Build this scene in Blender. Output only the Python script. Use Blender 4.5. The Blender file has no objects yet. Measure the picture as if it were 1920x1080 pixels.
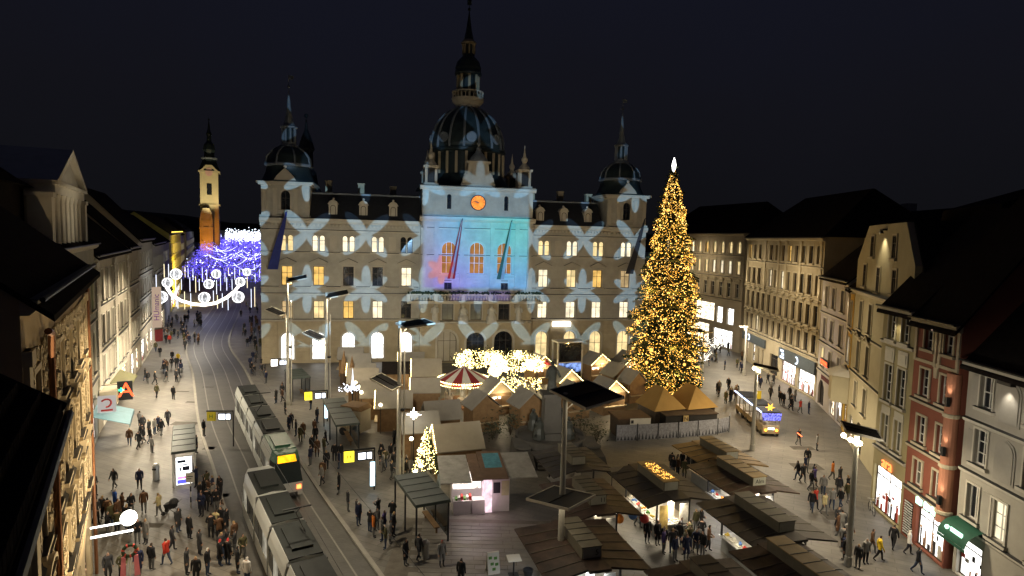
import bpy, bmesh, math, random
from mathutils import Matrix, Vector
random.seed(7)
S = bpy.context.scene
COL = S.collection
PI = math.pi
# ---------------------------------------------------------------- camera
FOC, CAMH, PITCH, ROLL = 1150.0, 20.0, math.atan(95/1150.0), 0.024
Fv = Vector((0, math.cos(PITCH), -math.sin(PITCH)))
Uv0 = Vector((0, math.sin(PITCH), math.cos(PITCH))); Rv0 = Vector((1, 0, 0))
Rv = math.cos(ROLL)*Rv0 + math.sin(ROLL)*Uv0
Uv = -math.sin(ROLL)*Rv0 + math.cos(ROLL)*Uv0
cam = bpy.data.cameras.new('camera'); camo = bpy.data.objects.new('camera', cam); COL.objects.link(camo)
m = Matrix((Rv, Uv, -Fv)).transposed().to_4x4(); m.translation = (0, 0, CAMH); camo.matrix_world = m
cam.sensor_width = 36; cam.lens = 36*FOC/1920; cam.clip_start = .1; cam.clip_end = 6000
S.camera = camo
# ---------------------------------------------------------------- world: overcast city night sky
W = bpy.data.worlds.new('World'); S.world = W; W.use_nodes = True
nt = W.node_tree; nt.nodes.clear()
wo = nt.nodes.new('ShaderNodeOutputWorld'); bg = nt.nodes.new('ShaderNodeBackground')
tc = nt.nodes.new('ShaderNodeTexCoord'); sp = nt.nodes.new('ShaderNodeSeparateXYZ'); rp = nt.nodes.new('ShaderNodeValToRGB')
nz = nt.nodes.new('ShaderNodeTexNoise'); nz.inputs['Scale'].default_value = 2.5; nz.inputs['Detail'].default_value = 4
ad = nt.nodes.new('ShaderNodeMath'); ad.operation = 'MULTIPLY_ADD'; ad.inputs[1].default_value = .22
nt.links.new(tc.outputs['Generated'], sp.inputs[0]); nt.links.new(tc.outputs['Generated'], nz.inputs['Vector'])
nt.links.new(nz.outputs['Fac'], ad.inputs[0]); nt.links.new(sp.outputs['Z'], ad.inputs[2])
nt.links.new(ad.outputs[0], rp.inputs[0]); nt.links.new(rp.outputs[0], bg.inputs[0]); nt.links.new(bg.outputs[0], wo.inputs[0])
e = rp.color_ramp.elements
e[0].position = .10; e[0].color = (.0046, .0047, .0056, 1); e[1].position = .62; e[1].color = (.0068, .0078, .0165, 1)
k = rp.color_ramp.elements.new(.3); k.color = (.0060, .0061, .0092, 1)
bg.inputs[1].default_value = 1.0
# ---------------------------------------------------------------- exposure, sampling
S.view_settings.view_transform = 'Standard'; S.view_settings.look = 'None'
S.view_settings.exposure = 0; S.view_settings.gamma = 1; S.view_settings.use_curve_mapping = False
S.cycles.use_denoising = True
S.cycles.max_bounces = 4; S.cycles.diffuse_bounces = 2; S.cycles.glossy_bounces = 2; S.cycles.transparent_max_bounces = 4
S.cycles.sample_clamp_indirect = 3; S.cycles.use_light_tree = True; S.cycles.caustics_reflective = False; S.cycles.caustics_refractive = False
S.cycles.use_adaptive_sampling = True; S.cycles.adaptive_threshold = .02

def lamp(kind, name, loc, aim, energy, color, size=.3, angle=60, blend=.5):
    d = bpy.data.lights.new(name, kind); d.energy = energy; d.color = color
    if kind == 'SPOT': d.spot_size = math.radians(angle); d.spot_blend = blend; d.shadow_soft_size = size
    elif kind == 'AREA': d.shape = 'SQUARE'; d.size = size
    else: d.shadow_soft_size = size
    o = bpy.data.objects.new(name, d); COL.objects.link(o); o.location = loc
    if aim is not None: o.rotation_euler = (Vector(aim)-Vector(loc)).to_track_quat('-Z', 'Y').to_euler()
    o['kind'] = 'helper'
    return o
# the town hall's frame: origin at the left foot of the facade, x along it, y into the building
HO = Vector((-37.7, 91.8, 0)); HT = Vector((.981, .195, 0)).normalized(); HN = Vector((-HT.y, HT.x, 0))
def hall(s, y, z): return HO + HT*s + HN*y + Vector((0, 0, z))
WARM = (1, .80, .50); FLOOD = (1, .92, .76)
# warm floodlights on the mast heads, aimed at the town hall front
lamp('SPOT', 'mast_floodlight', (-24.5, 69.5, 12.4), hall(8, 0, 9), 4300, FLOOD, .3, 120, .9)
lamp('SPOT', 'mast_floodlight', (-8.9, 48.3, 11.2), hall(25, 0, 11), 10500, FLOOD, .3, 80, .9)
lamp('SPOT', 'mast_floodlight', (2.6, 33.6, 10.4), hall(43, 0, 11), 18500, FLOOD, .3, 62, .9)
# the picture projector on the house at this end of the square: stars and a colour wash on the town hall
PD = 94.0; PS, PZ = 22.0, 21.0
pl = bpy.data.lights.new('picture_projector', 'SPOT'); pl.energy = 420000; pl.spot_size = math.radians(64); pl.spot_blend = .05; pl.shadow_soft_size = .05
plo = bpy.data.objects.new('picture_projector', pl); COL.objects.link(plo); plo['kind'] = 'helper'
pm = Matrix((HT, Vector((0, 0, 1)), -HN)).transposed().to_4x4(); pm.translation = hall(PS, -PD, PZ); plo.matrix_world = pm
pl.use_nodes = True
def gobo(nt):
    N = nt.nodes; N.clear(); Lk = nt.links
    def mth(op, a, b=None, c=None):
        n = N.new('ShaderNodeMath'); n.operation = op
        for i, q in enumerate((a, b, c)):
            if q is None: continue
            if isinstance(q, (int, float)): n.inputs[i].default_value = q
            else: Lk.new(q, n.inputs[i])
        return n.outputs[0]
    def mix(f, a, b):
        n = N.new('ShaderNodeMix'); n.data_type = 'RGBA'
        for i, q in ((0, f), (6, a), (7, b)):
            if isinstance(q, tuple): n.inputs[i].default_value = q+(1,)
            elif isinstance(q, (int, float)): n.inputs[i].default_value = q
            else: Lk.new(q, n.inputs[i])
        return n.outputs[2]
    def step(x, lo, hi):          # smooth 0..1
        n = N.new('ShaderNodeMapRange'); n.interpolation_type = 'SMOOTHSTEP'
        Lk.new(x, n.inputs[0]); n.inputs[1].default_value = lo; n.inputs[2].default_value = hi
        return n.outputs[0]
    t = N.new('ShaderNodeTexCoord'); x = N.new('ShaderNodeSeparateXYZ'); Lk.new(t.outputs['Normal'], x.inputs[0])
    dz = mth('MULTIPLY', x.outputs[2], -1.0)
    s = mth('ADD', mth('MULTIPLY', mth('DIVIDE', x.outputs[0], dz), PD), PS)
    z = mth('ADD', mth('MULTIPLY', mth('DIVIDE', x.outputs[1], dz), PD), PZ)
    def petals(cx, cz, w, a0, A, B, off):
        r = mth('SQRT', mth('ADD', mth('MULTIPLY', cx, cx), mth('MULTIPLY', cz, cz)))
        a = mth('ARCTAN2', cz, cx)
        q = mth('DIVIDE', mth('SUBTRACT', a, a0), w)
        fa = mth('MULTIPLY', mth('SUBTRACT', mth('FRACT', mth('ADD', q, 20.5)), .5), w)
        px = mth('DIVIDE', mth('SUBTRACT', mth('MULTIPLY', r, mth('COSINE', fa)), off), A)
        pz = mth('DIVIDE', mth('MULTIPLY', r, mth('SINE', fa)), B)
        d = mth('ADD', mth('MULTIPLY', px, px), mth('MULTIPLY', pz, pz))
        return step(d, 1.05, .95)
    tz, tx = 8.45, 8.75
    v = mth('ADD', mth('DIVIDE', mth('SUBTRACT', z, 11.4), tz), 10.5)
    row = mth('FLOOR', v); par = mth('MODULO', row, 2.0)       # row of z = 11.4 -> 10 -> parity 0
    cz = mth('MULTIPLY', mth('SUBTRACT', mth('FRACT', v), .5), tz)
    u = mth('ADD', mth('DIVIDE', mth('SUBTRACT', s, 6.6), tx), 10.5)
    cx = mth('MULTIPLY', mth('SUBTRACT', mth('FRACT', u), .5), tx)
    w = mth('ADD', PI/3, mth('MULTIPLY', par, PI/2-PI/3))
    a0 = mth('ADD', PI/2, mth('MULTIPLY', par, .74-PI/2))
    A = mth('ADD', 1.85, mth('MULTIPLY', par, .4)); B = mth('ADD', .70, mth('MULTIPLY', par, .14))
    of = mth('ADD', 1.85, mth('MULTIPLY', par, .45))
    star = petals(cx, cz, w, a0, A, B, of)
    star = mth('MULTIPLY', star, mth('MULTIPLY', step(z, 2.2, 2.8), mth('MULTIPLY', step(z, 46, 44), mth('SUBTRACT', 1.0, mth('MULTIPLY', step(z, 26.5, 29), .55)))))
    cen = mth('MULTIPLY', mth('MULTIPLY', step(s, 23.6, 24.6), step(s, 41.2, 40.6)), mth('MULTIPLY', step(z, 11.2, 12.2), step(z, 28.0, 27.5)))
    low = mth('MULTIPLY', cen, step(z, 23.4, 22.8))
    gx = step(s, 25.5, 38.5); gz = step(z, 11, 21)
    wash = mix(gz, mix(gx, (.30, .22, 1.8), (.03, .60, 1.7)), mix(gx, (.13, .62, 1.5), (.03, .92, 1.28)))
    wash = mix(mth('MULTIPLY', step(s, 27.5, 24.5), .55), wash, (.26, .30, .62))
    col = mix(star, (0, 0, 0), (.27, .49, .74))
    blu = mix(star, (.12, .30, .52), (.24, .66, 1.2))
    col = mix(cen, col, blu)
    col = mix(low, col, wash)
    pk = petals(mth('SUBTRACT', s, 26.9), mth('SUBTRACT', z, 14.6), 2*PI/6, PI/2, 1.25, .62, 1.1)
    col = mix(pk, col, (.80, .26, .62))
    # the strip of light along the balustrade
    bal = mth('MULTIPLY', mth('MULTIPLY', step(s, 28, 29), step(s, 38.5, 37.5)), mth('MULTIPLY', step(z, 9.6, 9.8), step(z, 11.3, 11.1)))
    col = mix(mth('MULTIPLY', bal, .7), col, (.16, .14, .8))
    col = mix(mth('MULTIPLY', step(s, -.6, -.2), step(s, 62.0, 61.4)), (0, 0, 0), col)
    em = N.new('ShaderNodeEmission'); Lk.new(col, em.inputs[0]); em.inputs[1].default_value = 1
    o = N.new('ShaderNodeOutputLight'); Lk.new(em.outputs[0], o.inputs[0])
gobo(pl.node_tree)
# ---------------------------------------------------------------- helpers
class MB:
    def __init__(s): s.v = []; s.f = []; s.m = []; s.T = None
    def add(s, vs, fs, mi=0):
        b = len(s.v)
        if s.T is not None: vs = [tuple(s.T @ Vector(q)) for q in vs]
        s.v += vs; s.f += [tuple(b+i for i in f) for f in fs]; s.m += [mi]*len(fs)
        return s
    def hexa(s, b4, t4, mi=0):
        return s.add(list(b4)+list(t4), [(3, 2, 1, 0), (4, 5, 6, 7), (0, 1, 5, 4), (1, 2, 6, 5), (2, 3, 7, 6), (3, 0, 4, 7)], mi)
    def box(s, x0, x1, y0, y1, z0, z1, mi=0):
        return s.hexa([(x0, y0, z0), (x1, y0, z0), (x1, y1, z0), (x0, y1, z0)], [(x0, y0, z1), (x1, y0, z1), (x1, y1, z1), (x0, y1, z1)], mi)
    def frus(s, cx, cy, z0, z1, a0, b0, a1, b1, mi=0):
        return s.hexa([(cx-a0, cy-b0, z0), (cx+a0, cy-b0, z0), (cx+a0, cy+b0, z0), (cx-a0, cy+b0, z0)],
                      [(cx-a1, cy-b1, z1), (cx+a1, cy-b1, z1), (cx+a1, cy+b1, z1), (cx-a1, cy+b1, z1)], mi)
    def prism(s, poly, z0, z1, mi=0):
        n = len(poly); vs = [(x, y, z0) for x, y in poly]+[(x, y, z1) for x, y in poly]
        return s.add(vs, [tuple(range(n-1, -1, -1)), tuple(range(n, 2*n))]+[(i, (i+1) % n, n+(i+1) % n, n+i) for i in range(n)], mi)
    def slab(s, poly, y0, y1, mi=0):           # polygon in x,z pushed along y
        n = len(poly); vs = [(x, y0, z) for x, z in poly]+[(x, y1, z) for x, z in poly]
        return s.add(vs, [tuple(range(n)), tuple(range(2*n-1, n-1, -1))]+[(i, n+i, n+(i+1) % n, (i+1) % n) for i in range(n)], mi)
    def sect(s, poly, x0, x1, mi=0):           # polygon in y,z pushed along x
        n = len(poly); vs = [(x0, y, z) for y, z in poly]+[(x1, y, z) for y, z in poly]
        return s.add(vs, [tuple(range(n)), tuple(range(2*n-1, n-1, -1))]+[(i, n+i, n+(i+1) % n, (i+1) % n) for i in range(n)], mi)
    def tube(s, p, q, r, r1=None, n=8, mi=0):
        p = Vector(p); q = Vector(q); r1 = r if r1 is None else r1; d = (q-p).normalized()
        a = d.orthogonal().normalized(); b = d.cross(a)
        vs = []
        for c, rr in ((p, r), (q, r1)):
            for i in range(n):
                t = 2*PI*i/n; vs.append(tuple(c+a*(rr*math.cos(t))+b*(rr*math.sin(t))))
        return s.add(vs, [tuple(range(n-1, -1, -1)), tuple(range(n, 2*n))]+[(i, (i+1) % n, n+(i+1) % n, n+i) for i in range(n)], mi)
    def path(s, pts, r, n=6, mi=0):
        for a, b in zip(pts, pts[1:]): s.tube(a, b, r, None, n, mi)
        return s
    def lathe(s, prof, n=16, c=(0, 0, 0), mi=0, sx=1, sy=1, a0=0):
        vs = []; fs = []
        for r, z in prof:
            for i in range(n):
                t = a0+2*PI*i/n; vs.append((c[0]+sx*r*math.cos(t), c[1]+sy*r*math.sin(t), c[2]+z))
        for j in range(len(prof)-1):
            for i in range(n):
                k = (i+1) % n; fs.append((j*n+i, j*n+k, (j+1)*n+k, (j+1)*n+i))
        fs.append(tuple(range(n-1, -1, -1))); fs.append(tuple(range((len(prof)-1)*n, len(prof)*n)))
        return s.add(vs, fs, mi)
    def ball(s, c, r, n=8, m=5, mi=0, sz=1):
        return s.lathe([(r*math.sin(PI*(j+.02)/(m+.04)), -r*sz*math.cos(PI*(j+.02)/(m+.04))) for j in range(m+1)], n, c, mi)
    def octa(s, c, r, mi=0):
        x, y, z = c
        return s.add([(x+r, y, z), (x-r, y, z), (x, y+r, z), (x, y-r, z), (x, y, z+r), (x, y, z-r)],
                     [(0, 2, 4), (2, 1, 4), (1, 3, 4), (3, 0, 4), (2, 0, 5), (1, 2, 5), (3, 1, 5), (0, 3, 5)], mi)
    def mesh(s, name, mats, smooth=False):
        me = bpy.data.meshes.new(name); me.from_pydata(s.v, [], s.f)
        for q in (mats if isinstance(mats, (list, tuple)) else [mats]): me.materials.append(q)
        me.polygons.foreach_set('material_index', s.m)
        if smooth: me.polygons.foreach_set('use_smooth', [True]*len(s.f))
        me.update(); return me
    def build(s, name, mats, parent=None, smooth=False):
        return put(name, s.mesh(name, mats, smooth), parent)
def put(name, me, parent=None, loc=(0, 0, 0), rot=(0, 0, 0)):
    o = bpy.data.objects.new(name, me); COL.objects.link(o); o.location = loc; o.rotation_euler = rot
    if parent is not None: o.parent = parent
    return o
def tag(o, label=None, cat=None, group=None, kind=None):
    if label: o['label'] = label
    if cat: o['category'] = cat
    if group: o['group'] = group
    if kind: o['kind'] = kind
    return o
def thing(name, label, cat, loc=(0, 0, 0), rz=0, group=None):
    o = bpy.data.objects.new(name, None); COL.objects.link(o); o.location = loc; o.rotation_euler = (0, 0, rz); o.empty_display_size = .2
    return tag(o, label, cat, group)
def dup(o, parent=None):
    c = o.copy(); COL.objects.link(c)
    if parent is not None: c.parent = parent
    for ch in o.children: dup(ch, c)
    return c
def text(parent, body, size, loc, rot, mat, ext=.01, name='lettering', align='CENTER'):
    c = bpy.data.curves.new(name, 'FONT'); c.body = body; c.size = size; c.extrude = ext; c.align_x = align; c.align_y = 'CENTER'; c.resolution_u = 3
    t = bpy.data.objects.new(name, c); COL.objects.link(t); bpy.context.view_layer.update()
    me = bpy.data.meshes.new_from_object(t.evaluated_get(bpy.context.evaluated_depsgraph_get())); bpy.data.objects.remove(t); bpy.data.curves.remove(c)
    me.materials.clear(); me.materials.append(mat)
    return put(name, me, parent, loc, rot)
# ---------------------------------------------------------------- materials
def M(name, c, rough=.8, var=.18, scale=1.5, metal=0., bump=0., spec=.3, fine=0.):
    mt = bpy.data.materials.new(name); mt.use_nodes = True; nt = mt.node_tree; b = nt.nodes['Principled BSDF']
    b.inputs['Roughness'].default_value = rough; b.inputs['Metallic'].default_value = metal
    b.inputs['Specular IOR Level'].default_value = spec
    g = nt.nodes.new('ShaderNodeNewGeometry'); n = nt.nodes.new('ShaderNodeTexNoise'); n.inputs['Scale'].default_value = scale
    n.inputs['Detail'].default_value = 6; n.inputs['Roughness'].default_value = .65
    nt.links.new(g.outputs['Position'], n.inputs['Vector'])
    r = nt.nodes.new('ShaderNodeMapRange'); r.inputs[1].default_value = .25; r.inputs[2].default_value = .75
    r.inputs[3].default_value = 1-var; r.inputs[4].default_value = 1+var
    nt.links.new(n.outputs['Fac'], r.inputs[0])
    x = nt.nodes.new('ShaderNodeVectorMath'); x.operation = 'SCALE'; x.inputs[0].default_value = c
    nt.links.new(r.outputs[0], x.inputs['Scale']); nt.links.new(x.outputs[0], b.inputs['Base Color'])
    if bump:
        n2 = nt.nodes.new('ShaderNodeTexNoise'); n2.inputs['Scale'].default_value = scale*6; nt.links.new(g.outputs['Position'], n2.inputs['Vector'])
        bp = nt.nodes.new('ShaderNodeBump'); bp.inputs['Strength'].default_value = bump; bp.inputs['Distance'].default_value = .05
        nt.links.new(n2.outputs['Fac'], bp.inputs['Height']); nt.links.new(bp.outputs[0], b.inputs['Normal'])
    return mt
def paving(mt, sx, sy, joint, amt):
    """faint slab joints for paving too far off to build stone by stone"""
    nt = mt.node_tree; b = nt.nodes['Principled BSDF']; src = b.inputs['Base Color'].links[0].from_socket
    g = nt.nodes.new('ShaderNodeNewGeometry'); mp = nt.nodes.new('ShaderNodeMapping'); mp.inputs['Rotation'].default_value = (0, 0, .45); nt.links.new(g.outputs['Position'], mp.inputs['Vector'])
    k = nt.nodes.new('ShaderNodeTexBrick'); k.inputs['Scale'].default_value = 1; k.inputs['Brick Width'].default_value = sx; k.inputs['Row Height'].default_value = sy; k.inputs['Mortar Size'].default_value = joint; k.inputs['Mortar Smooth'].default_value = .3
    k.inputs['Color1'].default_value = (1, 1, 1, 1); k.inputs['Color2'].default_value = (.80, .80, .82, 1); k.inputs['Mortar'].default_value = (amt, amt, amt, 1); nt.links.new(mp.outputs[0], k.inputs['Vector'])
    n = nt.nodes.new('ShaderNodeTexNoise'); n.inputs['Scale'].default_value = .09; n.inputs['Detail'].default_value = 8; n.inputs['Roughness'].default_value = .7; nt.links.new(g.outputs['Position'], n.inputs['Vector'])
    r = nt.nodes.new('ShaderNodeMapRange'); r.inputs[1].default_value = .35; r.inputs[2].default_value = .65; r.inputs[3].default_value = .62; r.inputs[4].default_value = 1.15; nt.links.new(n.outputs['Fac'], r.inputs[0])
    m1 = nt.nodes.new('ShaderNodeVectorMath'); m1.operation = 'MULTIPLY'; nt.links.new(src, m1.inputs[0]); nt.links.new(k.outputs['Color'], m1.inputs[1])
    m2 = nt.nodes.new('ShaderNodeVectorMath'); m2.operation = 'SCALE'; nt.links.new(m1.outputs[0], m2.inputs[0]); nt.links.new(r.outputs[0], m2.inputs['Scale']); nt.links.new(m2.outputs[0], b.inputs['Base Color'])
def EM(name, c, st, sample=True, var=0., scale=2., streak=0):
    mt = bpy.data.materials.new(name); mt.use_nodes = True; nt = mt.node_tree; nt.nodes.clear()
    o = nt.nodes.new('ShaderNodeOutputMaterial'); em = nt.nodes.new('ShaderNodeEmission'); em.inputs[0].default_value = (*c, 1); em.inputs[1].default_value = st
    nt.links.new(em.outputs[0], o.inputs[0])
    if var:
        g = nt.nodes.new('ShaderNodeNewGeometry'); n = nt.nodes.new('ShaderNodeTexNoise'); n.inputs['Scale'].default_value = scale; n.inputs['Detail'].default_value = 3
        nt.links.new(g.outputs['Position'], n.inputs['Vector'])
        r = nt.nodes.new('ShaderNodeMapRange'); r.inputs[1].default_value = .35; r.inputs[2].default_value = .65; r.inputs[3].default_value = st*(1-var); r.inputs[4].default_value = st*(1+var)
        nt.links.new(n.outputs['Fac'], r.inputs[0]); nt.links.new(r.outputs[0], em.inputs[1])
    mt.cycles.emission_sampling = 'AUTO' if sample else 'NONE'
    return mt
hall_wall = M('hall_plaster', (.385, .36, .30), .85, .20, .55, bump=.2)
hall_trim = M('hall_trim', (.43, .39, .315), .85, .12, .6)
hall_rust = M('hall_rusticated_stone', (.36, .30, .20), .9, .18, .9, bump=.2)
slate = M('dark_slate', (.022, .023, .026), .6, .3, 2)
copper = M('dark_copper', (.022, .032, .034), .45, .35, 1.2)
rib_metal = M('pale_rib_metal', (.16, .18, .2), .5, .2, 2)
roof_dark = M('dark_roof_tiles', (.018, .015, .014), 1.0, .35, 3, bump=.3, spec=.02)
dark_metal = M('dark_metal', (.03, .03, .032), .45, .2, 4, metal=.4)
pole_paint = M('pole_paint', (.40, .385, .34), .5, .12, 3)
frame_white = M('window_paint_white', (.62, .6, .55), .6, .1, 4)
frame_dark = M('window_paint_dark', (.06, .045, .035), .6, .2, 4)
glass_dark = M('dark_glass', (.014, .016, .02), .08, .3, 1.2, spec=.6)
glass_grey = M('curtained_glass', (.10, .10, .085), .2, .3, 1.5, spec=.5)
lit_warm = EM('window_light_warm', (1, .76, .36), 1.05, True, .25, .8)
lit_amber = EM('window_light_amber', (1, .60, .16), .95, True, .25, .8)
lit_pale = EM('window_light_pale', (1, .88, .60), 1.25, True, .25, .8)
lit_white = EM('window_light_white', (1, .97, .90), 2.4, True, .25, 1.5)
lit_dim = EM('window_light_dim', (1, .70, .34), .55, True, .3, .8)
lit_orange = EM('window_light_orange', (1, .45, .14), .42, True, .25, .7)
lit_green = EM('window_light_greenish', (.42, .45, .2), .55, True, .4, 2)
shop_white = EM('shop_light', (1, .98, .92), 3.0, True, .5, 1.3)
shop_warm = EM('shop_light_warm', (1, .86, .62), 2.2, True, .6, 1.6)
shop_pink = EM('shop_light_pink', (1, .82, .78), 2.6, True, .5, 1.5)
bulb_warm = EM('fairy_bulb_warm', (1, .60, .14), 7, False)
bulb_gold = EM('fairy_bulb_gold', (1, .78, .30), 14, False)
bulb_white = EM('fairy_bulb_white', (1, .95, .80), 9, False)
bulb_cool = EM('fairy_bulb_cool', (.80, .86, 1), 7, False)
bulb_blue = EM('fairy_bulb_blue', (.10, .075, 1), 1.15, False)
bulb_violet = EM('fairy_bulb_violet', (.30, .22, 1), 1.6, False)
tube_white = EM('light_tube_white', (1, .97, .9), 6, True)
# ---------------------------------------------------------------- walls with real openings, windows
def arch_pts(xc, zs, r, n=8):                      # right to left over the top
    return [(xc+r*math.cos(PI*i/n), zs+r*math.sin(PI*i/n)) for i in range(n+1)]
def wall(mb, x0, x1, z0, z1, ops, y=0, rev=.3, mi=0):
    xs = sorted({x0, x1} | {round(o[0]+s*o[2]/2, 4) for o in ops for s in (-1, 1)})
    zs = sorted({z0, z1} | {round(o[1]+d, 4) for o in ops for d in (0, o[3])})
    xs = [q for q in xs if x0-1e-6 <= q <= x1+1e-6]; zs = [q for q in zs if z0-1e-6 <= q <= z1+1e-6]
    for a, b in zip(xs, xs[1:]):
        cx = (a+b)/2; run = None
        for c, d in zip(zs, zs[1:]):
            cz = (c+d)/2
            hole = any(abs(cx-o[0]) < o[2]/2 and o[1] < cz < o[1]+o[3] for o in ops)
            if not hole:
                run = (run[0], d) if run else (c, d)
            if (hole or d == zs[-1]) and run:
                mb.add([(a, y, run[0]), (b, y, run[0]), (b, y, run[1]), (a, y, run[1])], [(0, 1, 2, 3)], mi); run = None
    for o in ops:
        xc, zb, w, h, ar = o[:5]; l, r, t = xc-w/2, xc+w/2, zb+h
        Y = y+rev
        if not ar:
            ring = [(l, zb), (r, zb), (r, t), (l, t)]
        else:
            rad = w/2; sp = t-rad; ap = arch_pts(xc, sp, rad)
            ring = [(l, zb), (r, zb)]+ap
            for i in range(len(ap)-1):
                cn = (r, t) if i < 4 else (l, t)
                mb.add([(cn[0], y, cn[1]), (ap[i+1][0], y, ap[i+1][1]), (ap[i][0], y, ap[i][1])], [(0, 1, 2)], mi)
            mb.add([(r, y, t), (l, y, t), (xc, y, t)], [(0, 1, 2)], mi)
        n = len(ring)
        mb.add([(x, y, z) for x, z in ring]+[(x, Y, z) for x, z in ring], [(i, (i+1) % n, n+(i+1) % n, n+i) for i in range(n)], mi)
_wc = {}
def win_mesh(w, h, ar, nx, bars, fm, t=.085):
    k = ('f', w, h, ar, nx, bars, fm.name)
    if k in _wc: return _wc[k]
    b = MB(); l, r = -w/2, w/2; zt = h-w/2 if ar else h
    b.box(l, l+t, 0, .09, 0, zt); b.box(r-t, r, 0, .09, 0, zt); b.box(l+t, r-t, 0, .09, 0, t)
    if ar:
        o = arch_pts(0, zt, w/2, 10); i_ = arch_pts(0, zt, w/2-t, 10)
        for q in range(10): b.slab([o[q], o[q+1], i_[q+1], i_[q]], 0, .09)
    else: b.box(l+t, r-t, 0, .09, h-t, h)
    for i in range(1, nx):
        x = l+w*i/nx; b.box(x-t*.4, x+t*.4, .005, .085, t, h-t)
    for q in bars: b.box(l+t, r-t, .01, .08, h*q-t*.35, h*q+t*.35)
    _wc[k] = b.mesh('window', fm); return _wc[k]
def pane_mesh(w, h, ar, pm):
    k = ('p', w, h, ar, pm.name)
    if k in _wc: return _wc[k]
    b = MB(); l, r = -w/2+.04, w/2-.04
    if ar: ring = [(l, .04), (r, .04)]+arch_pts(0, h-w/2, w/2-.04, 10)
    else: ring = [(l, .04), (r, .04), (r, h-.04), (l, h-.04)]
    b.slab(ring, 0, .012); _wc[k] = b.mesh('pane', pm); return _wc[k]
def sur_mesh(w, h, ar, tm, t=.2, ped=None, sill=True):
    """stone surround proud of the wall, sill and (ped) gable, segment or flat hood"""
    k = ('s', w, h, ar, tm.name, t, ped, sill)
    if k in _wc: return _wc[k]
    b = MB(); l, r = -w/2, w/2; y0, y1 = -.09, 0; zt = h-w/2 if ar else h
    b.box(l-t, l, y0, y1, 0, zt); b.box(r, r+t, y0, y1, 0, zt)
    if ar:
        o = arch_pts(0, zt, w/2+t, 10); i_ = arch_pts(0, zt, w/2, 10)
        for q in range(10): b.slab([o[q], o[q+1], i_[q+1], i_[q]], y0, y1)
    else: b.box(l-t, r+t, y0, y1, h, h+t)
    if sill: b.box(l-t-.12, r+t+.12, -.22, 0, -.18, 0)
    T = h+t
    if ped: b.box(l-t-.14, r+t+.14, -.26, 0, T+.12, T+.24)
    if ped == 'gable':
        a, c = l-t-.25, r+t+.25; hh = (c-a)*.24; g = .13
        b.slab([(a, T+.26), (c, T+.26), (0, T+.26+hh)], -.12, 0)
        b.slab([(a-.1, T+.26), (0, T+.26+hh+.04), (0, T+.26+hh+.04+g), (a-.1, T+.26+g)], -.34, 0)
        b.slab([(0, T+.26+hh+.04), (c+.1, T+.26), (c+.1, T+.26+g), (0, T+.26+hh+.04+g)], -.34, 0)
    if ped == 'seg':
        a = w/2+t+.2; pts = [(a*math.cos(PI*i/8), T+.26+a*.42*math.sin(PI*i/8)) for i in range(9)]
        for q in range(8):
            p0, p1 = pts[q], pts[q+1]; b.slab([p0, (p0[0]*1.06, p0[1]+.13), (p1[0]*1.06, p1[1]+.13), p1], -.3, 0)
        b.slab(pts, -.1, 0)
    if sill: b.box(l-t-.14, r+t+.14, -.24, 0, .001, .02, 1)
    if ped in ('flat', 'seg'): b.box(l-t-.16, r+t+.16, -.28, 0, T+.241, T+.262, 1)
    if ped == 'gable':
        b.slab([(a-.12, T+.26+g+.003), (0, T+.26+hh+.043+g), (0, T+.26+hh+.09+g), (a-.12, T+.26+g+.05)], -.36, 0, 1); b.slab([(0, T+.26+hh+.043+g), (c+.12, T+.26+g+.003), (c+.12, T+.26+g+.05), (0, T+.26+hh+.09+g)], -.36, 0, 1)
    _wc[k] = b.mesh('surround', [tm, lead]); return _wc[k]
def window(par, x, z, w, h, fm, pm, ar=False, nx=2, bars=(.68,), tm=None, t=.18, ped=None, y=0., rev=.2, sill=True):
    o = put('window', win_mesh(w, h, ar, nx, bars, fm), par, (x, y+rev, z))
    put('pane', pane_mesh(w, h, ar, pm), o, (0, .05, 0))
    if tm is not None: put('surround', sur_mesh(w, h, ar, tm, t, ped, sill), o, (0, -rev, 0))
    return o
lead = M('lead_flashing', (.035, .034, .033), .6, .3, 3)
def molding(par, x0, x1, z, h=.22, d=.18, mat=None, y=0, name='string_course'):
    b = MB(); b.sect([(y, z), (y-d*.55, z), (y-d, z+h*.45), (y-d, z+h), (y, z+h+.05)], x0, x1)
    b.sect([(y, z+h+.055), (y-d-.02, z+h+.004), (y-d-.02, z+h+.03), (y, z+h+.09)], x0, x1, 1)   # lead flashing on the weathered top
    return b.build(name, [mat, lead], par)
def frame(p0, p1):
    dx, dy = p1[0]-p0[0], p1[1]-p0[1]
    return math.atan2(dy, dx), math.hypot(dx, dy)
def wc_pick(c, rnd): 
    return c if not isinstance(c, (list, tuple)) else rnd.choice(c)
DISPLAY = [M('display_dark', (.05, .045, .05)), M('display_skin', (.45, .3, .22)), M('display_red', (.45, .06, .04)), M('display_pale', (.5, .47, .42))]
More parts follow.
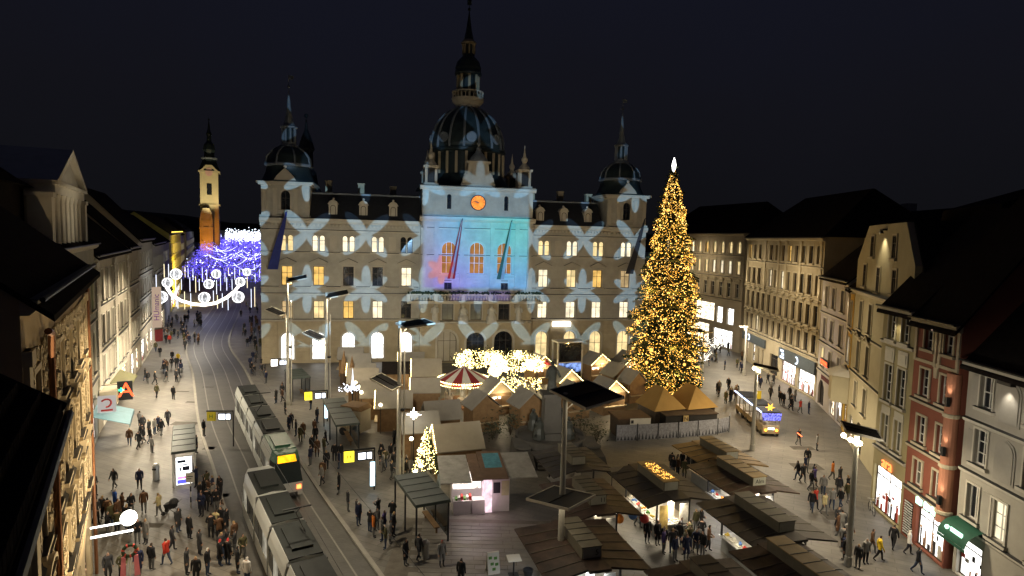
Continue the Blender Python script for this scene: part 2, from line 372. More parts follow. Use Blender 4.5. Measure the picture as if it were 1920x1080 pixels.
def house(name, label, p0, p1, eave, depth, wm, rm, ridge, rows, tm, fm=frame_white, courses=(), shops=(), group=None, seed=1, roof='gable', base=None, overhang=.5, pilasters=(), pm_w=.5, gutter=True, chim=()):
    rnd = random.Random(seed); rz, L = frame(p0, p1)
    root = thing(name, label, 'building', (p0[0], p0[1], 0), rz, group)
    ops = []
    for R in rows:
        for x in R['xs']: ops.append((x, R['z'], R['w'], R['h'], R.get('ar', False)))
    for sh in shops: ops.append(((sh[0]+sh[1])/2, sh[2], sh[1]-sh[0], sh[3]-sh[2], sh[5] if len(sh) > 5 else False))
    b = MB(); wall(b, 0, L, 0, eave, ops)
    b.add([(0, 0, 0), (0, depth, 0), (0, depth, eave), (0, 0, eave)], [(3, 2, 1, 0)]); b.add([(L, 0, 0), (L, depth, 0), (L, depth, eave), (L, 0, eave)], [(0, 1, 2, 3)])
    b.add([(0, depth, 0), (L, depth, 0), (L, depth, eave), (0, depth, eave)], [(3, 2, 1, 0)])
    b.add([(0, .8, eave-.02), (L, .8, eave-.02), (L, depth, eave-.02), (0, depth, eave-.02)], [(0, 1, 2, 3)])
    b.add([(0.01, .9, 0.05), (L-.01, .9, 0.05), (L-.01, .9, eave-.1), (0.01, .9, eave-.1)], [(0, 1, 2, 3)])
    if roof == 'gable':
        for x, fl in ((0.004, 1), (L-.004, 0)):
            b.add([(x, 0, eave), (x, depth, eave), (x, depth/2, eave+ridge-.1)], [(2, 1, 0) if fl else (0, 1, 2)])
    b.build('wall', wm, root)
    if roof == 'gable':
        r = MB(); a = overhang; sl = ridge/(depth/2)
        r.sect([(-a, eave-a*sl+.12), (depth/2, eave+ridge+.12), (depth+a, eave-a*sl+.12), (depth+a, eave-a*sl-.08), (depth/2, eave+ridge-.1), (-a, eave-a*sl-.08)], -.1, L+.1)
        ro = r.build('roof', rm, root)
        for cx, cy, ch in chim:
            c = MB(); zr = eave+ridge*(1-abs(cy-depth/2)/(depth/2)); c.box(cx-.5, cx+.5, cy-.4, cy+.4, zr-.6, zr+ch); c.box(cx-.6, cx+.6, cy-.5, cy+.5, zr+ch, zr+ch+.15); c.build('chimney', wm, ro)
    elif roof == 'hip':
        r = MB(); a = overhang; i = min(depth/2, L/2)*.9
        r.hexa([(-a, -a, eave), (L+a, -a, eave), (L+a, depth+a, eave), (-a, depth+a, eave)], [(i*.6, depth/2, eave+ridge), (L-i*.6, depth/2, eave+ridge), (L-i*.6, depth/2+.3, eave+ridge), (i*.6, depth/2+.3, eave+ridge)])
        r.build('roof', rm, root)
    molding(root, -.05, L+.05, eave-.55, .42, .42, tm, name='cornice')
    if gutter:
        g = MB(); g.tube((-.1, -.42-.12, eave-.1), (L+.1, -.42-.12, eave-.1), .08, n=6); g.build('gutter', dark_metal, root)
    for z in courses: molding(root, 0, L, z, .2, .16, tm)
    for x, z0, z1 in pilasters:
        q = MB(); q.box(x-pm_w/2, x+pm_w/2, -.16, 0, z0, z1); q.box(x-pm_w/2-.08, x+pm_w/2+.08, -.24, 0, z1-.45, z1); q.box(x-pm_w/2-.08, x+pm_w/2+.08, -.24, 0, z0, z0+.35)
        q.build('pilaster', tm, root)
    for R in rows:
        for x in R['xs']:
            window(root, x, R['z'], R['w'], R['h'], R.get('fm', fm), wc_pick(R['lit'], rnd), R.get('ar', False), R.get('nx', 2), R.get('bars', (.66,)), R.get('tm', tm), R.get('t', .16), R.get('ped'), 0, R.get('rev', .18))
    for sh in shops:
        w, h = sh[1]-sh[0], sh[3]-sh[2]
        window(root, (sh[0]+sh[1])/2, sh[2], w, h, sh[6] if len(sh) > 6 else frame_dark, sh[4], sh[5] if len(sh) > 5 else False, max(1, round(w/1.7)), (.78,), None, rev=.22).name = 'shop_window'
        if sh[4] not in (glass_dark, hall_trim) and sh[2] < 1:
            sw = root.children[-1] if False else COL.objects[-1]; sw = sw if sw.name.startswith('shop_window') else sw.parent
            d_ = MB(); n_ = max(5, int(w*3.2))
            for i in range(n_):
                cx = -w/2+.2+(w-.4)*(i+rnd.random()*.7)/n_; k_ = rnd.random(); z_ = .08 if k_ < .6 else rnd.uniform(.9, h*.6)
                hh = rnd.uniform(.35, min(1.5, h*.5)) if k_ < .6 else rnd.uniform(.15, .4); ww = rnd.uniform(.07, .2)
                d_.box(cx-ww, cx+ww, .0, .02, z_, min(z_+hh, h-.3), rnd.randrange(4))
                if k_ < .25: d_.ball((cx, .01, min(z_+hh, h-.45)+.1), .09, 6, 4, 1)
            tag(d_.build('window_display', DISPLAY, sw), kind='stuff')
    return root, L, rz
# ---------------------------------------------------------------- the town hall
H = thing('town_hall', 'large domed town hall with star projections and a glowing round clock', 'town hall', tuple(HO), math.atan2(HT.y, HT.x))
LW = 61.2
LCOL = [3.7, 8.3, 12.7, 17.1, 21.5]; RCOL = [43.6, 48.4, 52.9, 57.8]
ops_main = []
def add_ops(lst, xs, z, w, h, ar=False): 
    for x in xs: lst.append((x, z, w, h, ar))
lw, rw = [], []
for lst, cols in ((lw, LCOL), (rw, RCOL)):
    for x in cols:
        for dx in (-.52, .52): lst.append((x+dx, 17.15, .86, 2.5, True))
        lst.append((x, 11.95, 1.6, 2.95, False)); lst.append((x, 6.85, 1.6, 2.75, False))
        lst.append((x, .45, 2.05, 4.25, True))
b = MB()
wall(b, 0, 23.6, 6.6, 22.1, [o for o in lw if o[1] > 6.6]); wall(b, 41.4, LW, 6.6, 22.1, [o for o in rw if o[1] > 6.6])
b.add([(0, 0, 0), (0, 22, 0), (0, 22, 22.1), (0, 0, 22.1)], [(3, 2, 1, 0)]); b.add([(LW, 0, 0), (LW, 22, 0), (LW, 22, 22.1), (LW, 0, 22.1)], [(0, 1, 2, 3)])
b.add([(0, 22, 0), (LW, 22, 0), (LW, 22, 22.1), (0, 22, 22.1)], [(3, 2, 1, 0)]); b.add([(0, .9, .1), (LW, .9, .1), (LW, .9, 22), (0, .9, 22)], [(0, 1, 2, 3)])
b.build('wall', hall_wall, H)
b = MB(); wall(b, 0, 23.6, 0, 6.6, [o for o in lw if o[1] < 6.6], y=-.08, rev=.42); b.build('ground_floor_wall', hall_rust, H); b = MB(); wall(b, 41.4, LW, 0, 6.6, [o for o in rw if o[1] < 6.6], y=-.08, rev=.42); b.build('ground_floor_wall', hall_rust, H); b = MB()
for x0, x1 in ((0, 23.6), (41.4, LW)):
    cols = LCOL if x0 == 0 else RCOL
    edges = [x0]+[c+s*1.4 for c in cols for s in (-1, 1)]+[x1]
    for a, c in zip(edges[0::2], edges[1::2]):
        for i in range(8): b = MB(); b.box(a, c, -.17, -.085, .25+i*.78, .25+i*.78+.68); b.build('stone_course', hall_rust, H)
for x0, x1, cols in ((0, 23.6, LCOL), (41.4, LW, RCOL)):           # coursed stone of the first floor
    edges = [x0]+[c+s*1.05 for c in cols for s in (-1, 1)]+[x1]
    for a, c in zip(edges[0::2], edges[1::2]):
        for i in range(6): q = MB(); q.box(a, c, -.055, 0, 6.86+i*.6, 6.86+i*.6+.53); q.build('stone_course', hall_wall, H)
for x0, x1 in ((-.05, 23.4), (41.6, LW+.05)):
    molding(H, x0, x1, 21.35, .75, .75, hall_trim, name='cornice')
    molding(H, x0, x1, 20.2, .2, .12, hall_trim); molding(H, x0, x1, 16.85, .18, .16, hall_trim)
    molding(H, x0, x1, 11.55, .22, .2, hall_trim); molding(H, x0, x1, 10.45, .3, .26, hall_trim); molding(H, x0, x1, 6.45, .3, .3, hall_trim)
    q = MB(); n = int((x1-x0)/.55)
    for i in range(n): q.box(x0+i*.55, x0+i*.55+.25, -.42, 0, 20.95, 21.3)
    q.build('cornice_brackets', hall_trim, H)
top_l = [lit_warm, lit_pale, lit_pale, lit_pale, glass_dark]; mid_l = [lit_amber, lit_amber, glass_dark, glass_dark, lit_pale]
low_l = [lit_dim, lit_warm, lit_amber, lit_pale, glass_dark]; gr_l = [lit_white, lit_white, lit_white, lit_white, lit_white]
top_r = [lit_warm, lit_pale, lit_warm, lit_pale]; mid_r = [lit_pale, lit_warm, lit_amber, lit_dim]; low_r = [lit_pale]*4; gr_r = [lit_warm]*4
def hall_cols(cols, T, Md, Lo, Gr):
    for x, a, c, d, g in zip(cols, T, Md, Lo, Gr):
        for dx in (-.52, .52): window(H, x+dx, 17.15, .86, 2.5, frame_dark, a, True, 1, (.66,), hall_trim, .1, None, 0, .2)
        window(H, x, 11.95, 1.6, 2.95, frame_dark, c, False, 2, (.64,), hall_trim, .22, 'gable', 0, .2)
        window(H, x, 6.85, 1.6, 2.75, frame_dark, d, False, 2, (.66,), hall_trim, .16, None, 0, .2)
        window(H, x, .45, 2.05, 4.25, frame_dark, g, True, 2, (.52,), hall_trim, .22, None, -.08, .3, False)
hall_cols(LCOL, top_l, mid_l, low_l, gr_l); hall_cols(RCOL, top_r, mid_r, low_r, gr_r)
for x in (10.5, 14.9, 19.3, 46, 50.6):                   # framed blind panels and quoins between the top windows
    q = MB(); q.box(x-.55, x+.55, -.06, 0, 17.4, 19.6); q.box(x-.42, x+.42, -.12, -.061, 17.6, 19.35); q.build('wall_panel', hall_trim, H)
# roofs of the wings with dormers
for x0, x1, dx in ((7.0, 23.6, (10.4, 14.9, 19.4)), (41.2, 53.4, (42.9, 46.9, 51.0))):
    r = MB(); r.sect([(-.3, 22.12), (2.6, 25.9), (3.2, 26.3), (12, 26.9), (21, 22.12)], x0, x1); ro = r.build('roof', slate, H)
    q = MB(); q.box(x0, x1, 2.5, 2.75, 25.95, 26.2); q.build('roof_ridge_strip', rib_metal, ro)
    for x in dx:
        q = MB(); q.box(x-.62, x+.62, .25, 2.4, 22.5, 24.4); q.slab([(x-.8, 24.4), (x+.8, 24.4), (x+.5, 24.85), (x, 25.1), (x-.5, 24.85)], .1, 2.6)
        q.ball((x, .9, 25.25), .2); d = q.build('dormer', hall_trim, ro)
    for i in range(3):
        q = MB(); cx = x0+2+i*5.2; q.box(cx-.5, cx+.5, 8, 9, 26, 28.4-.3*i); q.box(cx-.6, cx+.6, 7.9, 9.1, 28.4-.3*i, 28.6-.3*i); q.build('chimney', hall_rust, ro)
for x0, x1, dx in ((7.0, 23.6, (10.4, 14.9, 19.4)), (41.2, 53.4, (42.9, 46.9, 51.0))):
    for x in dx: window(H, x, 22.75, .8, 1.5, frame_dark, glass_dark, True, 1, (), None, y=.15, rev=.06)
# corner pavilions
def pavilion(x0, x1):
    xc, yc, a = (x0+x1)/2, 3.65, (x1-x0)/2
    b = MB(); wall(b, x0+.1, x1-.1, 22.1, 27.0, [(xc, 23.3, 1.35, 2.9, True)], y=.05, rev=.4)
    for xx, fl in ((x0+.1, 1), (x1-.1, 0)):
        b.add([(xx, .05, 22.1), (xx, 7.3, 22.1), (xx, 7.3, 27), (xx, .05, 27)], [(3, 2, 1, 0) if fl else (0, 1, 2, 3)])
    b.add([(x0+.1, 7.3, 22.1), (x1-.1, 7.3, 22.1), (x1-.1, 7.3, 27), (x0+.1, 7.3, 27)], [(3, 2, 1, 0)])
    b.box(x0+.3, x1-.3, .8, 7, 22.2, 26.9)
    b.build('pavilion_wall', hall_wall, H)
    window(H, xc, 23.3, 1.35, 2.9, frame_dark, glass_dark, True, 2, (.6,), hall_trim, .22, None, .05, .25)
    q = MB()
    for px in (x0+.5, xc-1.5, xc+1.5, x1-.5): q.box(px-.28, px+.28, -.1, .05, 22.2, 26.5); q.box(px-.36, px+.36, -.16, .05, 26.2, 26.5)
    q.build('pavilion_pilasters', hall_trim, H)
    q = MB(); q.box(x0-.25, x1+.25, -.35, 7.6, 26.95, 27.15); q.box(x0-.5, x1+.5, -.6, 7.9, 27.15, 27.45); q.build('pavilion_cornice', hall_trim, H)
    q = MB(); q.box(x0-.1, x1+.1, -.2, .05, 22.12, 22.5); q.build('pavilion_plinth', hall_trim, H)
    d = MB()                                          # steep foot, then the round cap
    d.lathe([(a*1.30, 27.45), (a*1.12, 27.9), (a*.98, 29.0), (a*.93, 29.9), (a*.95, 30.0), (a*.95, 30.5), (a*.9, 31.4), (a*.74, 32.2), (a*.5, 32.8), (a*.32, 33.0)], 8, (xc, yc, 0), a0=PI/8)
    dm = d.build('dome', copper, H, True)
    q = MB()
    for i in range(8):
        t = PI/8+i*PI/4; pts = [(xc+1.02*r*a*math.cos(t), yc+1.02*r*a*math.sin(t), z) for r, z in ((.95, 30.0), (.95, 30.5), (.9, 31.4), (.74, 32.2), (.5, 32.8), (.32, 33.0))]
        q.path(pts, .13, 6)
    q.lathe([(a*1.0, 29.95), (a*1.03, 30.05), (a*1.03, 30.3), (a*1.0, 30.4)], 8, (xc, yc, 0), a0=PI/8); q.build('dome_ribs', rib_metal, dm)
    g = MB(); g.slab([(xc-1.7, 27.45), (xc+1.7, 27.45), (xc+1.2, 28.3), (xc+.5, 29.0), (xc, 29.5), (xc-.5, 29.0), (xc-1.2, 28.3)], -.3, .3); g.ball((xc, 0, 29.7), .25); g.build('pavilion_gable', hall_trim, H)
    l = MB(); l.lathe([(1.5, 33.0), (1.45, 33.25), (1.1, 33.4), (1.1, 33.7)], 8, (xc, yc, 0), 0)
    for i in range(8):
        t = PI/8+i*PI/4; l.tube((xc+.95*math.cos(t), yc+.95*math.sin(t), 33.6), (xc+.95*math.cos(t), yc+.95*math.sin(t), 35.9), .15, n=6)
    l.lathe([(.6, 33.6), (.6, 35.9)], 8, (xc, yc, 0), 1); l.lathe([(1.25, 35.9), (1.3, 36.1), (.95, 36.3), (.75, 36.6)], 8, (xc, yc, 0))
    l.build('lantern', [rib_metal, copper], H)
    s_ = MB(); s_.lathe([(.72, 36.6), (.42, 38.0), (.2, 40.2), (.05, 41.6)], 8, (xc, yc, 0)); s_.tube((xc, yc, 41.6), (xc, yc, 44), .035); s_.ball((xc, yc, 42.2), .22)
    s_.slab([(xc, 43.2), (xc+.7, 43.35), (xc+.7, 43.75), (xc, 43.9)], yc-.03, yc+.03); s_.build('spire', rib_metal, H)
pavilion(0, 7.1); pavilion(54.1, 61.2)
# central block
RX0, RX1, RY = 23.6, 41.4, -1.5; XC = 32.4
ris = []
for x in (28.0, 32.4, 36.8): ris.append((x, 14.1, 2.35, 5.0, True))
for x in (27.9, 36.9): ris.append((x, 11.6, 1.2, 1.5, False))
low = [(27.9, 6.75, 1.8, 2.7, False), (32.4, 6.75, 1.8, 2.7, False), (36.9, 6.75, 1.8, 2.7, False), (27.9, .1, 3.0, 4.9, True), (32.4, .1, 2.9, 4.7, True), (36.9, .1, 3.0, 4.9, True)]
att = [(27.9, 24.15, .7, 2.3, True), (36.9, 24.15, .7, 2.3, True)]
b = MB(); wall(b, RX0, RX1, 10.3, 23.1, ris, y=RY, rev=.45); wall(b, RX0+.2, RX1-.2, 23.1, 27.2, att, y=RY, rev=.4)
for xx, fl in ((RX0, 1), (RX1, 0)):
    b.add([(xx, RY, 0), (xx, 0, 0), (xx, 0, 23.1), (xx, RY, 23.1)], [(3, 2, 1, 0) if fl else (0, 1, 2, 3)])
for xx, fl in ((RX0+.2, 1), (RX1-.2, 0)):
    b.add([(xx, RY, 23.1), (xx, 12, 23.1), (xx, 12, 27.2), (xx, RY, 27.2)], [(3, 2, 1, 0) if fl else (0, 1, 2, 3)])
b.add([(RX0+.2, 12, 23.1), (RX1-.2, 12, 23.1), (RX1-.2, 12, 27.2), (RX0+.2, 12, 27.2)], [(3, 2, 1, 0)]); b.add([(RX0+.2, -.5, .1), (RX1-.2, -.5, .1), (RX1-.2, -.5, 27), (RX0+.2, -.5, 27)], [(0, 1, 2, 3)])
b.build('central_wall', hall_wall, H)
b = MB(); wall(b, RX0, RX1, 0, 10.3, low, y=RY-.1, rev=.6); b.box(RX0, RX1, RY-.1, RY, 10.29, 10.3); b.build('central_ground_wall', hall_rust, H)
for x, pmt in ((28.0, lit_orange), (32.4, lit_orange), (36.8, lit_orange)):
    o = window(H, x, 14.1, 2.35, 5.0, frame_white, pmt, True, 3, (.34, .62), hall_trim, .25, None, RY, .3)
    q = MB(); q.box(x-1.6, x+1.6, RY-.2, RY, 13.3, 13.5); q.box(x-.7, x+.7, RY-.1, RY, 12.7, 13.0); q.build('window_apron', hall_trim, H)
for x in (27.9, 36.9): window(H, x, 11.6, 1.2, 1.5, frame_dark, glass_dark, False, 2, (), hall_trim, .12, None, RY, .3, False)
for x, pmt in ((27.9, glass_grey), (32.4, glass_grey), (36.9, glass_dark)): window(H, x, 6.75, 1.8, 2.7, frame_dark, pmt, False, 2, (.7,), hall_trim, .18, None, RY-.1, .35, False)
for x, w, h, pmt in ((27.9, 3.0, 4.9, hall_trim), (32.4, 2.9, 4.7, glass_dark), (36.9, 3.0, 4.9, glass_dark)):
    o = window(H, x, .1, w, h, frame_dark, pmt, True, 3, (.68,), hall_trim, .35, None, RY-.1, .5, False); o.name = 'portal'
for x in (27.9, 36.9): window(H, x, 24.15, .7, 2.3, frame_dark, glass_dark, True, 1, (), hall_trim, .14, None, RY, .25, False)
q = MB()
for x in (24.2, 26.0, 30.0, 34.8, 38.8, 40.8): q = MB(); q.box(x-.32, x+.32, RY-.2, RY, 12, 22.2); q.box(x-.42, x+.42, RY-.3, RY, 21.6, 22.2); q.box(x-.42, x+.42, RY-.3, RY, 11.4, 12); q.build('giant_pilaster', hall_wall, H)
q = MB()
for x in (24.3, 25.6, 30.2, 34.6, 39.2, 40.5): q = MB(); q.box(x-.25, x+.25, RY-.12, RY, 23.7, 26.7); q.build('attic_pilaster', hall_wall, H)
molding(H, RX0-.2, RX1+.2, 22.2, .75, .7, hall_trim, y=RY, name='cornice'); molding(H, RX0, RX1, 21.0, .2, .12, hall_trim, y=RY)
molding(H, RX0, RX1, 16.85, .15, .14, hall_trim, y=RY); molding(H, RX0-.2, RX1+.2, 27.05, .6, .6, hall_trim, y=RY, name='cornice')
molding(H, RX0, RX1, 6.3, .3, .3, hall_trim, y=RY-.1)
q = MB(); q.box(RX0-.3, RX1+.3, RY-.6, 12.3, 27.6, 27.72); q.build('attic_top', slate, H)
# clock
q = MB(); q.T = Matrix.Translation((XC, RY, 25.25)) @ Matrix.Rotation(PI/2, 4, 'X')
q.lathe([(1.22, 0), (1.22, .22), (1.12, .26), (1.08, .26)], 32); q.build('clock_rim', dark_metal, H)
clock_face = EM('clock_light', (1, .30, .05), 1.25, True, .3, 1.2)
q = MB(); q.T = Matrix.Translation((XC, RY-.262, 25.25)) @ Matrix.Rotation(PI/2, 4, 'X'); q.lathe([(1.08, 0), (1.08, .02)], 32); cf = q.build('clock_face', clock_face, H)
q = MB()
for i in range(12):
    t = i*PI/6; c, s_ = math.cos(t), math.sin(t); w = .035
    q.slab([(XC+.8*s_-w*c, 25.25+.8*c+w*s_), (XC+.8*s_+w*c, 25.25+.8*c-w*s_), (XC+1.02*s_+w*c, 25.25+1.02*c-w*s_), (XC+1.02*s_-w*c, 25.25+1.02*c+w*s_)], RY-.31, RY-.285)
for t, r, w in ((math.radians(284), .95, .05), (math.radians(298), .62, .07)):
    c, s_ = math.cos(t), math.sin(t)
    q.slab([(XC-w*c-.15*s_, 25.25+w*s_-.15*c), (XC+w*c-.15*s_, 25.25-w*s_-.15*c), (XC+w*.4*c+r*s_, 25.25-w*.4*s_+r*c), (XC-w*.4*c+r*s_, 25.25+w*.4*s_+r*c)], RY-.34, RY-.315)
q.build('clock_hands', dark_metal, cf)
# clock gable over the attic, corner turrets with urns
g = MB(); g.slab([(XC-2.6, 27.7), (XC+2.6, 27.7), (XC+2.4, 29.0), (XC+1.7, 29.6), (XC+1.55, 31.4), (XC-1.55, 31.4), (XC-1.7, 29.6), (XC-2.4, 29.0)], RY, RY+1.2)
g.slab([(XC-1.2, 28.2), (XC+1.2, 28.2), (XC+1.1, 30.8), (XC-1.1, 30.8)], RY-.12, RY); g.box(XC-1.9, XC+1.9, RY-.3, RY+1.3, 31.4, 31.65)
for sx in (-1, 1):
    for zz in range(5): g.ball((XC+sx*(2.35-.12*zz), RY+.3, 28.0+.5*zz), .42-.03*zz, 7, 4)
g.build('clock_gable', hall_wall, H)
g = MB(); g.lathe([(1.5, 31.65), (1.35, 32.1), (.95, 32.6), (.55, 33.0), (.35, 33.4), (.45, 33.6), (.3, 33.8)], 12, (XC, RY+.4, 0)); g.tube((XC, RY+.4, 33.8), (XC, RY+.4, 36.0), .1, .02); g.ball((XC, RY+.4, 34.4), .28); g.build('gable_cap', rib_metal, H)
for x, y in ((RX0+1.5, RY+1.1), (RX1-1.5, RY+1.1), (RX0+1.5, 10), (RX1-1.5, 10)):
    g = MB(); g.frus(x, y, 27.7, 28.1, 1.15, 1.0, 1.15, 1.0); 
    for sx in (-1, 1):
        for sy in (-1, 1): g.box(x+sx*.75-.18, x+sx*.75+.18, y+sy*.65-.18, y+sy*.65+.18, 28.1, 30.4)
    g.frus(x, y, 28.1, 30.3, .55, .45, .55, .45, 1); g.frus(x, y, 30.4, 30.75, 1.15, 1.05, 1.2, 1.1)
    g.lathe([(1.0, 30.75), (.8, 31.2), (.45, 31.6), (.3, 31.8), (.5, 32.2), (.5, 32.5), (.25, 32.9), (.15, 33.5), (.03, 34.6)], 10, (x, y, 0)); g.build('turret', [hall_trim, slate], H)
# drum and dome
DX, DY = 31.7, 8.5
d = MB(); d.lathe([(7.4, 27.7), (7.2, 28.6), (6.3, 30.2), (6.2, 33.6), (6.6, 33.9), (6.6, 34.3), (6.35, 34.45)], 24, (DX, DY, 0)); d.build('drum', copper, H)
q = MB()
for i in range(24):
    t = (i+.5)*PI/12; q.box(DX+6.25*math.cos(t)-.2, DX+6.25*math.cos(t)+.2, DY+6.25*math.sin(t)-.2, DY+6.25*math.sin(t)+.2, 30.2, 33.7)
q.build('drum_pilasters', hall_rust, H)
prof = [(6.2*math.cos(t)**.9 if t < 1.5 else .4, 34.4+7.3*math.sin(t)) for t in [i*.145 for i in range(11)]]
prof = [(max(r, 1.9), z) for r, z in prof if r > 1.8]+[(1.9, 41.7)]
d = MB(); d.lathe(prof, 32, (DX, DY, 0)); dm = d.build('dome', copper, H, True)
q = MB()
for i in range(16):
    t = (i+.5)*PI/8; q.path([(DX+1.015*r*math.cos(t), DY+1.015*r*math.sin(t), z) for r, z in prof], .2, 5)
q.build('dome_ribs', rib_metal, dm)
q = MB()
for i in range(8):
    t = i*PI/4+PI/16*0; q.T = Matrix.Translation((DX+6.25*math.cos(t), DY+6.25*math.sin(t), 36.0)) @ Matrix.Rotation(t, 4, 'Z') @ Matrix.Rotation(PI/2, 4, 'Y')
    q.lathe([(.85, -.9), (.85, .05), (.6, .1), (.6, -.05)], 14)
q.build('dome_oculi', rib_metal, dm)
l = MB(); l.lathe([(2.1, 41.6), (2.0, 42.0), (2.6, 42.6), (2.75, 43.0), (2.75, 43.15), (2.3, 43.15)], 16, (DX, DY, 0))
for i in range(24):
    t = i*PI/12; l.tube((DX+2.6*math.cos(t), DY+2.6*math.sin(t), 43.1), (DX+2.6*math.cos(t), DY+2.6*math.sin(t), 44.1), .09, n=4)
l.lathe([(2.72, 44.1), (2.72, 44.3), (2.48, 44.3), (2.48, 44.1)], 16, (DX, DY, 0)); l.build('lantern_gallery', hall_trim, H)
l = MB(); l.lathe([(1.25, 43.1), (1.25, 47.0)], 12, (DX, DY, 0), 1)
for i in range(8):
    t = i*PI/4; l.tube((DX+1.75*math.cos(t), DY+1.75*math.sin(t), 43.15), (DX+1.75*math.cos(t), DY+1.75*math.sin(t), 47.0), .24, n=8)
l.lathe([(2.2, 47), (2.3, 47.3), (2.15, 47.8), (2.2, 48.2), (1.9, 49.2), (1.3, 49.9), (1.0, 50.2), (1.0, 50.6)], 16, (DX, DY, 0), 1)
for i in range(8):
    t = i*PI/4; l.tube((DX+1.0*math.cos(t), DY+1.0*math.sin(t), 50.5), (DX+1.0*math.cos(t), DY+1.0*math.sin(t), 52.2), .12, n=6)
l.lathe([(.6, 50.4), (.6, 52.3)], 8, (DX, DY, 0), 1); l.lathe([(1.25, 52.2), (1.3, 52.4), (.85, 52.9)], 12, (DX, DY, 0))
l.build('lantern', [hall_rust, copper], H)
l = MB(); l.lathe([(.85, 52.9), (.5, 54.4), (.22, 56.4), (.06, 57.6)], 10, (DX, DY, 0)); l.tube((DX, DY, 57.5), (DX, DY, 62), .05); l.ball((DX, DY, 57.9), .28)
l.slab([(DX-.35, 58.6), (DX+.35, 58.6), (DX+.35, 60.0), (DX, 59.6), (DX-.35, 60.0)], DY-.04, DY+.04); l.build('spire', copper, H)
# balcony with balusters, brackets, statues
bal = MB(); bal.box(RX0-2.0, RX1+1.4, RY-1.9, RY-.101, 9.55, 9.9); bal.box(RX0-2.0, RX1+1.4, RY-2.0, RY-1.9, 9.6, 10.0); bo = bal.build('balcony', hall_trim, H)
n = 46; me = MB().lathe([(.10, 0), (.10, .1), (.055, .16), (.12, .42), (.12, .55), (.055, .85), (.1, .9), (.1, .98)], 6).mesh('baluster', hall_trim)
for i in range(n):
    x = RX0-1.85+(RX1-RX0+3.1)*i/(n-1)
    if i % 9 == 0: continue
    put('baluster', me, bo, (x, RY-1.8, 9.9))
r = MB()
for i in range(0, n, 9):
    x = RX0-1.85+(RX1-RX0+3.1)*i/(n-1); r.box(x-.28, x+.28, RY-2.02, RY-1.6, 9.9, 10.95)
r.box(RX0-2.05, RX1+1.45, RY-2.03, RY-1.6, 10.88, 11.08)
for x in (RX0-1.9, RX1+1.3): r.box(x-.15, x+.15, RY-1.6, RY-.15, 10.7, 11.0)
r.build('handrail', hall_trim, bo)
evergreen = M('evergreen_garland', (.018, .03, .014), .9, .5, 4)
gb = MB()
for i in range(220):
    x = RX0-1.9+(RX1-RX0+3.2)*random.random(); gb.ball((x, RY-1.85+random.uniform(-.12, .1), 11.15+random.uniform(-.1, .22)), random.uniform(.12, .24), 5, 3)
gb.build('garland', evergreen, bo)
q = MB()
for x in (24.0, 26.1, 30.2, 34.7, 38.8, 41.0): q.hexa([(x-.25, RY-.4, 8.7), (x+.25, RY-.4, 8.7), (x+.25, RY-.1, 8.7), (x-.25, RY-.1, 8.7)], [(x-.25, RY-1.6, 9.55), (x+.25, RY-1.6, 9.55), (x+.25, RY-.1, 9.55), (x-.25, RY-.1, 9.55)])
q.build('brackets', hall_trim, H)
stone_pale = M('statue_stone', (.45, .43, .38), .8, .2, 2)
for i, x in enumerate((25.9, 30.3, 34.8, 39.2)):
    q = MB(); y = RY-.7; q.box(x-.75, x+.75, y-.45, y+.6, 6.3, 6.75)
    if i in (0, 3): q.lathe([(.42, 6.75), (.5, 7.2), (.42, 7.9), (.46, 8.4), (.52, 8.75), (.3, 8.98), (.13, 9.05)], 10, (x, y, 0), 0, 1, .75); q.ball((x, y, 9.22), .2); q.tube((x-.45, y, 8.7), (x-.62, y-.2, 8.0), .14, .1); q.tube((x+.45, y, 8.7), (x+.5, y-.3, 8.1), .14, .1)
    else: q.lathe([(.85, 6.75), (.8, 7.3), (.55, 7.7), (.5, 8.2), (.55, 8.55), (.3, 8.8), (.13, 8.86)], 10, (x, y, 0), 0, 1, .7); q.ball((x, y, 9.03), .2); q.tube((x-.5, y, 8.5), (x-.7, y-.3, 7.9), .14, .1); q.tube((x+.5, y, 8.5), (x+.7, y-.3, 7.9), .14, .1)
    q.build('statue', stone_pale, H)
# lit sign over the right arches
q = MB(); q.box(45.3, 48.4, -.5, -.3, 5.55, 6.25); tag(q.build('light_panel', tube_white, H))
# flags: long banners hung from slanting poles
def hanging_flag(s, y, z0, dz, dx, w, cols, label):
    o = thing('hanging_flag', label, 'flag', tuple(hall(s, y, z0)), math.atan2(HT.y, HT.x), 'banners hung on the town hall')
    p = MB(); p.tube((dx*.35, .3, -1.6), (dx, -1.0, 1.1), .05); p.build('flag_pole', dark_metal, o)
    n = 14; b = MB()
    for k, (f0, f1) in enumerate(((i/len(cols), (i+1)/len(cols)) for i in range(len(cols)))):
        vs = []
        for i in range(n+1):
            t = i/n; top = Vector((dx*.9, -.9, 1.0)); foot = Vector((-w*.9, -.3, -dz))
            c = top.lerp(foot, t); ww = w*(.12+.88*t**.8)
            for f in (f0, f1): vs.append((c.x+(f-.5)*ww, c.y-.18*math.sin(7*f+4*t)*t, c.z))
        b.add(vs, [(2*i, 2*i+1, 2*i+3, 2*i+2) for i in range(n)], k)
    b.build('flag_cloth', cols, o)
red_c = M('red_cloth', (.22, .025, .025), .8); green_c = M('green_cloth', (.03, .07, .05), .8); white_c = M('white_cloth', (.26, .26, .26), .8); blue_c = M('blue_cloth', (.02, .03, .16), .8); dark_c = M('dark_cloth', (.03, .03, .035), .8)
hanging_flag(3.2, -1.0, 22.0, 7.6, .9, 1.5, [blue_c], 'plain dark blue banner at the left end of the town hall')
hanging_flag(29.3, -2.6, 21.6, 8.2, .5, 1.15, [red_c, white_c, red_c], 'red and white banner left of the central town hall window')
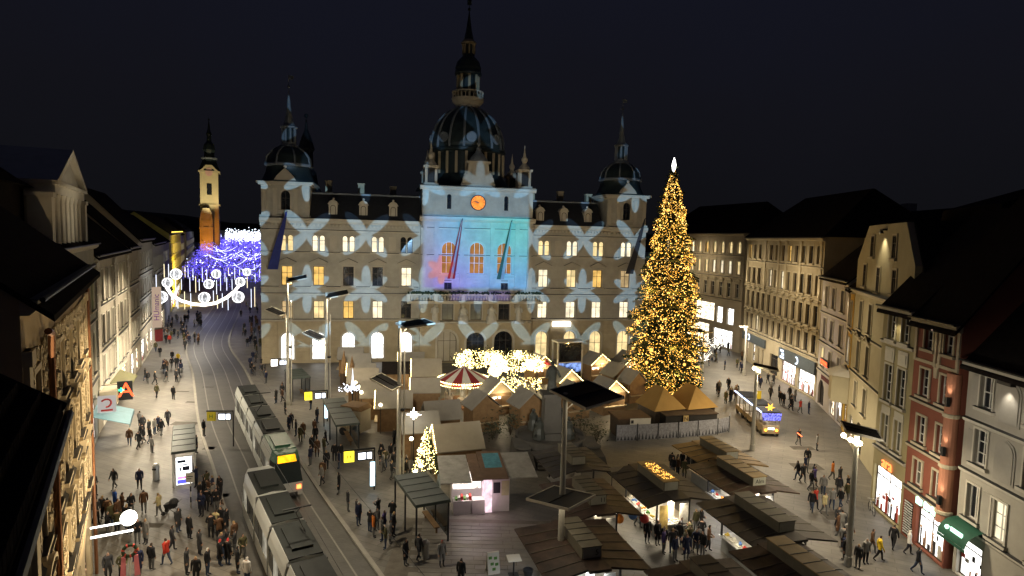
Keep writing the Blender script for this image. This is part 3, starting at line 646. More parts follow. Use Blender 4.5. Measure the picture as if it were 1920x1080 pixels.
hanging_flag(37.0, -2.6, 21.6, 8.2, .5, 1.15, [green_c, white_c], 'green and white banner right of the central town hall window')
hanging_flag(59.3, -1.0, 22.6, 8.2, .9, 1.4, [dark_c], 'dark narrow banner at the right end of the town hall')
# ---------------------------------------------------------------- ground, streets, hills
pave = M('paving_stone', (.155, .142, .122), .55, .3, .35, bump=.25, spec=.4); paving(pave, 2.4, .6, .025, .55)
slab_a = M('slab_stone', (.13, .12, .105), .5, .3, .6, bump=.25, spec=.4); pave_b = M('paving_stone_light', (.15, .138, .118), .6, .25, .5, bump=.25, spec=.35)
track_m = M('track_asphalt', (.06, .056, .05), .55, .3, .8, bump=.3, spec=.4)
steel = M('rail_steel', (.20, .19, .17), .5, .15, 5, metal=.5)
joint = M('joint_dark', (.07, .062, .052), .9, .3, 2); bed_m = M('slab_bed_mortar', (.11, .097, .08), .9, .3, 2)
g = MB(); g.add([(-1500, -300, 0), (1500, -300, 0), (1500, 2500, 0), (-1500, 2500, 0)], [(0, 1, 2, 3)]); tag(g.build('ground', pave), kind='structure')
TL = [(16, -13.4), (2.5, 9), (-9.3, 28.5), (-18.3, 43), (-23.5, 51.7), (-31.0, 64), (-42.2, 84.4), (-55.5, 108), (-70.2, 145), (-83, 175), (-118, 245), (-200, 400)]
def smooth(pts, sub=6):
    out = []
    for i in range(len(pts)-1):
        p0, p1, p2, p3 = [Vector((*pts[max(0, min(len(pts)-1, j))], 0)) for j in (i-1, i, i+1, i+2)]
        for k in range(sub):
            t = k/sub; out.append(.5*((2*p1)+(p2-p0)*t+(2*p0-5*p1+4*p2-p3)*t*t+(3*p1-p0-3*p2+p3)*t**3))
    out.append(Vector((*pts[-1], 0))); return out
def offset(pts, d):
    o = []
    for i, p in enumerate(pts):
        a = pts[max(0, i-1)]; b = pts[min(len(pts)-1, i+1)]; t = (b-a).normalized(); o.append(p+Vector((t.y, -t.x, 0))*d)
    return o
TC = smooth(TL)                                    # centre of the left-hand track; +d is to the right (towards the hall)
def ribbon(pts, a, b, z, name, mat, parent=None, th=0):
    A, B = offset(pts, a), offset(pts, b); m = MB(); n = len(pts)
    vs = [(q.x, q.y, z) for q in A]+[(q.x, q.y, z) for q in B]
    m.add(vs, [(i, n+i, n+i+1, i+1) for i in range(n-1)])
    if th:
        vs2 = [(q.x, q.y, 0) for q in A]+[(q.x, q.y, 0) for q in B]; m.add(vs+vs2, [(2*n+i, i, i+1, 2*n+i+1) for i in range(n-1)]+[(n+i, 3*n+i, 3*n+i+1, n+i+1) for i in range(n-1)])
    return m.build(name, mat, parent)
tb = tag(ribbon(TC, -1.75, 4.7, .006, 'tram_track_bed', track_m), kind='structure')
for d in (-.72, .72, 2.18, 3.62): ribbon(TC, d-.055, d+.055, .02, 'rail', steel, tb, 1)
kerb = M('kerb_stone', (.24, .225, .195), .7, .2, 1)
kb = tag(ribbon(TC, 4.7, 4.98, .12, 'kerb', kerb, None, 1), kind='structure'); 
kb2 = tag(ribbon(TC, -2.0, -1.75, .05, 'kerb', kerb, None, 1), kind='structure')
# drain covers and dark repair patches let into the paving
pt = MB()
for x, y, w, d in ((-33.5, 62, 2.6, 1.2), (-37, 70, 1.2, .5), (-40.5, 74.6, 1.6, .4), (-38.5, 77, 1.4, .4), (-42, 84, 1.5, .35), (-27.5, 55, 1.0, .8), (-21.6, 45, 1.0, .7), (27, 54, 2.6, 1.5), (26, 48.6, 2.4, 1.3), (29, 59, 2.2, 1.0), (24.5, 44, 2, 1.4), (27.5, 66, 2.4, 1.2), (-24, 40, 1.4, .6), (-16, 33, 1.6, .6)):
    pt.box(x-w/2, x+w/2, y-d/2, y+d/2, .0, .006)
tag(pt.build('pavement_patches', joint), kind='structure')
# slabs one by one where they can be told apart: in front of the corner kiosk
sl = tag(MB().box(-7.2, 3.2, 28.4, 42.0, 0, .004).build('slab_bed', bed_m), kind='structure')
slab_me = [MB().box(-.98, .98, -.235, .235, 0, .022+.004*i).mesh('paving_slab', [slab_a, pave_b][i]) for i in (0, 1)]
cnt = 0
rr = random.Random(3)
for j in range(26):
    for i in range(6):
        x = -6.1+i*2.0+(j % 2)*.6-.055*j; y = 28.7+j*.5
        if x > 2.1 or x < -6.2: continue
        put('paving_slab', slab_me[rr.randrange(2)], sl, (x, y, 0), (0, 0, 0)); cnt += 1
hl = MB()
for cx, cy, rx, ry, h in ((-300, 1500, 700, 250, 40), (350, 1300, 520, 240, 34), (-900, 1200, 500, 300, 60)):
    hl.lathe([(1, 0), (.8, h*.45), (.5, h*.8), (.2, h*.97), (.02, h)], 28, (cx, cy, 0), 0, rx, ry)
tag(hl.build('hills', M('hill_woods', (.012, .014, .012), .95, .3, .02), None, True), kind='structure')
# ---------------------------------------------------------------- right-hand row (far end first)
cream = M('plaster_cream', (.36, .31, .22), .85, .15, .5, bump=.15); beige = M('plaster_beige', (.36, .31, .235), .85, .15, .5, bump=.15)
lilac = M('plaster_lilac', (.40, .37, .36), .85, .12, .5, bump=.15); ochre = M('plaster_ochre', (.40, .25, .05), .85, .15, .6, bump=.15)
olive = M('plaster_olive', (.31, .265, .145), .85, .14, .6, bump=.15); yell = M('plaster_pale_yellow', (.35, .31, .205), .85, .12, .6, bump=.15)
redp = M('plaster_brick_red', (.21, .07, .045), .85, .14, .8, bump=.2); greyp = M('plaster_grey', (.36, .335, .285), .85, .12, .6, bump=.15)
trim_w = M('trim_white', (.50, .47, .40), .8, .12, 1); trim_c = M('trim_cream', (.44, .385, .28), .8, .12, 1); trim_g = M('trim_grey', (.33, .31, .27), .85, .12, 1)
shopfront = M('shopfront_slate_blue', (.07, .085, .10), .6, .15, 2)
dk = glass_dark
def xs(a, b, n): return [a+(b-a)*i/(n-1) for i in range(n)]
R0, L0, z0_ = house('corner_house', 'long pale corner house beyond the big Christmas tree, its top windows lit', (33.4, 138.8), (41.5, 110.2), 21.8, 14, beige, roof_dark, 6,
    [dict(xs=xs(3, 28.3, 11), z=18.0, w=1.1, h=2.2, ar=True, lit=[lit_warm, lit_warm, lit_pale, lit_amber, lit_warm]), dict(xs=xs(3, 28.3, 11), z=14.2, w=1.1, h=2.4, lit=[lit_warm, lit_pale, dk, lit_warm], ped='flat'),
     dict(xs=xs(3, 28.3, 11), z=9.9, w=1.1, h=2.6, lit=[dk, dk, glass_grey], ped='seg')], trim_c, frame_white, (17.4, 13.4, 9.2),
    [(15, 21.5, 4.7, 8.3, shop_warm), (22.3, 24.2, 4.7, 7.8, shop_white), (25.6, 27.6, 4.7, 7.8, shop_white), (12, 20, .2, 4, shop_warm), (21.5, 27.5, .2, 3.6, shop_white)], seed=3, roof='hip')
R1, L1_, z1_ = house('palace_house', 'grand five storey cream facade with uplit pilasters and a slate blue shopfront', (40.3, 105.6), (39.3, 77.5), 21.0, 15, cream, roof_dark, 6.5,
    [dict(xs=xs(1.6, 26.8, 12), z=17.5, w=1.15, h=2.3, lit=[dk, dk, dk, glass_grey, lit_amber, dk], fm=frame_dark), dict(xs=xs(1.6, 26.8, 12), z=13.4, w=1.2, h=2.6, lit=[dk, dk, dk, lit_pale, glass_grey], fm=frame_dark),
     dict(xs=xs(1.6, 26.8, 12), z=9.4, w=1.2, h=2.7, lit=dk, ped='seg', fm=frame_dark), dict(xs=xs(1.6, 26.8, 12), z=5.9, w=1.2, h=2.4, lit=[dk, dk, lit_pale, dk, glass_grey], ped='seg', fm=frame_dark)], trim_c, frame_dark, (16.9, 12.7, 8.9, 5.2),
    [(2, 3, .8, 3.4, shop_warm), (5, 6, .6, 3.4, shop_white), (7.2, 8.0, .6, 3.2, shop_warm), (9.0, 9.8, .6, 3.2, shop_warm), (17.0, 21.8, .2, 3.1, shop_pink), (22.6, 27.6, .2, 3.1, shop_white), (12.5, 15.6, .2, 3.3, glass_dark)],
    pilasters=[(q, 12.8, 20.4) for q in (.6, 8.5, 13.8, 16.6, 21.4, 27.4)], pm_w=.62, seed=5, roof='hip')
q = MB(); q.box(.3, 10.6, -.25, -.02, 3.6, 4.9); q.box(16.4, 28.0, -.3, -.02, 3.3, 4.9); q.build('shop_fascia', shopfront, R1)
def logo(par, x, z, y, s, mat, kind):
    m_ = MB()
    if kind == 'bars':
        for i, (w, dx) in enumerate(((1.2, 0), (.7, .2), (1.0, -.1))): m_.box(x+dx-w*s/2, x+dx+w*s/2, y-.05, y, z+(i-1)*.42*s-.14*s, z+(i-1)*.42*s+.14*s)
    elif kind == 'arc':
        pts = [(x+.55*s*math.cos(t), y, z+.5*s*math.sin(t)) for t in [(-1.9+i*.55) for i in range(8)]]; m_.path(pts, .12*s, 5)
    elif kind == 'blob':
        m_.box(x-.6*s, x-.1*s, y-.06, y, z-.35*s, z+.35*s); m_.box(x-.02*s, x+.5*s, y-.06, y, z-.1*s, z+.4*s); m_.ball((x+.55*s, y-.03, z-.15*s), .22*s, 6, 4)
    return m_.build('shop_logo', mat, par)
sign_cool = EM('sign_light_cool', (.75, .85, 1), 2.2, True); sign_red = EM('sign_light_red', (1, .10, .03), 3.2, True); sign_org = EM('sign_light_orange', (1, .20, .05), 3.5, True); sign_grn = EM('sign_light_green', (.55, 1, .75), 2.6, True)
logo(R1, 3.6, 4.3, -.27, .9, sign_cool, 'arc'); logo(R1, 17.8, 4.1, -.32, 1.1, sign_cool, 'bars'); logo(R1, 22.6, 4.1, -.32, .9, sign_cool, 'arc')
R2, L2_, z2_ = house('lilac_house', 'pale lilac narrow house with three rows of three windows over an arcade', (39.2, 77.2), (36.6, 66.2), 16.2, 13, lilac, roof_dark, 6,
    [dict(xs=[2.3, 5.4, 9.0], z=12.5, w=1.25, h=2.4, lit=[glass_grey, dk, dk]), dict(xs=[2.3, 5.4, 9.0], z=8.6, w=1.25, h=2.4, lit=[dk, glass_grey, dk]), dict(xs=[2.0, 5.4, 9.0], z=5.0, w=1.2, h=2.3, lit=[glass_grey, dk, dk])], trim_w, frame_white, (11.5, 7.8, 4.2),
    [(1.0, 3.6, .1, 3.3, glass_dark, True), (6.2, 8.2, .1, 3.2, shop_warm, True), (9.0, 10.9, .1, 3.2, shop_white, True)], seed=8)
q = MB(); q.box(2.0-.45, 2.0+.45, -.02, .15, 5.1, 7.2); q.build('lit_curtain', lit_warm, R2)
q = MB(); q.box(5.0, 8.2, -.95, -.75, 5.9, 6.6); s_ = q.build('hanging_sign', dark_metal, R2); q = MB()
for i in range(7): q.box(5.2+i*.4, 5.48+i*.4, -.985, -.952, 6.05, 6.45)
q.box(5.0, 8.2, -.97, -.95, 5.92, 5.97); q.build('neon_letters', sign_red, s_); q = MB(); q.box(2.4, 10.4, -.12, -.02, 3.5, 4.0); q.build('sign_board', M('maroon_board', (.10, .02, .02)), R2)
R2b, a_, zb_ = house('ochre_house', 'narrow ochre house with one bright window column and a white corner pilaster', (36.5, 66.0), (35.1, 62.6), 15.6, 12, ochre, roof_dark, 5,
    [dict(xs=[2.2], z=11.6, w=1.1, h=2.5, lit=glass_grey), dict(xs=[2.2], z=7.7, w=1.1, h=2.6, lit=lit_white), dict(xs=[1.9], z=4.2, w=1.2, h=2.4, lit=dk)], trim_w, frame_white, (10.9, 6.9), [(.5, 3.0, .1, 3.2, shop_warm)], pilasters=((.45, 6.8, 15.0),), pm_w=.8, seed=2)
R3, L3_, z3_ = house('gabled_house', 'pale yellow house with a tall lamp lit gable rising above its neighbours', (35.0, 62.3), (29.6, 45.2), 15.8, 22, yell, roof_dark, 6,
    [dict(xs=[3.0, 6.6], z=11.9, w=1.1, h=2.7, lit=dk, fm=frame_dark), dict(xs=[3.0, 6.6], z=7.9, w=1.1, h=2.8, lit=dk, ped='gable', fm=frame_dark), dict(xs=[3.0, 6.6], z=4.3, w=1.1, h=2.4, lit=[dk, glass_grey], fm=frame_dark)], trim_c, frame_dark, (11.2, 7.2), [(.6, 2.6, .1, 3.0, shop_warm, True), (4, 6.5, .1, 3.2, glass_dark, True)], roof='none', seed=4)
gz = [(0, 15.82), (18, 15.82), (18, 18.6), (15.2, 21.9), (3.7, 21.9), (0, 18.6)]
gw = [(5.6, 19.0, 1.1, 1.9), (12.6, 19.0, 1.1, 1.9), (3.4, 16.1, 1.0, 2.1), (8.3, 15.9, 1.1, 2.2), (13.2, 16.1, 1.1, 2.0)]
b = MB(); b.slab(gz, .02, .5); b.build('gable', yell, R3)
for x, z, w, h in gw:
    q = window(R3, x, z, w, h, frame_dark, dk, False, 2, (.66,), trim_c, .14, None, 0, -.06)
r = MB(); r.T = Matrix.Rotation(0, 4, 'Z')
pr = [(-.4, 18.4), (3.5, 22.05), (15.4, 22.05), (18.4, 18.4), (18.2, 15.7), (-.2, 15.7)]
r.slab(pr, .5, 6.0); r.hexa([(-.4, 6, 15.7), (18.4, 6, 15.7), (18.4, 22, 15.7), (-.4, 22, 15.7)], [(3.5, 6, 23.4), (15.4, 6, 23.4), (13.4, 16, 26.8), (5.5, 16, 26.8)])
r.build('roof', roof_dark, R3)
q = MB(); q.box(9.0, 10.0, -.35, .0, 21.35, 21.5); q.tube((9.5, -.3, 21.35), (9.5, -.3, 21.1), .12, .18); q.build('gable_lamp', dark_metal, R3)
bay = MB(); bay.prism([(-.6, 0), (.4, -1.5), (3.2, -1.5), (4.0, 0)], 3.6, 6.4); bay.build('bay', yell, R2b); bay = MB(); bay.hexa([(-.9, 0, 6.42), (.2, -1.8, 6.42), (3.5, -1.8, 6.42), (4.3, 0, 6.42)], [(-.2, 0, 7.1), (.9, -.6, 7.1), (2.7, -.6, 7.1), (3.6, 0, 7.1)]); bay.build('bay_roof', trim_w, R2b)
R4, L4_, z4_ = house('olive_house', 'olive yellow house with tall panelled windows over an orange lettered shop', (28.1, 46.0), (27.7, 41.6), 15.7, 12, olive, roof_dark, 7,
    [dict(xs=[1.35, 3.15], z=13.2, w=.95, h=1.9, lit=dk, nx=2, bars=(.33, .66), t=.1), dict(xs=[1.35, 3.15], z=8.6, w=1.0, h=2.7, lit=[dk, dk], nx=2, bars=(.25, .5, .75), t=.12), dict(xs=[1.35, 3.15], z=5.3, w=1.0, h=2.3, lit=glass_grey, nx=2, bars=(.6,), t=.1)], trim_w, frame_white, (12.8, 4.7),
    [(.25, 4.1, .15, 3.5, shop_white)], seed=6, gutter=True)
for x in (1.35, 3.15):
    q = MB(); q.box(x-.62, x+.62, -.08, 0, 11.55, 12.6); q.box(x-.45, x+.45, -.13, -.081, 11.75, 12.4); q.box(x-.6, x+.6, -.05, 0, 7.7, 8.2); q.build('wall_panel', trim_w, R4)
text(R4, 'ara', 1.15, (2.2, -.12, 4.05), (PI/2, 0, 0), sign_org, .03, 'shop_sign')
R5, L5_, z5_ = house('red_house', 'brick red house with white framed windows and a bright shop below', (27.65, 41.5), (27.35, 36.85), 15.4, 12, redp, roof_dark, 8,
    [dict(xs=[1.5, 3.55], z=13.3, w=.92, h=1.75, lit=dk, bars=(.33, .66), t=.12), dict(xs=[1.4, 3.5], z=10.1, w=.95, h=1.85, lit=[dk, dk], bars=(.33, .66), t=.14), dict(xs=[1.4, 3.5], z=6.9, w=.95, h=1.85, lit=dk, bars=(.33, .66), t=.14), dict(xs=[1.4, 3.5], z=4.0, w=.95, h=1.75, lit=glass_grey, bars=(.5,), t=.12)], trim_c, frame_white, (9.55, 6.35, 3.35),
    [(1.6, 4.5, .12, 2.75, shop_white), (.2, 1.2, .1, 2.6, glass_dark)], seed=7)
q = MB()
for x in (.15, 4.5): q.box(x-.12, x+.12, -.1, 0, 12.4, 15.0)
q.box(.05, 4.6, -.08, 0, 12.35, 12.55); q.box(.05, 4.6, -.08, 0, 14.9, 15.05); q.box(2.2, 2.42, -.1, 0, 12.3, 14.9); q.box(2.62, 2.84, -.1, 0, 12.3, 14.9); q.slab([(2.3, 12.3), (2.74, 12.3), (2.66, 11.6), (2.38, 11.6)], -.1, 0); q.build('window_frame_band', trim_c, R5)
salm = M('plaster_salmon', (.36, .16, .10), .8, .1, 1)
q = MB(); q.lathe([(.42, 2.9), (.42, 12.3)], 16, (L5_-.35, 0, 0)); q.build('rounded_corner', salm, R5)
q = MB()
for z in (3.4, 6.35, 9.55): q = MB(); q.lathe([(.44, z), (.5, z+.05), (.5, z+.22), (.44, z+.26)], 16, (L5_-.35, 0, 0)); q.build('corner_band', trim_c, R5)
for i, z in enumerate((4.1, 7.2, 10.3)):
    q = MB(); q.box(L5_-.16, L5_+.06, -.62, -.42, z, z+.55); q.build('uplight_box', dark_metal, R5)
q = MB()
for i, (x, w) in enumerate(((1.9, .55), (2.75, .5), (3.5, .55))):
    q.box(x-w/2, x+w/2, -.14, -.02, 2.92, 3.36); q.ball((x, -.08, 3.3), .2, 8, 5)
q.build('shop_sign', sign_grn, R5)
sl_ = M('black_slat', (.03, .03, .03), .6); q = MB()
for i in range(13): q.box(.25, 1.15, -.06, -.0, .3+i*.18, .37+i*.18)
q.build('striped_shutter', M('shutter_white', (.5, .5, .48), .6), R5)
R6, L6_, z6_ = house('grey_house', 'pale grey house with blind arched panels at the near end of the right row', (27.75, 36.6), (27.2, 20.0), 13.4, 12, greyp, roof_dark, 7,
    [dict(xs=[1.6, 5.2, 8.8, 12.4], z=10.7, w=1.0, h=1.9, lit=dk, bars=(.5,), t=.12), dict(xs=[1.5, 5.2, 8.8, 12.4], z=7.3, w=1.0, h=2.1, lit=[glass_grey, dk], bars=(.33, .66), t=.12), dict(xs=[1.25], z=3.9, w=.95, h=2.1, lit=dk, bars=(), t=.12), dict(xs=[3.3, 6.2, 9.4], z=3.6, w=1.1, h=2.3, lit=lit_pale, bars=(.33, .66), t=.12)], trim_w, frame_white, (9.6, 6.5, 3.1),
    [(.3, 2.3, .1, 2.5, shop_white, False), (4.4, 6.2, .1, 2.6, glass_dark, True)], seed=9)
for x, z in ((3.4, 10.3), (7.0, 10.3), (3.35, 7.0), (7.0, 7.0)):
    q = MB(); q.slab([(x-.75, z), (x+.75, z)]+arch_pts(x, z+1.7, .75), -.05, 0); q.slab([(x-.62, z+.12), (x+.62, z+.12)]+arch_pts(x, z+1.7, .62), -.09, -.051); q.build('blind_arch', trim_g, R6)
for a_ in ((.5, .95, 10.6, 12.5), (.4, .9, 7.2, 9.2), (2.0, 2.9, 3.5, 6.0)): q = MB(); q.box(a_[0], a_[1], -.05, 0, a_[2], a_[3]); q.build('wall_panel', trim_g, R6)
q = MB(); q.box(2.9, 3.9, -.5, -.2, 12.55, 12.72); q.box(3.3, 3.5, -.4, 0, 12.6, 12.68); q.build('wall_lamp', dark_metal, R6)
aw = MB(); n = 9; vs = []
for i in range(n+1):
    t = PI/2*i/n
    for x in (.1, 2.5): vs.append((x, -1.15*math.sin(t), 2.6+1.0*math.cos(t)))
aw.add(vs, [(2*i, 2*i+2, 2*i+3, 2*i+1) for i in range(n)]); aw.slab([(0.1, 2.58), (2.5, 2.58), (2.5, 2.4), (.1, 2.4)], -1.17, -1.14)
ao = aw.build('awning', M('awning_green', (.015, .07, .045), .7), R6)
q = MB(); q.box(1.0, 2.0, -1.02, -.95, 3.05, 3.3); q.ball((.7, -1.0, 3.15), .14); q.build('awning_sign', sign_grn, ao)
# dark roofs behind the right row
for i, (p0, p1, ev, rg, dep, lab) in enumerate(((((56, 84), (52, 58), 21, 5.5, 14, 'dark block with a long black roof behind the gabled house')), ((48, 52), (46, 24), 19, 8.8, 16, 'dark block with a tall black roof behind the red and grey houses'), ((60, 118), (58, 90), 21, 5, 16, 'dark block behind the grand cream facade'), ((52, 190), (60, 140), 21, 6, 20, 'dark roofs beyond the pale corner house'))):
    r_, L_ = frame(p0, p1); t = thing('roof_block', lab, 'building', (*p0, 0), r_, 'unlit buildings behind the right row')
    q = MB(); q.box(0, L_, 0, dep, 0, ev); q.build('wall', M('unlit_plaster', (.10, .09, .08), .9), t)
    q = MB(); q.sect([(-.5, ev+.02), (dep/2, ev+rg), (dep+.5, ev+.02)], -.3, L_+.3); ro = q.build('roof', roof_dark, t)
    q = MB(); q.box(L_*.4, L_*.4+2, dep/2-.8, dep/2+.8, ev+rg-1.2, ev+rg+1.3); q.build('chimney', trim_g, ro)
# ---------------------------------------------------------------- left-hand row
sand = M('plaster_sand', (.40, .32, .20), .85, .15, .6, bump=.2); stone_g = M('stone_grey_green', (.25, .235, .19), .85, .15, .6, bump=.2); warmw = M('plaster_warm_white', (.42, .38, .31), .85, .12, .6, bump=.15)
LA, La, za = house('stucco_house', 'ornate gilded stucco house front under a dark overhanging roof', (-13.9, 17.2), (-24.0, 34.2), 18.0, 12, sand, roof_dark, 5,
    [dict(xs=[2.2, 5.4, 8.6, 11.8, 15.0, 18.0], z=13.3, w=1.15, h=2.1, lit=[dk, glass_grey], t=.2), dict(xs=[2.2, 5.4, 8.6, 11.8, 15.0, 18.0], z=9.7, w=1.15, h=2.2, lit=[dk, dk, glass_grey], t=.2, ped='seg'), dict(xs=[2.2, 5.4, 8.6, 11.8, 15.0, 18.0], z=6.0, w=1.15, h=2.2, lit=dk, t=.2, ped='seg')], trim_c, frame_dark, (12.6, 8.9, 5.2), [(1, 4, .2, 3.8, shop_warm, True), (6, 9, .2, 3.8, shop_warm, True), (11, 14, .2, 3.8, shop_warm, True), (15.4, 18.4, .2, 3.8, shop_warm, True)], seed=11, overhang=.8,
    pilasters=[(q, 5.6, 16.4) for q in (.35, La_ if False else 19.2)] if False else [(.4, 5.5, 16.4), (19.2, 5.5, 16.4)], pm_w=.6)
sc = MB(); rs = random.Random(21)                  # stucco scrollwork in the panels between the windows
def scroll(cx, cz, s, flip):
    pts = []
    for i in range(12):
        t = i/11*2.6*PI; r = s*(1-.8*i/11); pts.append((cx+flip*r*math.cos(t)*.9, -.06, cz+r*math.sin(t)))
    sc.path(pts, .055, 4)
for zc, hh in ((12.1, .8), (8.5, .8), (4.8, .6), (15.9, .6)):
    for k in range(26):
        x = .9+k*.71; scroll(x, zc+rs.uniform(-.1, .1), rs.uniform(.24, .36)*1.1, rs.choice((-1, 1)))
for x in (3.8, 7.0, 10.2, 13.4, 16.5, .95, 19.0-.2):
    for z in (6.2, 6.9, 7.6, 8.2, 9.8, 10.5, 11.2, 13.4, 14.1, 14.8, 15.4):
        scroll(x-.32, z, .3, 1); scroll(x+.32, z+.1, .3, -1); sc.ball((x, -.05, z+.3), .13, 6, 4)
tag(sc.build('stucco_ornament', trim_c, LA), kind='stuff')
cpipe = M('copper_pipe', (.22, .10, .05), .5, metal=.6); q = MB(); q.tube((19.45, -.2, 0), (19.45, -.2, 16.6), .09); q.build('downpipe', cpipe, LA); q = MB(); q.tube((4.3, -.2, 0), (4.3, -.2, 15.5), .11); q.path([(4.3, -.2, 15.5), (3.6, -.3, 16.4), (2.0, -.4, 16.7)], .11, 8); q.build('downpipe', cpipe, LA)
LB, Lb, zb2 = house('arcade_house', 'grey green house with tall greenish windows and a pedimented rooftop pavilion', (-28.2, 36.5), (-39.5, 57.8), 18.6, 14, stone_g, roof_dark, 6,
    [dict(xs=xs(2.4, 21.6, 6), z=12.4, w=1.7, h=3.6, ar=True, lit=[lit_green, glass_grey], t=.2), dict(xs=xs(2.4, 21.6, 6), z=6.6, w=1.7, h=3.8, ar=True, lit=[lit_green, lit_green, glass_grey], t=.2)], trim_c, frame_dark, (11.2, 5.6), [(x-1.4, x+1.4, .15, 4.6, m_, True) for x, m_ in zip(xs(2.4, 21.6, 6), (dk, dk, shop_warm, dk, shop_warm, shop_white))], seed=12, roof='none')
q = MB(); q.sect([(-.6, 18.6), (5, 20.4), (14, 20.8), (14, 18.6)], -.1, Lb+.1); q.build('roof', roof_dark, LB)
pv = thing('rooftop_pavilion', 'columned rooftop pavilion with a triangular pediment above the left row', 'pavilion', (*(Vector((-28.2, 36.5, 0))+Vector((math.cos(zb2), math.sin(zb2), 0))*5.6)[:2], 18.3), zb2)
q = MB(); q.box(0, 12.6, .6, 9, 0, 4.0); q.build('wall', greyp, pv)
q = MB(); q.box(-.3, 12.9, -.1, 9, -.3, .35); q.box(-.3, 12.9, -.1, 9, 3.9, 4.5); q.box(-.5, 13.1, -.3, 9, 4.5, 4.75); q.build('entablature', trim_w, pv)
q = MB(); q.slab([(.6, 4.76), (12.0, 4.76), (6.3, 7.0)], .1, 8.8); q.build('pediment', greyp, pv)
q = MB(); q.slab([(-.6, 4.75), (.4, 4.75), (6.3, 7.05), (6.3, 7.5)], -.3, 9); q.slab([(13.2, 4.75), (6.3, 7.5), (6.3, 7.05), (12.2, 4.75)], -.3, 9); q.build('pediment_trim', trim_w, pv)
for x in (1.6, 3.5, 5.4, 7.3, 9.2, 11.1): q = MB(); q.lathe([(.36, .35), (.3, .6), (.28, 3.4), (.38, 3.9)], 10, (x, .25, 0)); q.build('column', trim_w, pv)
for x in (2.55, 4.45, 6.35, 8.25, 10.15): q = MB(); q.box(x-.5, x+.5, .52, .59, .7, 3.5); q.build('pane', glass_grey, pv)
for x in (-1.2, 13.6): q = MB(); q.box(x-.5, x+.5, -.1, 1.2, -.3, 3.6); q.box(x-.65, x+.65, -.2, 1.3, 3.6, 3.9); q.build('side_pier', trim_w, pv)
q = MB(); q.box(-14, -.9, 1.5, 9, -1, 4.2); q.sect([(1, 4.2), (5, 6.8), (9, 4.2)], -14, 14); q.build('roof', roof_dark, pv)
LC, Lc, zc2 = house('pilaster_house', 'warm lit corner house with tall banded pilasters and sparkling first floor windows', (-39.7, 58.0), (-49.4, 78.6), 17.4, 14, warmw, roof_dark, 6.5,
    [dict(xs=[4.0, 7.0, 10.0, 13.4, 16.4, 19.4], z=12.6, w=1.3, h=3.2, lit=[lit_green, dk, glass_grey], t=.14, fm=frame_dark), dict(xs=[4.0, 7.0, 10.0, 13.4, 16.4, 19.4], z=8.2, w=1.3, h=3.0, lit=[dk, glass_grey], t=.14, fm=frame_dark), dict(xs=[4.0, 7.0, 10.0, 13.4, 16.4, 19.4], z=4.4, w=1.3, h=2.7, lit=[shop_warm, lit_pale, shop_warm], t=.14)], trim_w, frame_white, (12.0, 7.4, 3.9),
    [(2.8, 6.8, .15, 3.3, shop_white), (8, 13, .15, 3.3, shop_warm), (14.2, 20.6, .15, 3.3, shop_warm)], pilasters=[(1.1, 4.0, 16.6), (11.7, 4.0, 16.6), (21.8, 4.0, 16.6)], pm_w=1.5, seed=13)
for x in (1.1, 11.7, 21.8):
    for i in range(14):
        q = MB(); q.box(x-.82, x+.82, -.21, -.161, 4.6+i*.82, 4.6+i*.82+.72); q.build('stone_band', warmw, LC)
q = MB(); q.hexa([(6.5, -.1, 3.5), (13.5, -.1, 3.5), (13.5, -1.8, 2.7), (6.5, -1.8, 2.7)], [(6.5, -.1, 3.6), (13.5, -.1, 3.6), (13.5, -1.8, 2.8), (6.5, -1.8, 2.8)]); q.build('awning', M('awning_olive', (.085, .08, .03), .7), LC)
q = MB(); q.box(-.2, 3.2, -1.6, -.17, 2.9, 4.2); q.box(.9, 2.1, -1.66, -1.6, 3.2, 3.9, 1); q.build('sign_canopy', [trim_c, M('amber_board', (.35, .18, .05))], LC)
LD, Ld, zd = house('slim_house', 'slim reddish balcony house beside the warm pilastered house', (-49.5, 78.9), (-53.4, 87.3), 17.6, 12, beige, roof_dark, 6,
    [dict(xs=[2, 4.6, 7.3], z=13, w=1.1, h=2.4, lit=[dk, glass_grey]), dict(xs=[2, 4.6, 7.3], z=9, w=1.1, h=2.4, lit=dk), dict(xs=[2, 4.6, 7.3], z=5, w=1.1, h=2.4, lit=[dk, lit_pale])], trim_w, frame_white, (12.2, 8.2, 4.2), [(.6, 4.2, .15, 3.4, shop_white), (5, 8.6, .15, 3.4, shop_warm)], seed=14)
LE, Le, ze = house('white_lit_house', 'grey white house catching the cool light of the street decorations', (-53.6, 87.8), (-61.6, 104.8), 18.5, 13, warmw, roof_dark, 7,
    [dict(xs=xs(2, 16.5, 6), z=14, w=1.1, h=2.4, lit=[dk, glass_grey]), dict(xs=xs(2, 16.5, 6), z=10, w=1.1, h=2.4, lit=dk), dict(xs=xs(2, 16.5, 6), z=6, w=1.1, h=2.4, lit=[dk, lit_pale])], trim_w, frame_white, (13, 9.2, 5), [(1, 6, .15, 3.6, shop_white), (7, 12, .15, 3.6, shop_warm), (13, 17.6, .15, 3.6, shop_white)], seed=15, roof='gable')
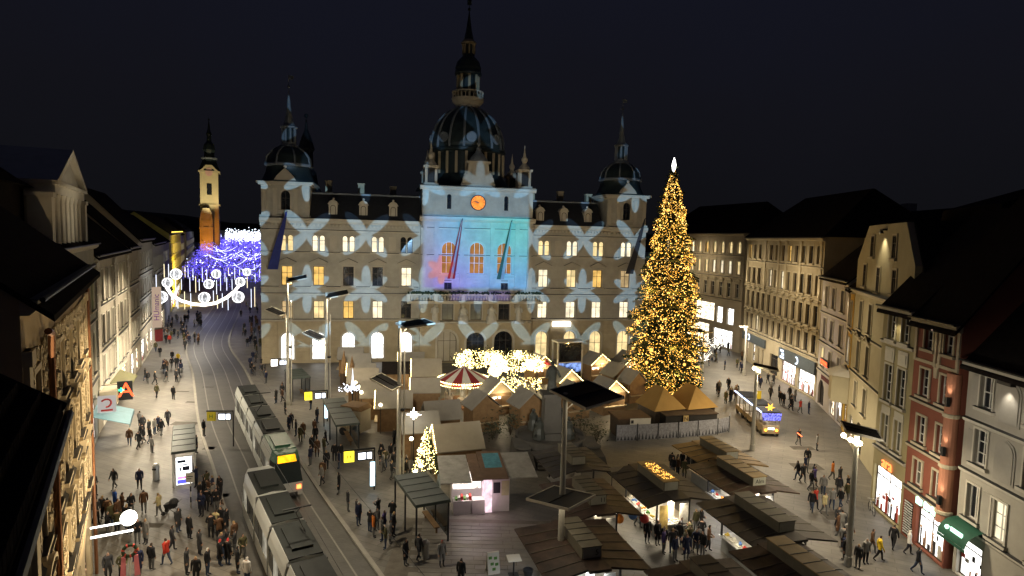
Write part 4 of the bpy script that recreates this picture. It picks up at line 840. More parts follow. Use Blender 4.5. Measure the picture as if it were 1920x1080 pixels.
LF, Lf, zf = house('sign_house', 'pale house with a tall vertical shop sign at the start of the decorated street', (-61.8, 105.2), (-72.0, 126.5), 17.5, 13, warmw, roof_dark, 6,
    [dict(xs=xs(2, 21, 7), z=12.5, w=1.2, h=2.4, lit=[dk, glass_grey]), dict(xs=xs(2, 21, 7), z=8.4, w=1.2, h=2.4, lit=dk), dict(xs=xs(2, 21, 7), z=5, w=1.2, h=2.2, lit=[lit_pale, dk])], trim_w, frame_white, (11.5, 7.6), [(1, 7, .15, 3.8, shop_white), (8, 14, .15, 3.8, shop_white), (15, 21.5, .15, 3.8, shop_warm)], seed=16)
sg = MB(); sg.box(-.4, -.1, -1.75, -.45, 4.0, 10.6); so = sg.build('vertical_sign', EM('sign_panel_light', (.85, .62, .45), .55, True), LE); so.location = (12, 0, 0)
text(so, 'HUmanic', 1.15, (-.42, -1.1, 7.3), (PI/2, -PI/2, -PI/2), M('sign_purple', (.12, .03, .16)), .02, 'sign_lettering')
for i, (p0, p1, ev, lab) in enumerate(((((-72.4, 127), (-81.5, 145.5), 17, 'dark facade before the yellow lit house in the far street')), ((-108.5, 200.5), (-121, 226), 18, 'dark facade beyond the yellow lit house in the far street'), ((-134, 252), (-190, 366), 19, 'dim row of houses closing the left of the far street'))):
    r_, L_ = frame(p0, p1); t = thing('street_house', lab, 'building', (*p0, 0), r_, 'unlit houses along the far street'); q = MB(); q.box(0, L_, 0, 14, 0, ev); q.build('wall', greyp, t); q = MB(); q.sect([(-.5, ev+.02), (7, ev+6), (14.5, ev+.02)], 0, L_); q.build('roof', roof_dark, t)
    for k in range(int(L_/4)):
        for z in (5, 9, 13):
            w_ = window(t, 2+k*4, z, 1.3, 2.3, frame_white, dk if (k+int(z)) % 3 else lit_pale, False, 2, (.66,), None, y=-.1, rev=.0)
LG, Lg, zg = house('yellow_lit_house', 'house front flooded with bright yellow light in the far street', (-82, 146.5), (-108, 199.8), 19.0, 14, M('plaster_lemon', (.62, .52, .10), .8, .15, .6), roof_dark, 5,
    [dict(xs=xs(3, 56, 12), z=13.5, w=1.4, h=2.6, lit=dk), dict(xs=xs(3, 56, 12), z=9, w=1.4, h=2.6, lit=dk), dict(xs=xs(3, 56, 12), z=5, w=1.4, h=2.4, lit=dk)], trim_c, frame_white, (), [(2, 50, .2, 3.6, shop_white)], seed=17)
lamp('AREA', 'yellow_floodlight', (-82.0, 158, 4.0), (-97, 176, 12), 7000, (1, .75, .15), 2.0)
q = MB(); q.box(0, 56, -.75, -.55, 19.2, 19.4); q.build('roof_light_strip', EM('strip_yellow', (1, .75, .12), 2.5, True), LG)
# houses on the far right of the decorated street (behind the town hall's left corner)
for i, (p0, p1, ev, lab) in enumerate(((((-54, 139), (-45.5, 117), 17, 'house behind the left corner of the town hall')), ((-98, 245), (-57, 146), 16, 'row of houses along the right of the far street'), ((-150, 420), (-200, 398), 20, 'far house closing the end of the street'))):
    r_, L_ = frame(p0, p1); t = thing('street_house', lab, 'building', (*p0, 0), r_, 'unlit houses along the far street'); q = MB(); q.box(0, L_, 0, 13, 0, ev); q.build('wall', greyp, t); q = MB(); q.sect([(-.5, ev+.02), (6.5, ev+5), (13.5, ev+.02)], 0, L_); q.build('roof', roof_dark, t)
# back roofs and gables on the left skyline
for i, (x, y, w, d, ev, rg, rz, lab, mm) in enumerate(((-66, 78, 18, 15, 19, 8, 2.04, 'grey gable wall with a long sloping roof above the left row', greyp), (-84, 112, 14, 16, 18, 9, 2.04, 'dark steep roof behind the white lit house', trim_g), (-98, 150, 20, 18, 18, 8, 2.04, 'dark roofs near the church tower', trim_g), (-46, 46, 26, 14, 19, 9, 2.05, 'high black roof at the left edge behind the pavilion', trim_g), (-36, 30, 10, 10, 20, 14, 2.05, 'black steep roof at the far left edge', trim_g))):
    t = thing('roof_block', lab, 'building', (x, y, 0), rz, 'unlit buildings behind the left row'); q = MB(); q.box(-w/2, w/2, 0, d, 0, ev); q.build('wall', mm, t)
    q = MB(); q.sect([(-.3, ev+.02), (d/2, ev+rg), (d+.3, ev+.02)], -w/2+.3, w/2-.3); q.build('roof', roof_dark, t)
    for xx in (-w/2, w/2-.28): 
        g2 = MB(); g2.sect([(0, ev+.03), (d/2, ev+rg+.3), (d, ev+.03)], xx, xx+.28); g2.build('gable_wall', mm, t)
    q = MB(); q.box(-w/4-.8, -w/4+.8, d/2-.6, d/2+.6, ev+rg-1.5, ev+rg+1.6); q.build('chimney', mm, t)
# near roofs at the left edge of the picture
def near_roof(name, lab, eave_a, eave_b, ze, back, rise):
    a, b_ = Vector((*eave_a, ze)), Vector((*eave_b, ze)); d = (b_-a).normalized(); n_ = Vector((-d.y, d.x, 0)); n_ = n_ if n_.x < 0 else -n_
    t = thing(name, lab, 'roof', tuple(a), math.atan2(d.y, d.x)); L_ = (b_-a).length; s_ = 1 if (Vector((-d.y, d.x, 0)) @ n_) > 0 else -1
    q = MB(); 
    def P3(x, y, z): return (x, s_*y, z)
    q.add([P3(0, 0, 0), P3(L_, 0, 0), P3(L_-back*.35, back, rise), P3(0, back, rise), P3(0, 0, -.22), P3(L_, 0, -.22), P3(L_, back, -.22), P3(0, back, -.22)], [(0, 1, 2, 3), (4, 5, 1, 0), (5, 6, 2, 1), (7, 6, 5, 4), (3, 2, 6, 7), (0, 3, 7, 4)]); q.build('roof_slope', roof_dark, t)
    tl = MB()
    for j in range(int(back/.34)):
        y = j*.34; z = rise*y/back; xe = L_-y*.35-.1
        for k in range(int(xe/.26)): tl.box(k*.26+.01, k*.26+.24, min(s_*y, s_*(y+.36)), max(s_*y, s_*(y+.36)), z+.015, z+.045+.02*((k*7+j*3) % 3)/3+rise/back*.34)
    tag(tl.build('roof_tile', roof_dark, t), kind='stuff')
    q = MB(); q.tube(P3(0, -.1, -.05), P3(L_, -.1, -.05), .09, n=8); q.build('gutter', dark_metal, t)
    q = MB(); q.tube(P3(L_, 0, .1), P3(L_-back*.35, back, rise+.1), .12, n=6); q.build('hip_ridge', roof_dark, t)
    q = MB(); q.box(0, L_-.6, min(s_*.8, s_*back), max(s_*.8, s_*back), -14, -.23); q.build('wall', sand, t)
    return t
near_roof('near_roof', 'dark tiled roof corner at the lower left edge of the picture', (-5.2, 5.9), (-9.65, 13.0), 16.0, 3.0, 2.4)
# church with the lit clock tower
ct = thing('church_tower', 'church tower with yellow lit clock stage and dark onion spire', 'church', (-123, 250, 0), .40)
ct.scale = (.80, .80, 1); yst = M('church_plaster', (.45, .38, .22), .85, .12, .4)
q = MB(); q.frus(0, 0, 0, 30, 4.4, 4.2, 4.2, 4.0); q.frus(0, 0, 30, 43, 4.1, 4.0, 4.0, 3.9)
for sx in (-1, 1): q.box(sx*3.6-.5, sx*3.6+.5, -4.5, -4.0, 14, 43)
q.box(-4.7, 4.7, -4.7, 4.7, 29.7, 30.3); q.box(-4.8, 4.8, -4.8, 4.8, 42.8, 43.5); q.slab([(-4.2, 43.5), (4.2, 43.5), (2.6, 44.6), (1.4, 45.8), (-1.4, 45.8), (-2.6, 44.6)], -4.7, -4.1); q.build('tower_wall', yst, ct)
q = MB(); q.box(-1.1, 1.1, -4.12, -3.98, 34, 38.5); q.build('belfry_window', glass_dark, ct)
q = MB(); q.T = Matrix.Translation((0, -4.75, 43)) @ Matrix.Rotation(PI/2, 4, 'X'); q.lathe([(1.7, 0), (1.7, .1)], 24); q.build('clock_face', M('clock_pinkish', (.5, .3, .25)), ct)
q = MB(); q.lathe([(5.6, 43.5), (4.6, 45), (3.4, 47.5), (3.3, 48.4), (2.6, 49.0), (2.4, 50.8), (3.0, 52), (2.5, 54), (1.2, 55.4), (1.0, 57.4), (1.4, 58.2), (.7, 60), (.2, 63.2), (.05, 65)], 8, a0=PI/8); q.ball((0, 0, 64), .4); q.build('onion_spire', copper, ct)
q = MB(); q.lathe([(3.6, 48.2), (3.9, 48.4), (3.9, 48.9), (3.5, 49)], 8, a0=PI/8); q.build('spire_gallery', rib_metal, ct)
q = MB(); q.box(-4.2, 1.6, -9, -4.8, 0, 24); q.slab([(-4.2, 24), (1.6, 24), (1.0, 26.8), (.2, 28.6), (-2.8, 28.6), (-3.6, 26.8)], -9, -8); q.box(-3.4, -2.4, -9.3, -9, 5, 24); q.box(-.2, .8, -9.3, -9, 5, 24); q.box(-4.4, 1.8, -9.4, -9, 20.4, 21.2); q.build('church_front', yst, ct)
def at_ct(x, y, z):
    x *= .8; y *= .8
    c, s_ = math.cos(.40), math.sin(.40); return (-123+x*c-y*s_, 250+x*s_+y*c, z)
lamp('SPOT', 'church_floodlight', at_ct(0, -24, 5), at_ct(-1.3, -9, 17), 17000, (1, .35, .02), .5, 46, .8)
lamp('SPOT', 'church_floodlight', at_ct(3, -26, 22), at_ct(0, -4, 37), 26000, (1, .86, .55), 1, 44, .6)
# dark spire behind the town hall
t = thing('church_spire', 'dark slender spire behind the left wing of the town hall', 'church', (-47, 140, 0)); q = MB(); q.frus(0, 0, 0, 28, 3, 3, 2.8, 2.8); q.lathe([(3.2, 28), (3.6, 28.6), (2.6, 31), (2.2, 33.5), (1.6, 34.2), (1.5, 38), (1.9, 38.6), (1.2, 41), (.4, 43), (.05, 46)], 8); q.ball((0, 0, 46), .5); q.build('tower', slate, t)
FOOT = []                                          # footprints (x, y, rz, half width, half depth) people keep clear of
# ---------------------------------------------------------------- lamp masts with mirror plates
mirror_top = M('mirror_plate_back', (.018, .017, .017), .6, .25, 2, spec=.12)
plate_edge = M('mirror_plate_edge', (.48, .44, .36), .5, .1, 4)
def mast(x, y, h, plates, label, twin=True, lit=None, group='street lamp masts'):
    t = thing('street_lamp', label, 'street lamp', (x, y, 0), 0, group)
    p = MB(); p.lathe([(.24, 0), (.24, .6), (.2, .65), (.13, h)], 12); p.build('post', pole_paint, t)
    if twin: p = MB(); p.lathe([(.08, 0), (.06, h*.82)], 8, (.36, .12, 0)); p.build('side_post', pole_paint, t); p = MB(); p.box(-.1, .46, -.1, .22, h*.45, h*.45+.2); p.build('clamp', dark_metal, t)
    for (dx, dy, z, w, d, rz, tx, ty, pw) in plates:
        q = MB(); q.T = Matrix.Translation((dx, dy, z)) @ Matrix.Rotation(tx, 4, 'X') @ Matrix.Rotation(ty, 4, 'Y') @ Matrix.Rotation(rz, 4, 'Z')
        q.box(-w/2, w/2, -d/2, d/2, .0, .05); q.box(-w/2, -w/2+.9, -.04, .04, .051, .1)
        q.box(-w/2+.1, w/2-.1, -d*.02, d*.02, .051, .09)
        for a in ((-w/2-.05, w/2+.05, -d/2-.05, -d/2), (-w/2-.05, w/2+.05, d/2, d/2+.05), (-w/2-.05, -w/2, -d/2, d/2), (w/2, w/2+.05, -d/2, d/2)): q.box(*a, -.05, .09, 1)
        q.build('mirror_plate', [mirror_top, plate_edge], t)
        a = MB(); a.tube((0, 0, z-.25), (dx, dy, z-.05), .05); a.tube((0, 0, z-.9), (dx*.7, dy*.7, z-.12), .035); a.build('bracket', pole_paint, t)
        if pw: lamp('AREA', 'lamp_light', (x+dx, y+dy, z-.3), (x+dx*1.3, y+dy*1.3, 0), pw, (1, .84, .58), min(w, d)*.6)
    if lit:
        for bx, by, bz in lit:
            b = MB(); b.ball((bx, by, bz), .15, 8, 5); b.build('bulb', lamp_glow, t); c = MB(); c.tube((0, 0, bz-.5), (bx, by, bz-.12), .05); c.build('lamp_arm', pole_paint, t)
    return t
lamp_glow = EM('lamp_glow', (1, .86, .55), 30, True)
R_ = math.radians
mast(3.1, 33.3, 11.5, [(1.2, .2, 11.4, 2.9, 2.8, R_(38), R_(8), R_(2), 60), (-.1, -.4, 5.7, 2.7, 2.7, R_(52), R_(-5), R_(-2), 25)], 'tall pale lamp mast in the near centre with two dark square mirror plates', False)
mast(-8.8, 48.1, 13.2, [(1.2, .1, 13.0, 2.4, 2.2, R_(30), R_(4), R_(-4), 600), (-1.0, -.2, 8.3, 2.1, 1.4, R_(-25), R_(14), R_(16), 160)], 'tall twin lamp mast behind the tram shelter beside the small lit fir')
mast(-20.6, 67.8, 13.4, [(1.1, .3, 13.2, 2.4, 2.0, R_(20), R_(12), R_(-8), 520), (-1.3, -.2, 8.6, 2.2, 1.3, R_(-20), R_(14), R_(14), 350)], 'tall lamp mast in front of the second arch of the left wing')
mast(-25.6, 69.6, 14.9, [(1.0, .3, 14.7, 2.1, 1.6, R_(20), R_(14), R_(-8), 620), (-1.3, -.2, 10.9, 2.0, 1.2, R_(-20), R_(14), R_(14), 400)], 'leftmost tall lamp mast, in front of the first arch of the left wing')
mast(21.5, 37.0, 8.5, [(.35, .2, 8.55, 2.0, 1.8, R_(-20), R_(6), R_(8), 1100)], 'lit pale lamp post in front of the orange lettered shop', False, [(-.55, -.3, 8.15), (.0, -.35, 7.95), (-.8, .05, 8.3)])
mast(23.6, 57.9, 8.3, [(1.0, .4, 8.1, 2.2, 1.2, R_(-20), R_(6), R_(6), 1300)], 'lit lamp post beside the small tourist train', False, [(-.35, -.2, 8.1), (.1, -.3, 7.9)])
mast(27.1, 85.3, 7.4, [(.5, 0, 7.4, 1.2, .5, 0, 0, 0, 500)], 'slim bent lamp post to the right of the big Christmas tree', False)
mast(35.6, 92, 7.4, [(-.5, 0, 7.4, 1.2, .5, 0, 0, 0, 500)], 'slim lamp post before the cream palace front', False)
# lights along house fronts and pavements, many added without a fitting
def wall_light(par_frame, s, z, out, pw, col=(1, .82, .55)):
    (p0, rz) = par_frame; t = Vector((math.cos(rz), math.sin(rz), 0)); n = Vector((t.y, -t.x, 0)); p = Vector((*p0, z))+t*s+n*out
    lamp('AREA', 'facade_lamp', tuple(p), tuple(p+n*1.0-Vector((0, 0, 3))), pw, col, .5)
def fr(p0, p1): return (p0, frame(p0, p1)[0])
FA = fr((-13.9, 17.2), (-24.0, 34.2)); FB = fr((-28.2, 36.5), (-39.5, 57.8)); FC = fr((-39.7, 58.0), (-49.4, 78.6)); FE = fr((-53.6, 87.8), (-61.6, 104.8)); F1 = fr((40.3, 105.6), (39.3, 77.5)); F3 = fr((35.0, 62.3), (29.6, 45.2)); F0 = fr((33.4, 138.8), (41.5, 110.2))
def spot_on(fr_, s, z, out, s2, z2, pw, ang, col=WARM, bl=.8):
    (p0, rz) = fr_; t = Vector((math.cos(rz), math.sin(rz), 0)); n = Vector((t.y, -t.x, 0))
    lamp('SPOT', 'facade_spot', tuple(Vector((*p0, z))+t*s+n*out), tuple(Vector((*p0, z2))+t*s2), pw, col, .1, ang, bl)
# uplit pilasters, gable and corner lamps; wide spots farther out are unseen added fill
for s in (.6, 8.5, 13.8, 16.6, 21.4, 27.4): spot_on(F1, s, 13.0, .42, s, 19, 170, 50)
spot_on(F1, 3, 17, 9.0, 6, 11, 3400, 120); spot_on(F1, 22, 17, 9.0, 22, 11, 3400, 120); spot_on(F0, 18, 17, 9.0, 18, 12, 2600, 130)
spot_on(F3, 9.5, 21.3, .75, 9.4, 16, 520, 95, (1, .86, .55)); spot_on(F3, 5, 13, 8, 6, 9, 900, 120, (1, .86, .6))
FR2 = fr((39.2, 77.2), (36.6, 66.2)); spot_on(FR2, .6, 14.9, .5, .9, 11, 130, 70); spot_on(FR2, 5, 8, 6, 6, 9, 420, 110, (1, .9, .8))
FR2b = fr((36.5, 66.0), (35.1, 62.6)); spot_on(FR2b, .5, 14.9, .6, .6, 9, 260, 60, (1, .86, .6))
FR4 = fr((28.1, 46.0), (27.7, 41.6)); spot_on(FR4, 2.25, 11, 8, 2.25, 8, 560, 110, (1, .88, .66)); spot_on(FR4, 2.25, 14.9, .55, 2.25, 11, 130, 85, (1, .84, .5))
FR5 = fr((27.65, 41.5), (27.35, 36.85)); spot_on(FR5, 2.5, 14.8, .5, 2.5, 11, 120, 85, (1, .8, .6))
for z in (4.7, 7.8, 10.9): spot_on(FR5, 4.6, z, .55, 4.4, z+4, 60, 80, (1, .8, .55))
FR6 = fr((27.75, 36.6), (27.2, 20.0)); spot_on(FR6, 3, 10, 8, 3, 7, 1000, 120, (1, .9, .72)); spot_on(FR6, 3.4, 12.4, .5, 3.4, 9, 130, 90, (1, .9, .75))
for s in (1.1, 11.7, 21.8): spot_on(FC, s, 4.2, 1.6, s, 13, 2200, 45, (1, .84, .6))
for s, pw in ((6, 4200), (16, 4200)): spot_on(FC, s, 15.5, 5.5, s, 6, pw, 120, (1, .84, .6))
spot_on(FB, 12, 15, 6, 12, 8, 3800, 120, (1, .84, .58)); spot_on(FB, 11.5, 20.5, 5, 11.5, 22, 300, 100, (1, .86, .62))
for s in (6, 15): spot_on(FA, s, 3.2, 3.6, s, 10, 4200, 125, (1, .72, .38), .9)
spot_on(FA, 17, 15, 5, 17, 8, 4800, 120, (1, .74, .42), .9)
spot_on(FE, 9, 9, 6, 9, 9, 1300, 130, (.86, .92, 1))
for fr_, s, z, out, pw in ((FB, 14, 9, 3.5, 1000), (FB, 20, 8, 6, 1100), (FC, 4, 8, 4, 1300), (FC, 12, 8, 4.5, 1500), (FC, 19, 8, 4.5, 1500), (FA, 14, 11, 9, 1300), (FE, 6, 8, 4, 900), (FE, 15, 8, 5, 700), (F1, 6, 8, 5, 900), (F1, 15, 8, 5, 900), (F1, 25, 8, 5, 900), (F3, 4, 8, 5, 450), (F3, 14, 8, 5, 450)):
    (p0, rz) = fr_; tt0 = Vector((math.cos(rz), math.sin(rz), 0)); p = Vector((*p0, z))+tt0*s+Vector((tt0.y, -tt0.x, 0))*out; lamp('AREA', 'added_pavement_light', tuple(p), (p.x, p.y, 0), pw, (1, .86, .63), .6)  # area lights without a body, added above the pavements to brighten them
# ---------------------------------------------------------------- the big Christmas tree
TX, TY, TH = 20.0, 78.2, 29.0
xt = thing('christmas_tree', 'towering Christmas tree covered in golden lights with a white star tip', 'Christmas tree', (TX, TY, 0))
bark = M('bark', (.05, .035, .022), .9); needle = M('fir_needles', (.030, .042, .016), .8, .5, 3); needle_b = M('fir_needles_yellowish', (.05, .052, .014), .8, .4, 3)
q = MB(); q.tube((0, 0, 0), (0, 0, TH-.5), .42, .04, 10); q.build('trunk', bark, xt)
rt = random.Random(5)
def tr_rad(z):
    f = z/TH
    pts = ((0, 3.0), (.06, 3.7), (.2, 4.15), (.34, 3.9), (.5, 3.05), (.64, 2.4), (.76, 1.75), (.88, 1.1), (.96, .5), (1, .12))
    for (a, ra), (b, rb) in zip(pts, pts[1:]):
        if f <= b: return ra+(rb-ra)*(f-a)/(b-a)
    return .1
cr = MB(); bl = []
def lump(t, z): return 1+.11*math.sin(3*t+z*1.1)+.12*math.sin(5*t-2.3*z)+.05*math.sin(2.9*z)
nb = 1500
for i in range(nb):
    z = TH*(1-((rt.random())**.55))*.985+.9; t = rt.uniform(0, 2*PI); R0_ = tr_rad(z)*lump(t, z)*rt.uniform(.72, 1.10)
    dn = -.18*R0_+.25
    a = Vector((.1*math.cos(t), .1*math.sin(t), z)); b = Vector((R0_*math.cos(t), R0_*math.sin(t), z+dn+rt.uniform(-.2, .3)))
    d = (b-a); side = Vector((-math.sin(t), math.cos(t), 0))
    n = max(2, int(R0_*2.2))
    for k in range(n):
        f = .35+.65*k/max(1, n-1); c = a+d*f; w = .55*(1.15-f)+.18
        tip = c+d.normalized()*.5+Vector((0, 0, rt.uniform(-.28, .02)))
        for sg in (-1, 1):
            e_ = c+side*sg*w+d.normalized()*.3+Vector((0, 0, rt.uniform(-.25, .1)))
            cr.add([tuple(c), tuple(e_), tuple(tip)], [(0, 1, 2)], 1 if rt.random() < .3 else 0)
        cr.add([tuple(c+Vector((0, 0, .12))), tuple(c-Vector((0, 0, .15))), tuple(tip)], [(0, 1, 2)], 0)
cr.build('crown', [needle, needle_b], xt)
lt = MB(); n_l = 0
for i in range(9500):                                # lights follow the branch tips and a few loose garlands
    z = TH*(1-rt.random()**.60)*.99+.8; t = rt.uniform(0, 2*PI)
    if math.sin(t-.0) > .35 and rt.random() < .7: continue
    r = tr_rad(z)*lump(t, z)*rt.uniform(.80, 1.10); s = rt.choice((.026, .032, .038, .06))
    lt.octa((r*math.cos(t), r*math.sin(t), z-.1*r+rt.uniform(-.1, .1)), s, 0 if rt.random() < .7 else 1); n_l += 1
for g in range(26):
    t0 = rt.uniform(-PI, 0); z0 = TH*(1-rt.random()**.7)*.9+1.2; span = rt.uniform(.5, 1.3); dr = rt.uniform(.6, 1.8)
    for k in range(26):
        f = k/25; t = t0+span*(f-.5); z = z0-dr*(1-(2*f-1)**2); r = tr_rad(max(.5, z))*lump(t, z)*1.06
        lt.octa((r*math.cos(t), r*math.sin(t), z-.1*r), .032, 0)
tag(lt.build('fairy_lights', [EM('tree_bulb', (1, .48, .07), 4.0, False), EM('tree_bulb_bright', (1, .60, .15), 7, False)], xt), kind='stuff')
orb = EM('tree_orb', (1, .56, .12), 1.8, True); om = MB().ball((0, 0, 0), .34, 10, 7).mesh('bauble', orb, True)
for i in range(24):
    z = TH*(1-rt.random()**.6)*.8+1.4; t = rt.uniform(-PI*1.05, .05*PI); r = tr_rad(z)*lump(t, z)*1.02
    o = put('bauble', om, xt, (r*math.cos(t), r*math.sin(t), z-.1*r)); o.scale = (rt.uniform(.4, .85),)*3
q = MB(); q.lathe([(.05, TH-.3), (.2, TH), (.28, TH+.55), (.12, TH+1.2), (.02, TH+1.5)], 6); q.build('tree_star', tube_white, xt)
for z, rr_, pw in ((4, 5.2, 420), (11, 4.8, 380), (19, 3.2, 220)):
    for a in (-2.6, -1.57, -.5): lamp('POINT', 'tree_light', (TX+.62*rr_*math.cos(a), TY+.62*rr_*math.sin(a), z+3), None, pw*.8, (1, .55, .12), .3); lamp('POINT', 'tree_light', (TX+rr_*math.cos(a), TY+rr_*math.sin(a), z), None, pw, (1, .62, .18), .05)
# ---------------------------------------------------------------- market huts
roof_pale = M('hut_roof_felt', (.27, .24, .19), .85, .12, 1.2, bump=.15); roof_grey = M('hut_roof_grey', (.24, .225, .20), .85, .12, 1.2, bump=.15); hut_wood = M('hut_wood', (.19, .115, .055), .8, .25, 2.5, bump=.2); hut_dark = M('hut_wood_dark', (.06, .04, .025), .8, .25, 2.5)
snow_trim = M('hut_trim', (.33, .26, .17), .8)
warm_in = EM('hut_interior_light', (1, .82, .52), 6.5, True, .5, 2.2)
def bulbs_line(p, q, n, mat, par, r=.05, sag=.0, name='bulb_string'):
    m_ = MB(); p, q = Vector(p), Vector(q)
    for i in range(n):
        f = i/(n-1); c = p.lerp(q, f); m_.octa((c.x+random.uniform(-.03, .03), c.y, c.z-sag*4*f*(1-f)), r*random.uniform(.7, 1.3))
    return tag(m_.build(name, mat, par), kind='stuff')
def hut(x, y, rz, w, d, label, eave=2.5, ridge=3.9, rm=None, lit=0, wood=None, banner=None, trims=False, pw=40):
    rm = rm or roof_pale; wood = wood or hut_wood; FOOT.append((x, y, rz, w/2, d/2+.3))
    t = thing('market_hut', label, 'market hut', (x, y, 0), rz, 'wooden Christmas market huts')
    hw, hd = w/2-.18, d/2-.15
    b = MB(); b.box(-hw, hw, hd-.08, hd, 0, eave); b.box(-hw, -hw+.08, -hd, hd-.08, 0, eave); b.box(hw-.08, hw, -hd, hd-.08, 0, eave); b.box(-hw+.08, hw-.08, -hd, -hd+.08, 0, 1.0)
    b.box(-hw+.08, hw-.08, -hd, -hd+.08, 2.1, eave)
    if not lit: b.box(-hw+.08, hw-.08, -hd+.01, -hd+.07, 1.0, 2.1)
    b.build('wall', wood, t)
    for i in range(int(w/.24)):
        pass
    for sy in (-1, 1): g = MB(); g.slab([(-hw, eave), (hw, eave), (0, ridge-.1)], sy*hd-.04, sy*hd+.04); g.build('gable', hut_wood if not (lit and sy < 0) else lit_gable_tone, t)
    for sx in (-1, 1):
        r = MB(); e = w/2+.1; sl = (ridge-eave)/(w/2)
        a, bq = (sx*e, eave-.1*sl), (0, ridge)
        r.slab([a, bq, (0, ridge+.09), (sx*e, eave-.1*sl+.09)] if sx < 0 else [bq, a, (sx*e, eave-.1*sl+.09), (0, ridge+.09)], -d/2-.1, d/2+.1); r.build('roof_slope', rm, t)
    c = MB(); c.box(-hw, hw, -hd-.35, -hd, .95, 1.03); c.build('counter', snow_trim, t)
    if lit:
        l = MB(); l.box(-hw+.2, hw-.2, hd-.16, hd-.12, 1.15, 2.35); l.build('lit_shelves', warm_in, t)
        s_ = MB()
        for i in range(10): s_.box(-hw+.25+i*(2*hw-.6)/10, -hw+.25+i*(2*hw-.6)/10+.12, hd-.5, hd-.3, 1.03, 1.25+.1*(i % 3))
        s_.build('goods', M('mixed_goods', (.30, .16, .08), .7, .7, 8), t)
        for sx in (-1, 1): bulbs_line((sx*(w/2+.05), -d/2-.14, eave), (0, -d/2-.14, ridge+.05), 14, bulb_gold, t, .055)
        wp = Vector((math.sin(rz)*(d/2+.5)*1, -math.cos(rz)*(d/2+.5), 0)); lamp('POINT', 'hut_lamp', (x+wp.x, y+wp.y, 2.2), None, pw*lit*3, (1, .82, .52), .15)
    if banner is not None:
        q = MB(); q.slab([(.1, eave+.25), (hw*.75, eave+.1), (.25, ridge-.35)], -hd-.1, -hd-.05); q.build('banner', banner, t)
    return t
lit_gable_tone = M('hut_gable_lit_tone', (.42, .33, .2), .8, .2, 2)  # paler copy for lit huts' front gables: the glow is put into the colour
q80 = -1.40
hut(-17.6, 72.4, q80, 2.7, 3.5, 'market hut with a plain grey roof left of the dark awning', rm=roof_pale)
hut(-20.6, 81.4, q80, 2.6, 3.6, 'grey roofed hut one row behind, before the third arch', rm=roof_grey)
hut(-22.6, 85.8, q80, 2.4, 3.4, 'farthest left hut close to the town hall arches', rm=roof_grey)
hut(-13.6, 83.2, q80, 2.6, 3.4, 'hut roof with a snowy bright edge below the fifth arch', rm=roof_grey, lit=.5)
hut(-10.5, 76.0, q80, 3.2, 3.6, 'tall tan wooden hut with a lit edge left of the carousel', 2.7, 4.5, roof_pale, lit=.6)
hut(-14.4, 66.0, q80, 2.6, 3.6, 'hut with a ladder of lights behind the mast plate', rm=roof_pale)
hut(-11.9, 62.3, q80, 2.8, 3.6, 'hut under the tilted mast plate, strung with lights', rm=roof_pale, lit=.7)
hut(-6.6, 58.8, -1.25, 3.0, 3.4, 'hut with a wide double grey roof in the centre of the market', rm=roof_grey)
hut(-8.2, 54.8, -1.25, 3.0, 3.4, 'hut half hidden behind the glaring star lamp', rm=roof_grey)
hut(-4.4, 50.4, -1.22, 3.4, 3.9, 'nearest tan roofed hut beside the small lit fir tree', 2.6, 4.3, roof_pale, lit=.9)
hut(-2.9, 62.8, .47, 3.3, 2.8, 'brown gabled hut with a pale left slope, nearer the carousel', rm=roof_grey)
hut(1.9, 63.9, .47, 3.3, 2.9, 'brown gabled hut with a pale left slope near the hedge', rm=roof_grey)
hut(4.0, 84.0, .47, 3.5, 3.0, 'lit hut with a red gable banner beside the screen tower', rm=roof_grey, lit=1.6, banner=red_c)
hut(12.2, 86.4, .47, 3.6, 3.0, 'bright striped roof hut right of the screen tower', rm=roof_grey, lit=2.0)
hut(17.2, 87.8, .47, 3.6, 3.2, 'bright hut half hidden by the big Christmas tree', rm=roof_grey, lit=2.0)
hut(14.1, 79.2, .47, 3.4, 3.0, 'unlit brown gabled hut left of the big Christmas tree', rm=roof_grey)
hut(11.4, 70.4, .47, 3.4, 3.2, 'glowing hut with a lit front just above the mast plate', rm=roof_grey, lit=2.2)
hut(15.3, 75.4, .47, 2.8, 2.6, 'small grey roofed hut tucked under the Christmas tree', rm=roof_grey)
for a_ in ((-14.6, 77.6, q80, 2.6, 3.4, 'hut with a dark roof between the grey hut and the lit edge hut', 2.5, 3.7, roof_dark, 0), (-9.6, 68.6, q80, 2.6, 3.2, 'hut just left below the carousel', 2.5, 3.8, roof_pale, .8),
           (6.9, 75.5, .47, 3.2, 2.8, 'lit hut in front of the screen tower', 2.5, 3.9, roof_grey, 1.2), (7.2, 68.0, .47, 3.2, 2.8, 'brown hut hidden behind the big mast plate', 2.5, 3.9, roof_grey, 0), (-1.6, 69.0, .47, 3.2, 2.8, 'lit hut close to the right side of the carousel', 2.5, 3.9, roof_grey, 1.0), (-18.9, 77.0, q80, 2.4, 3.4, 'low grey hut squeezed between two grey hut rows', 2.3, 3.5, roof_grey, .5)):
    hut(*a_[:6], eave=a_[6], ridge=a_[7], rm=a_[8], lit=a_[9])
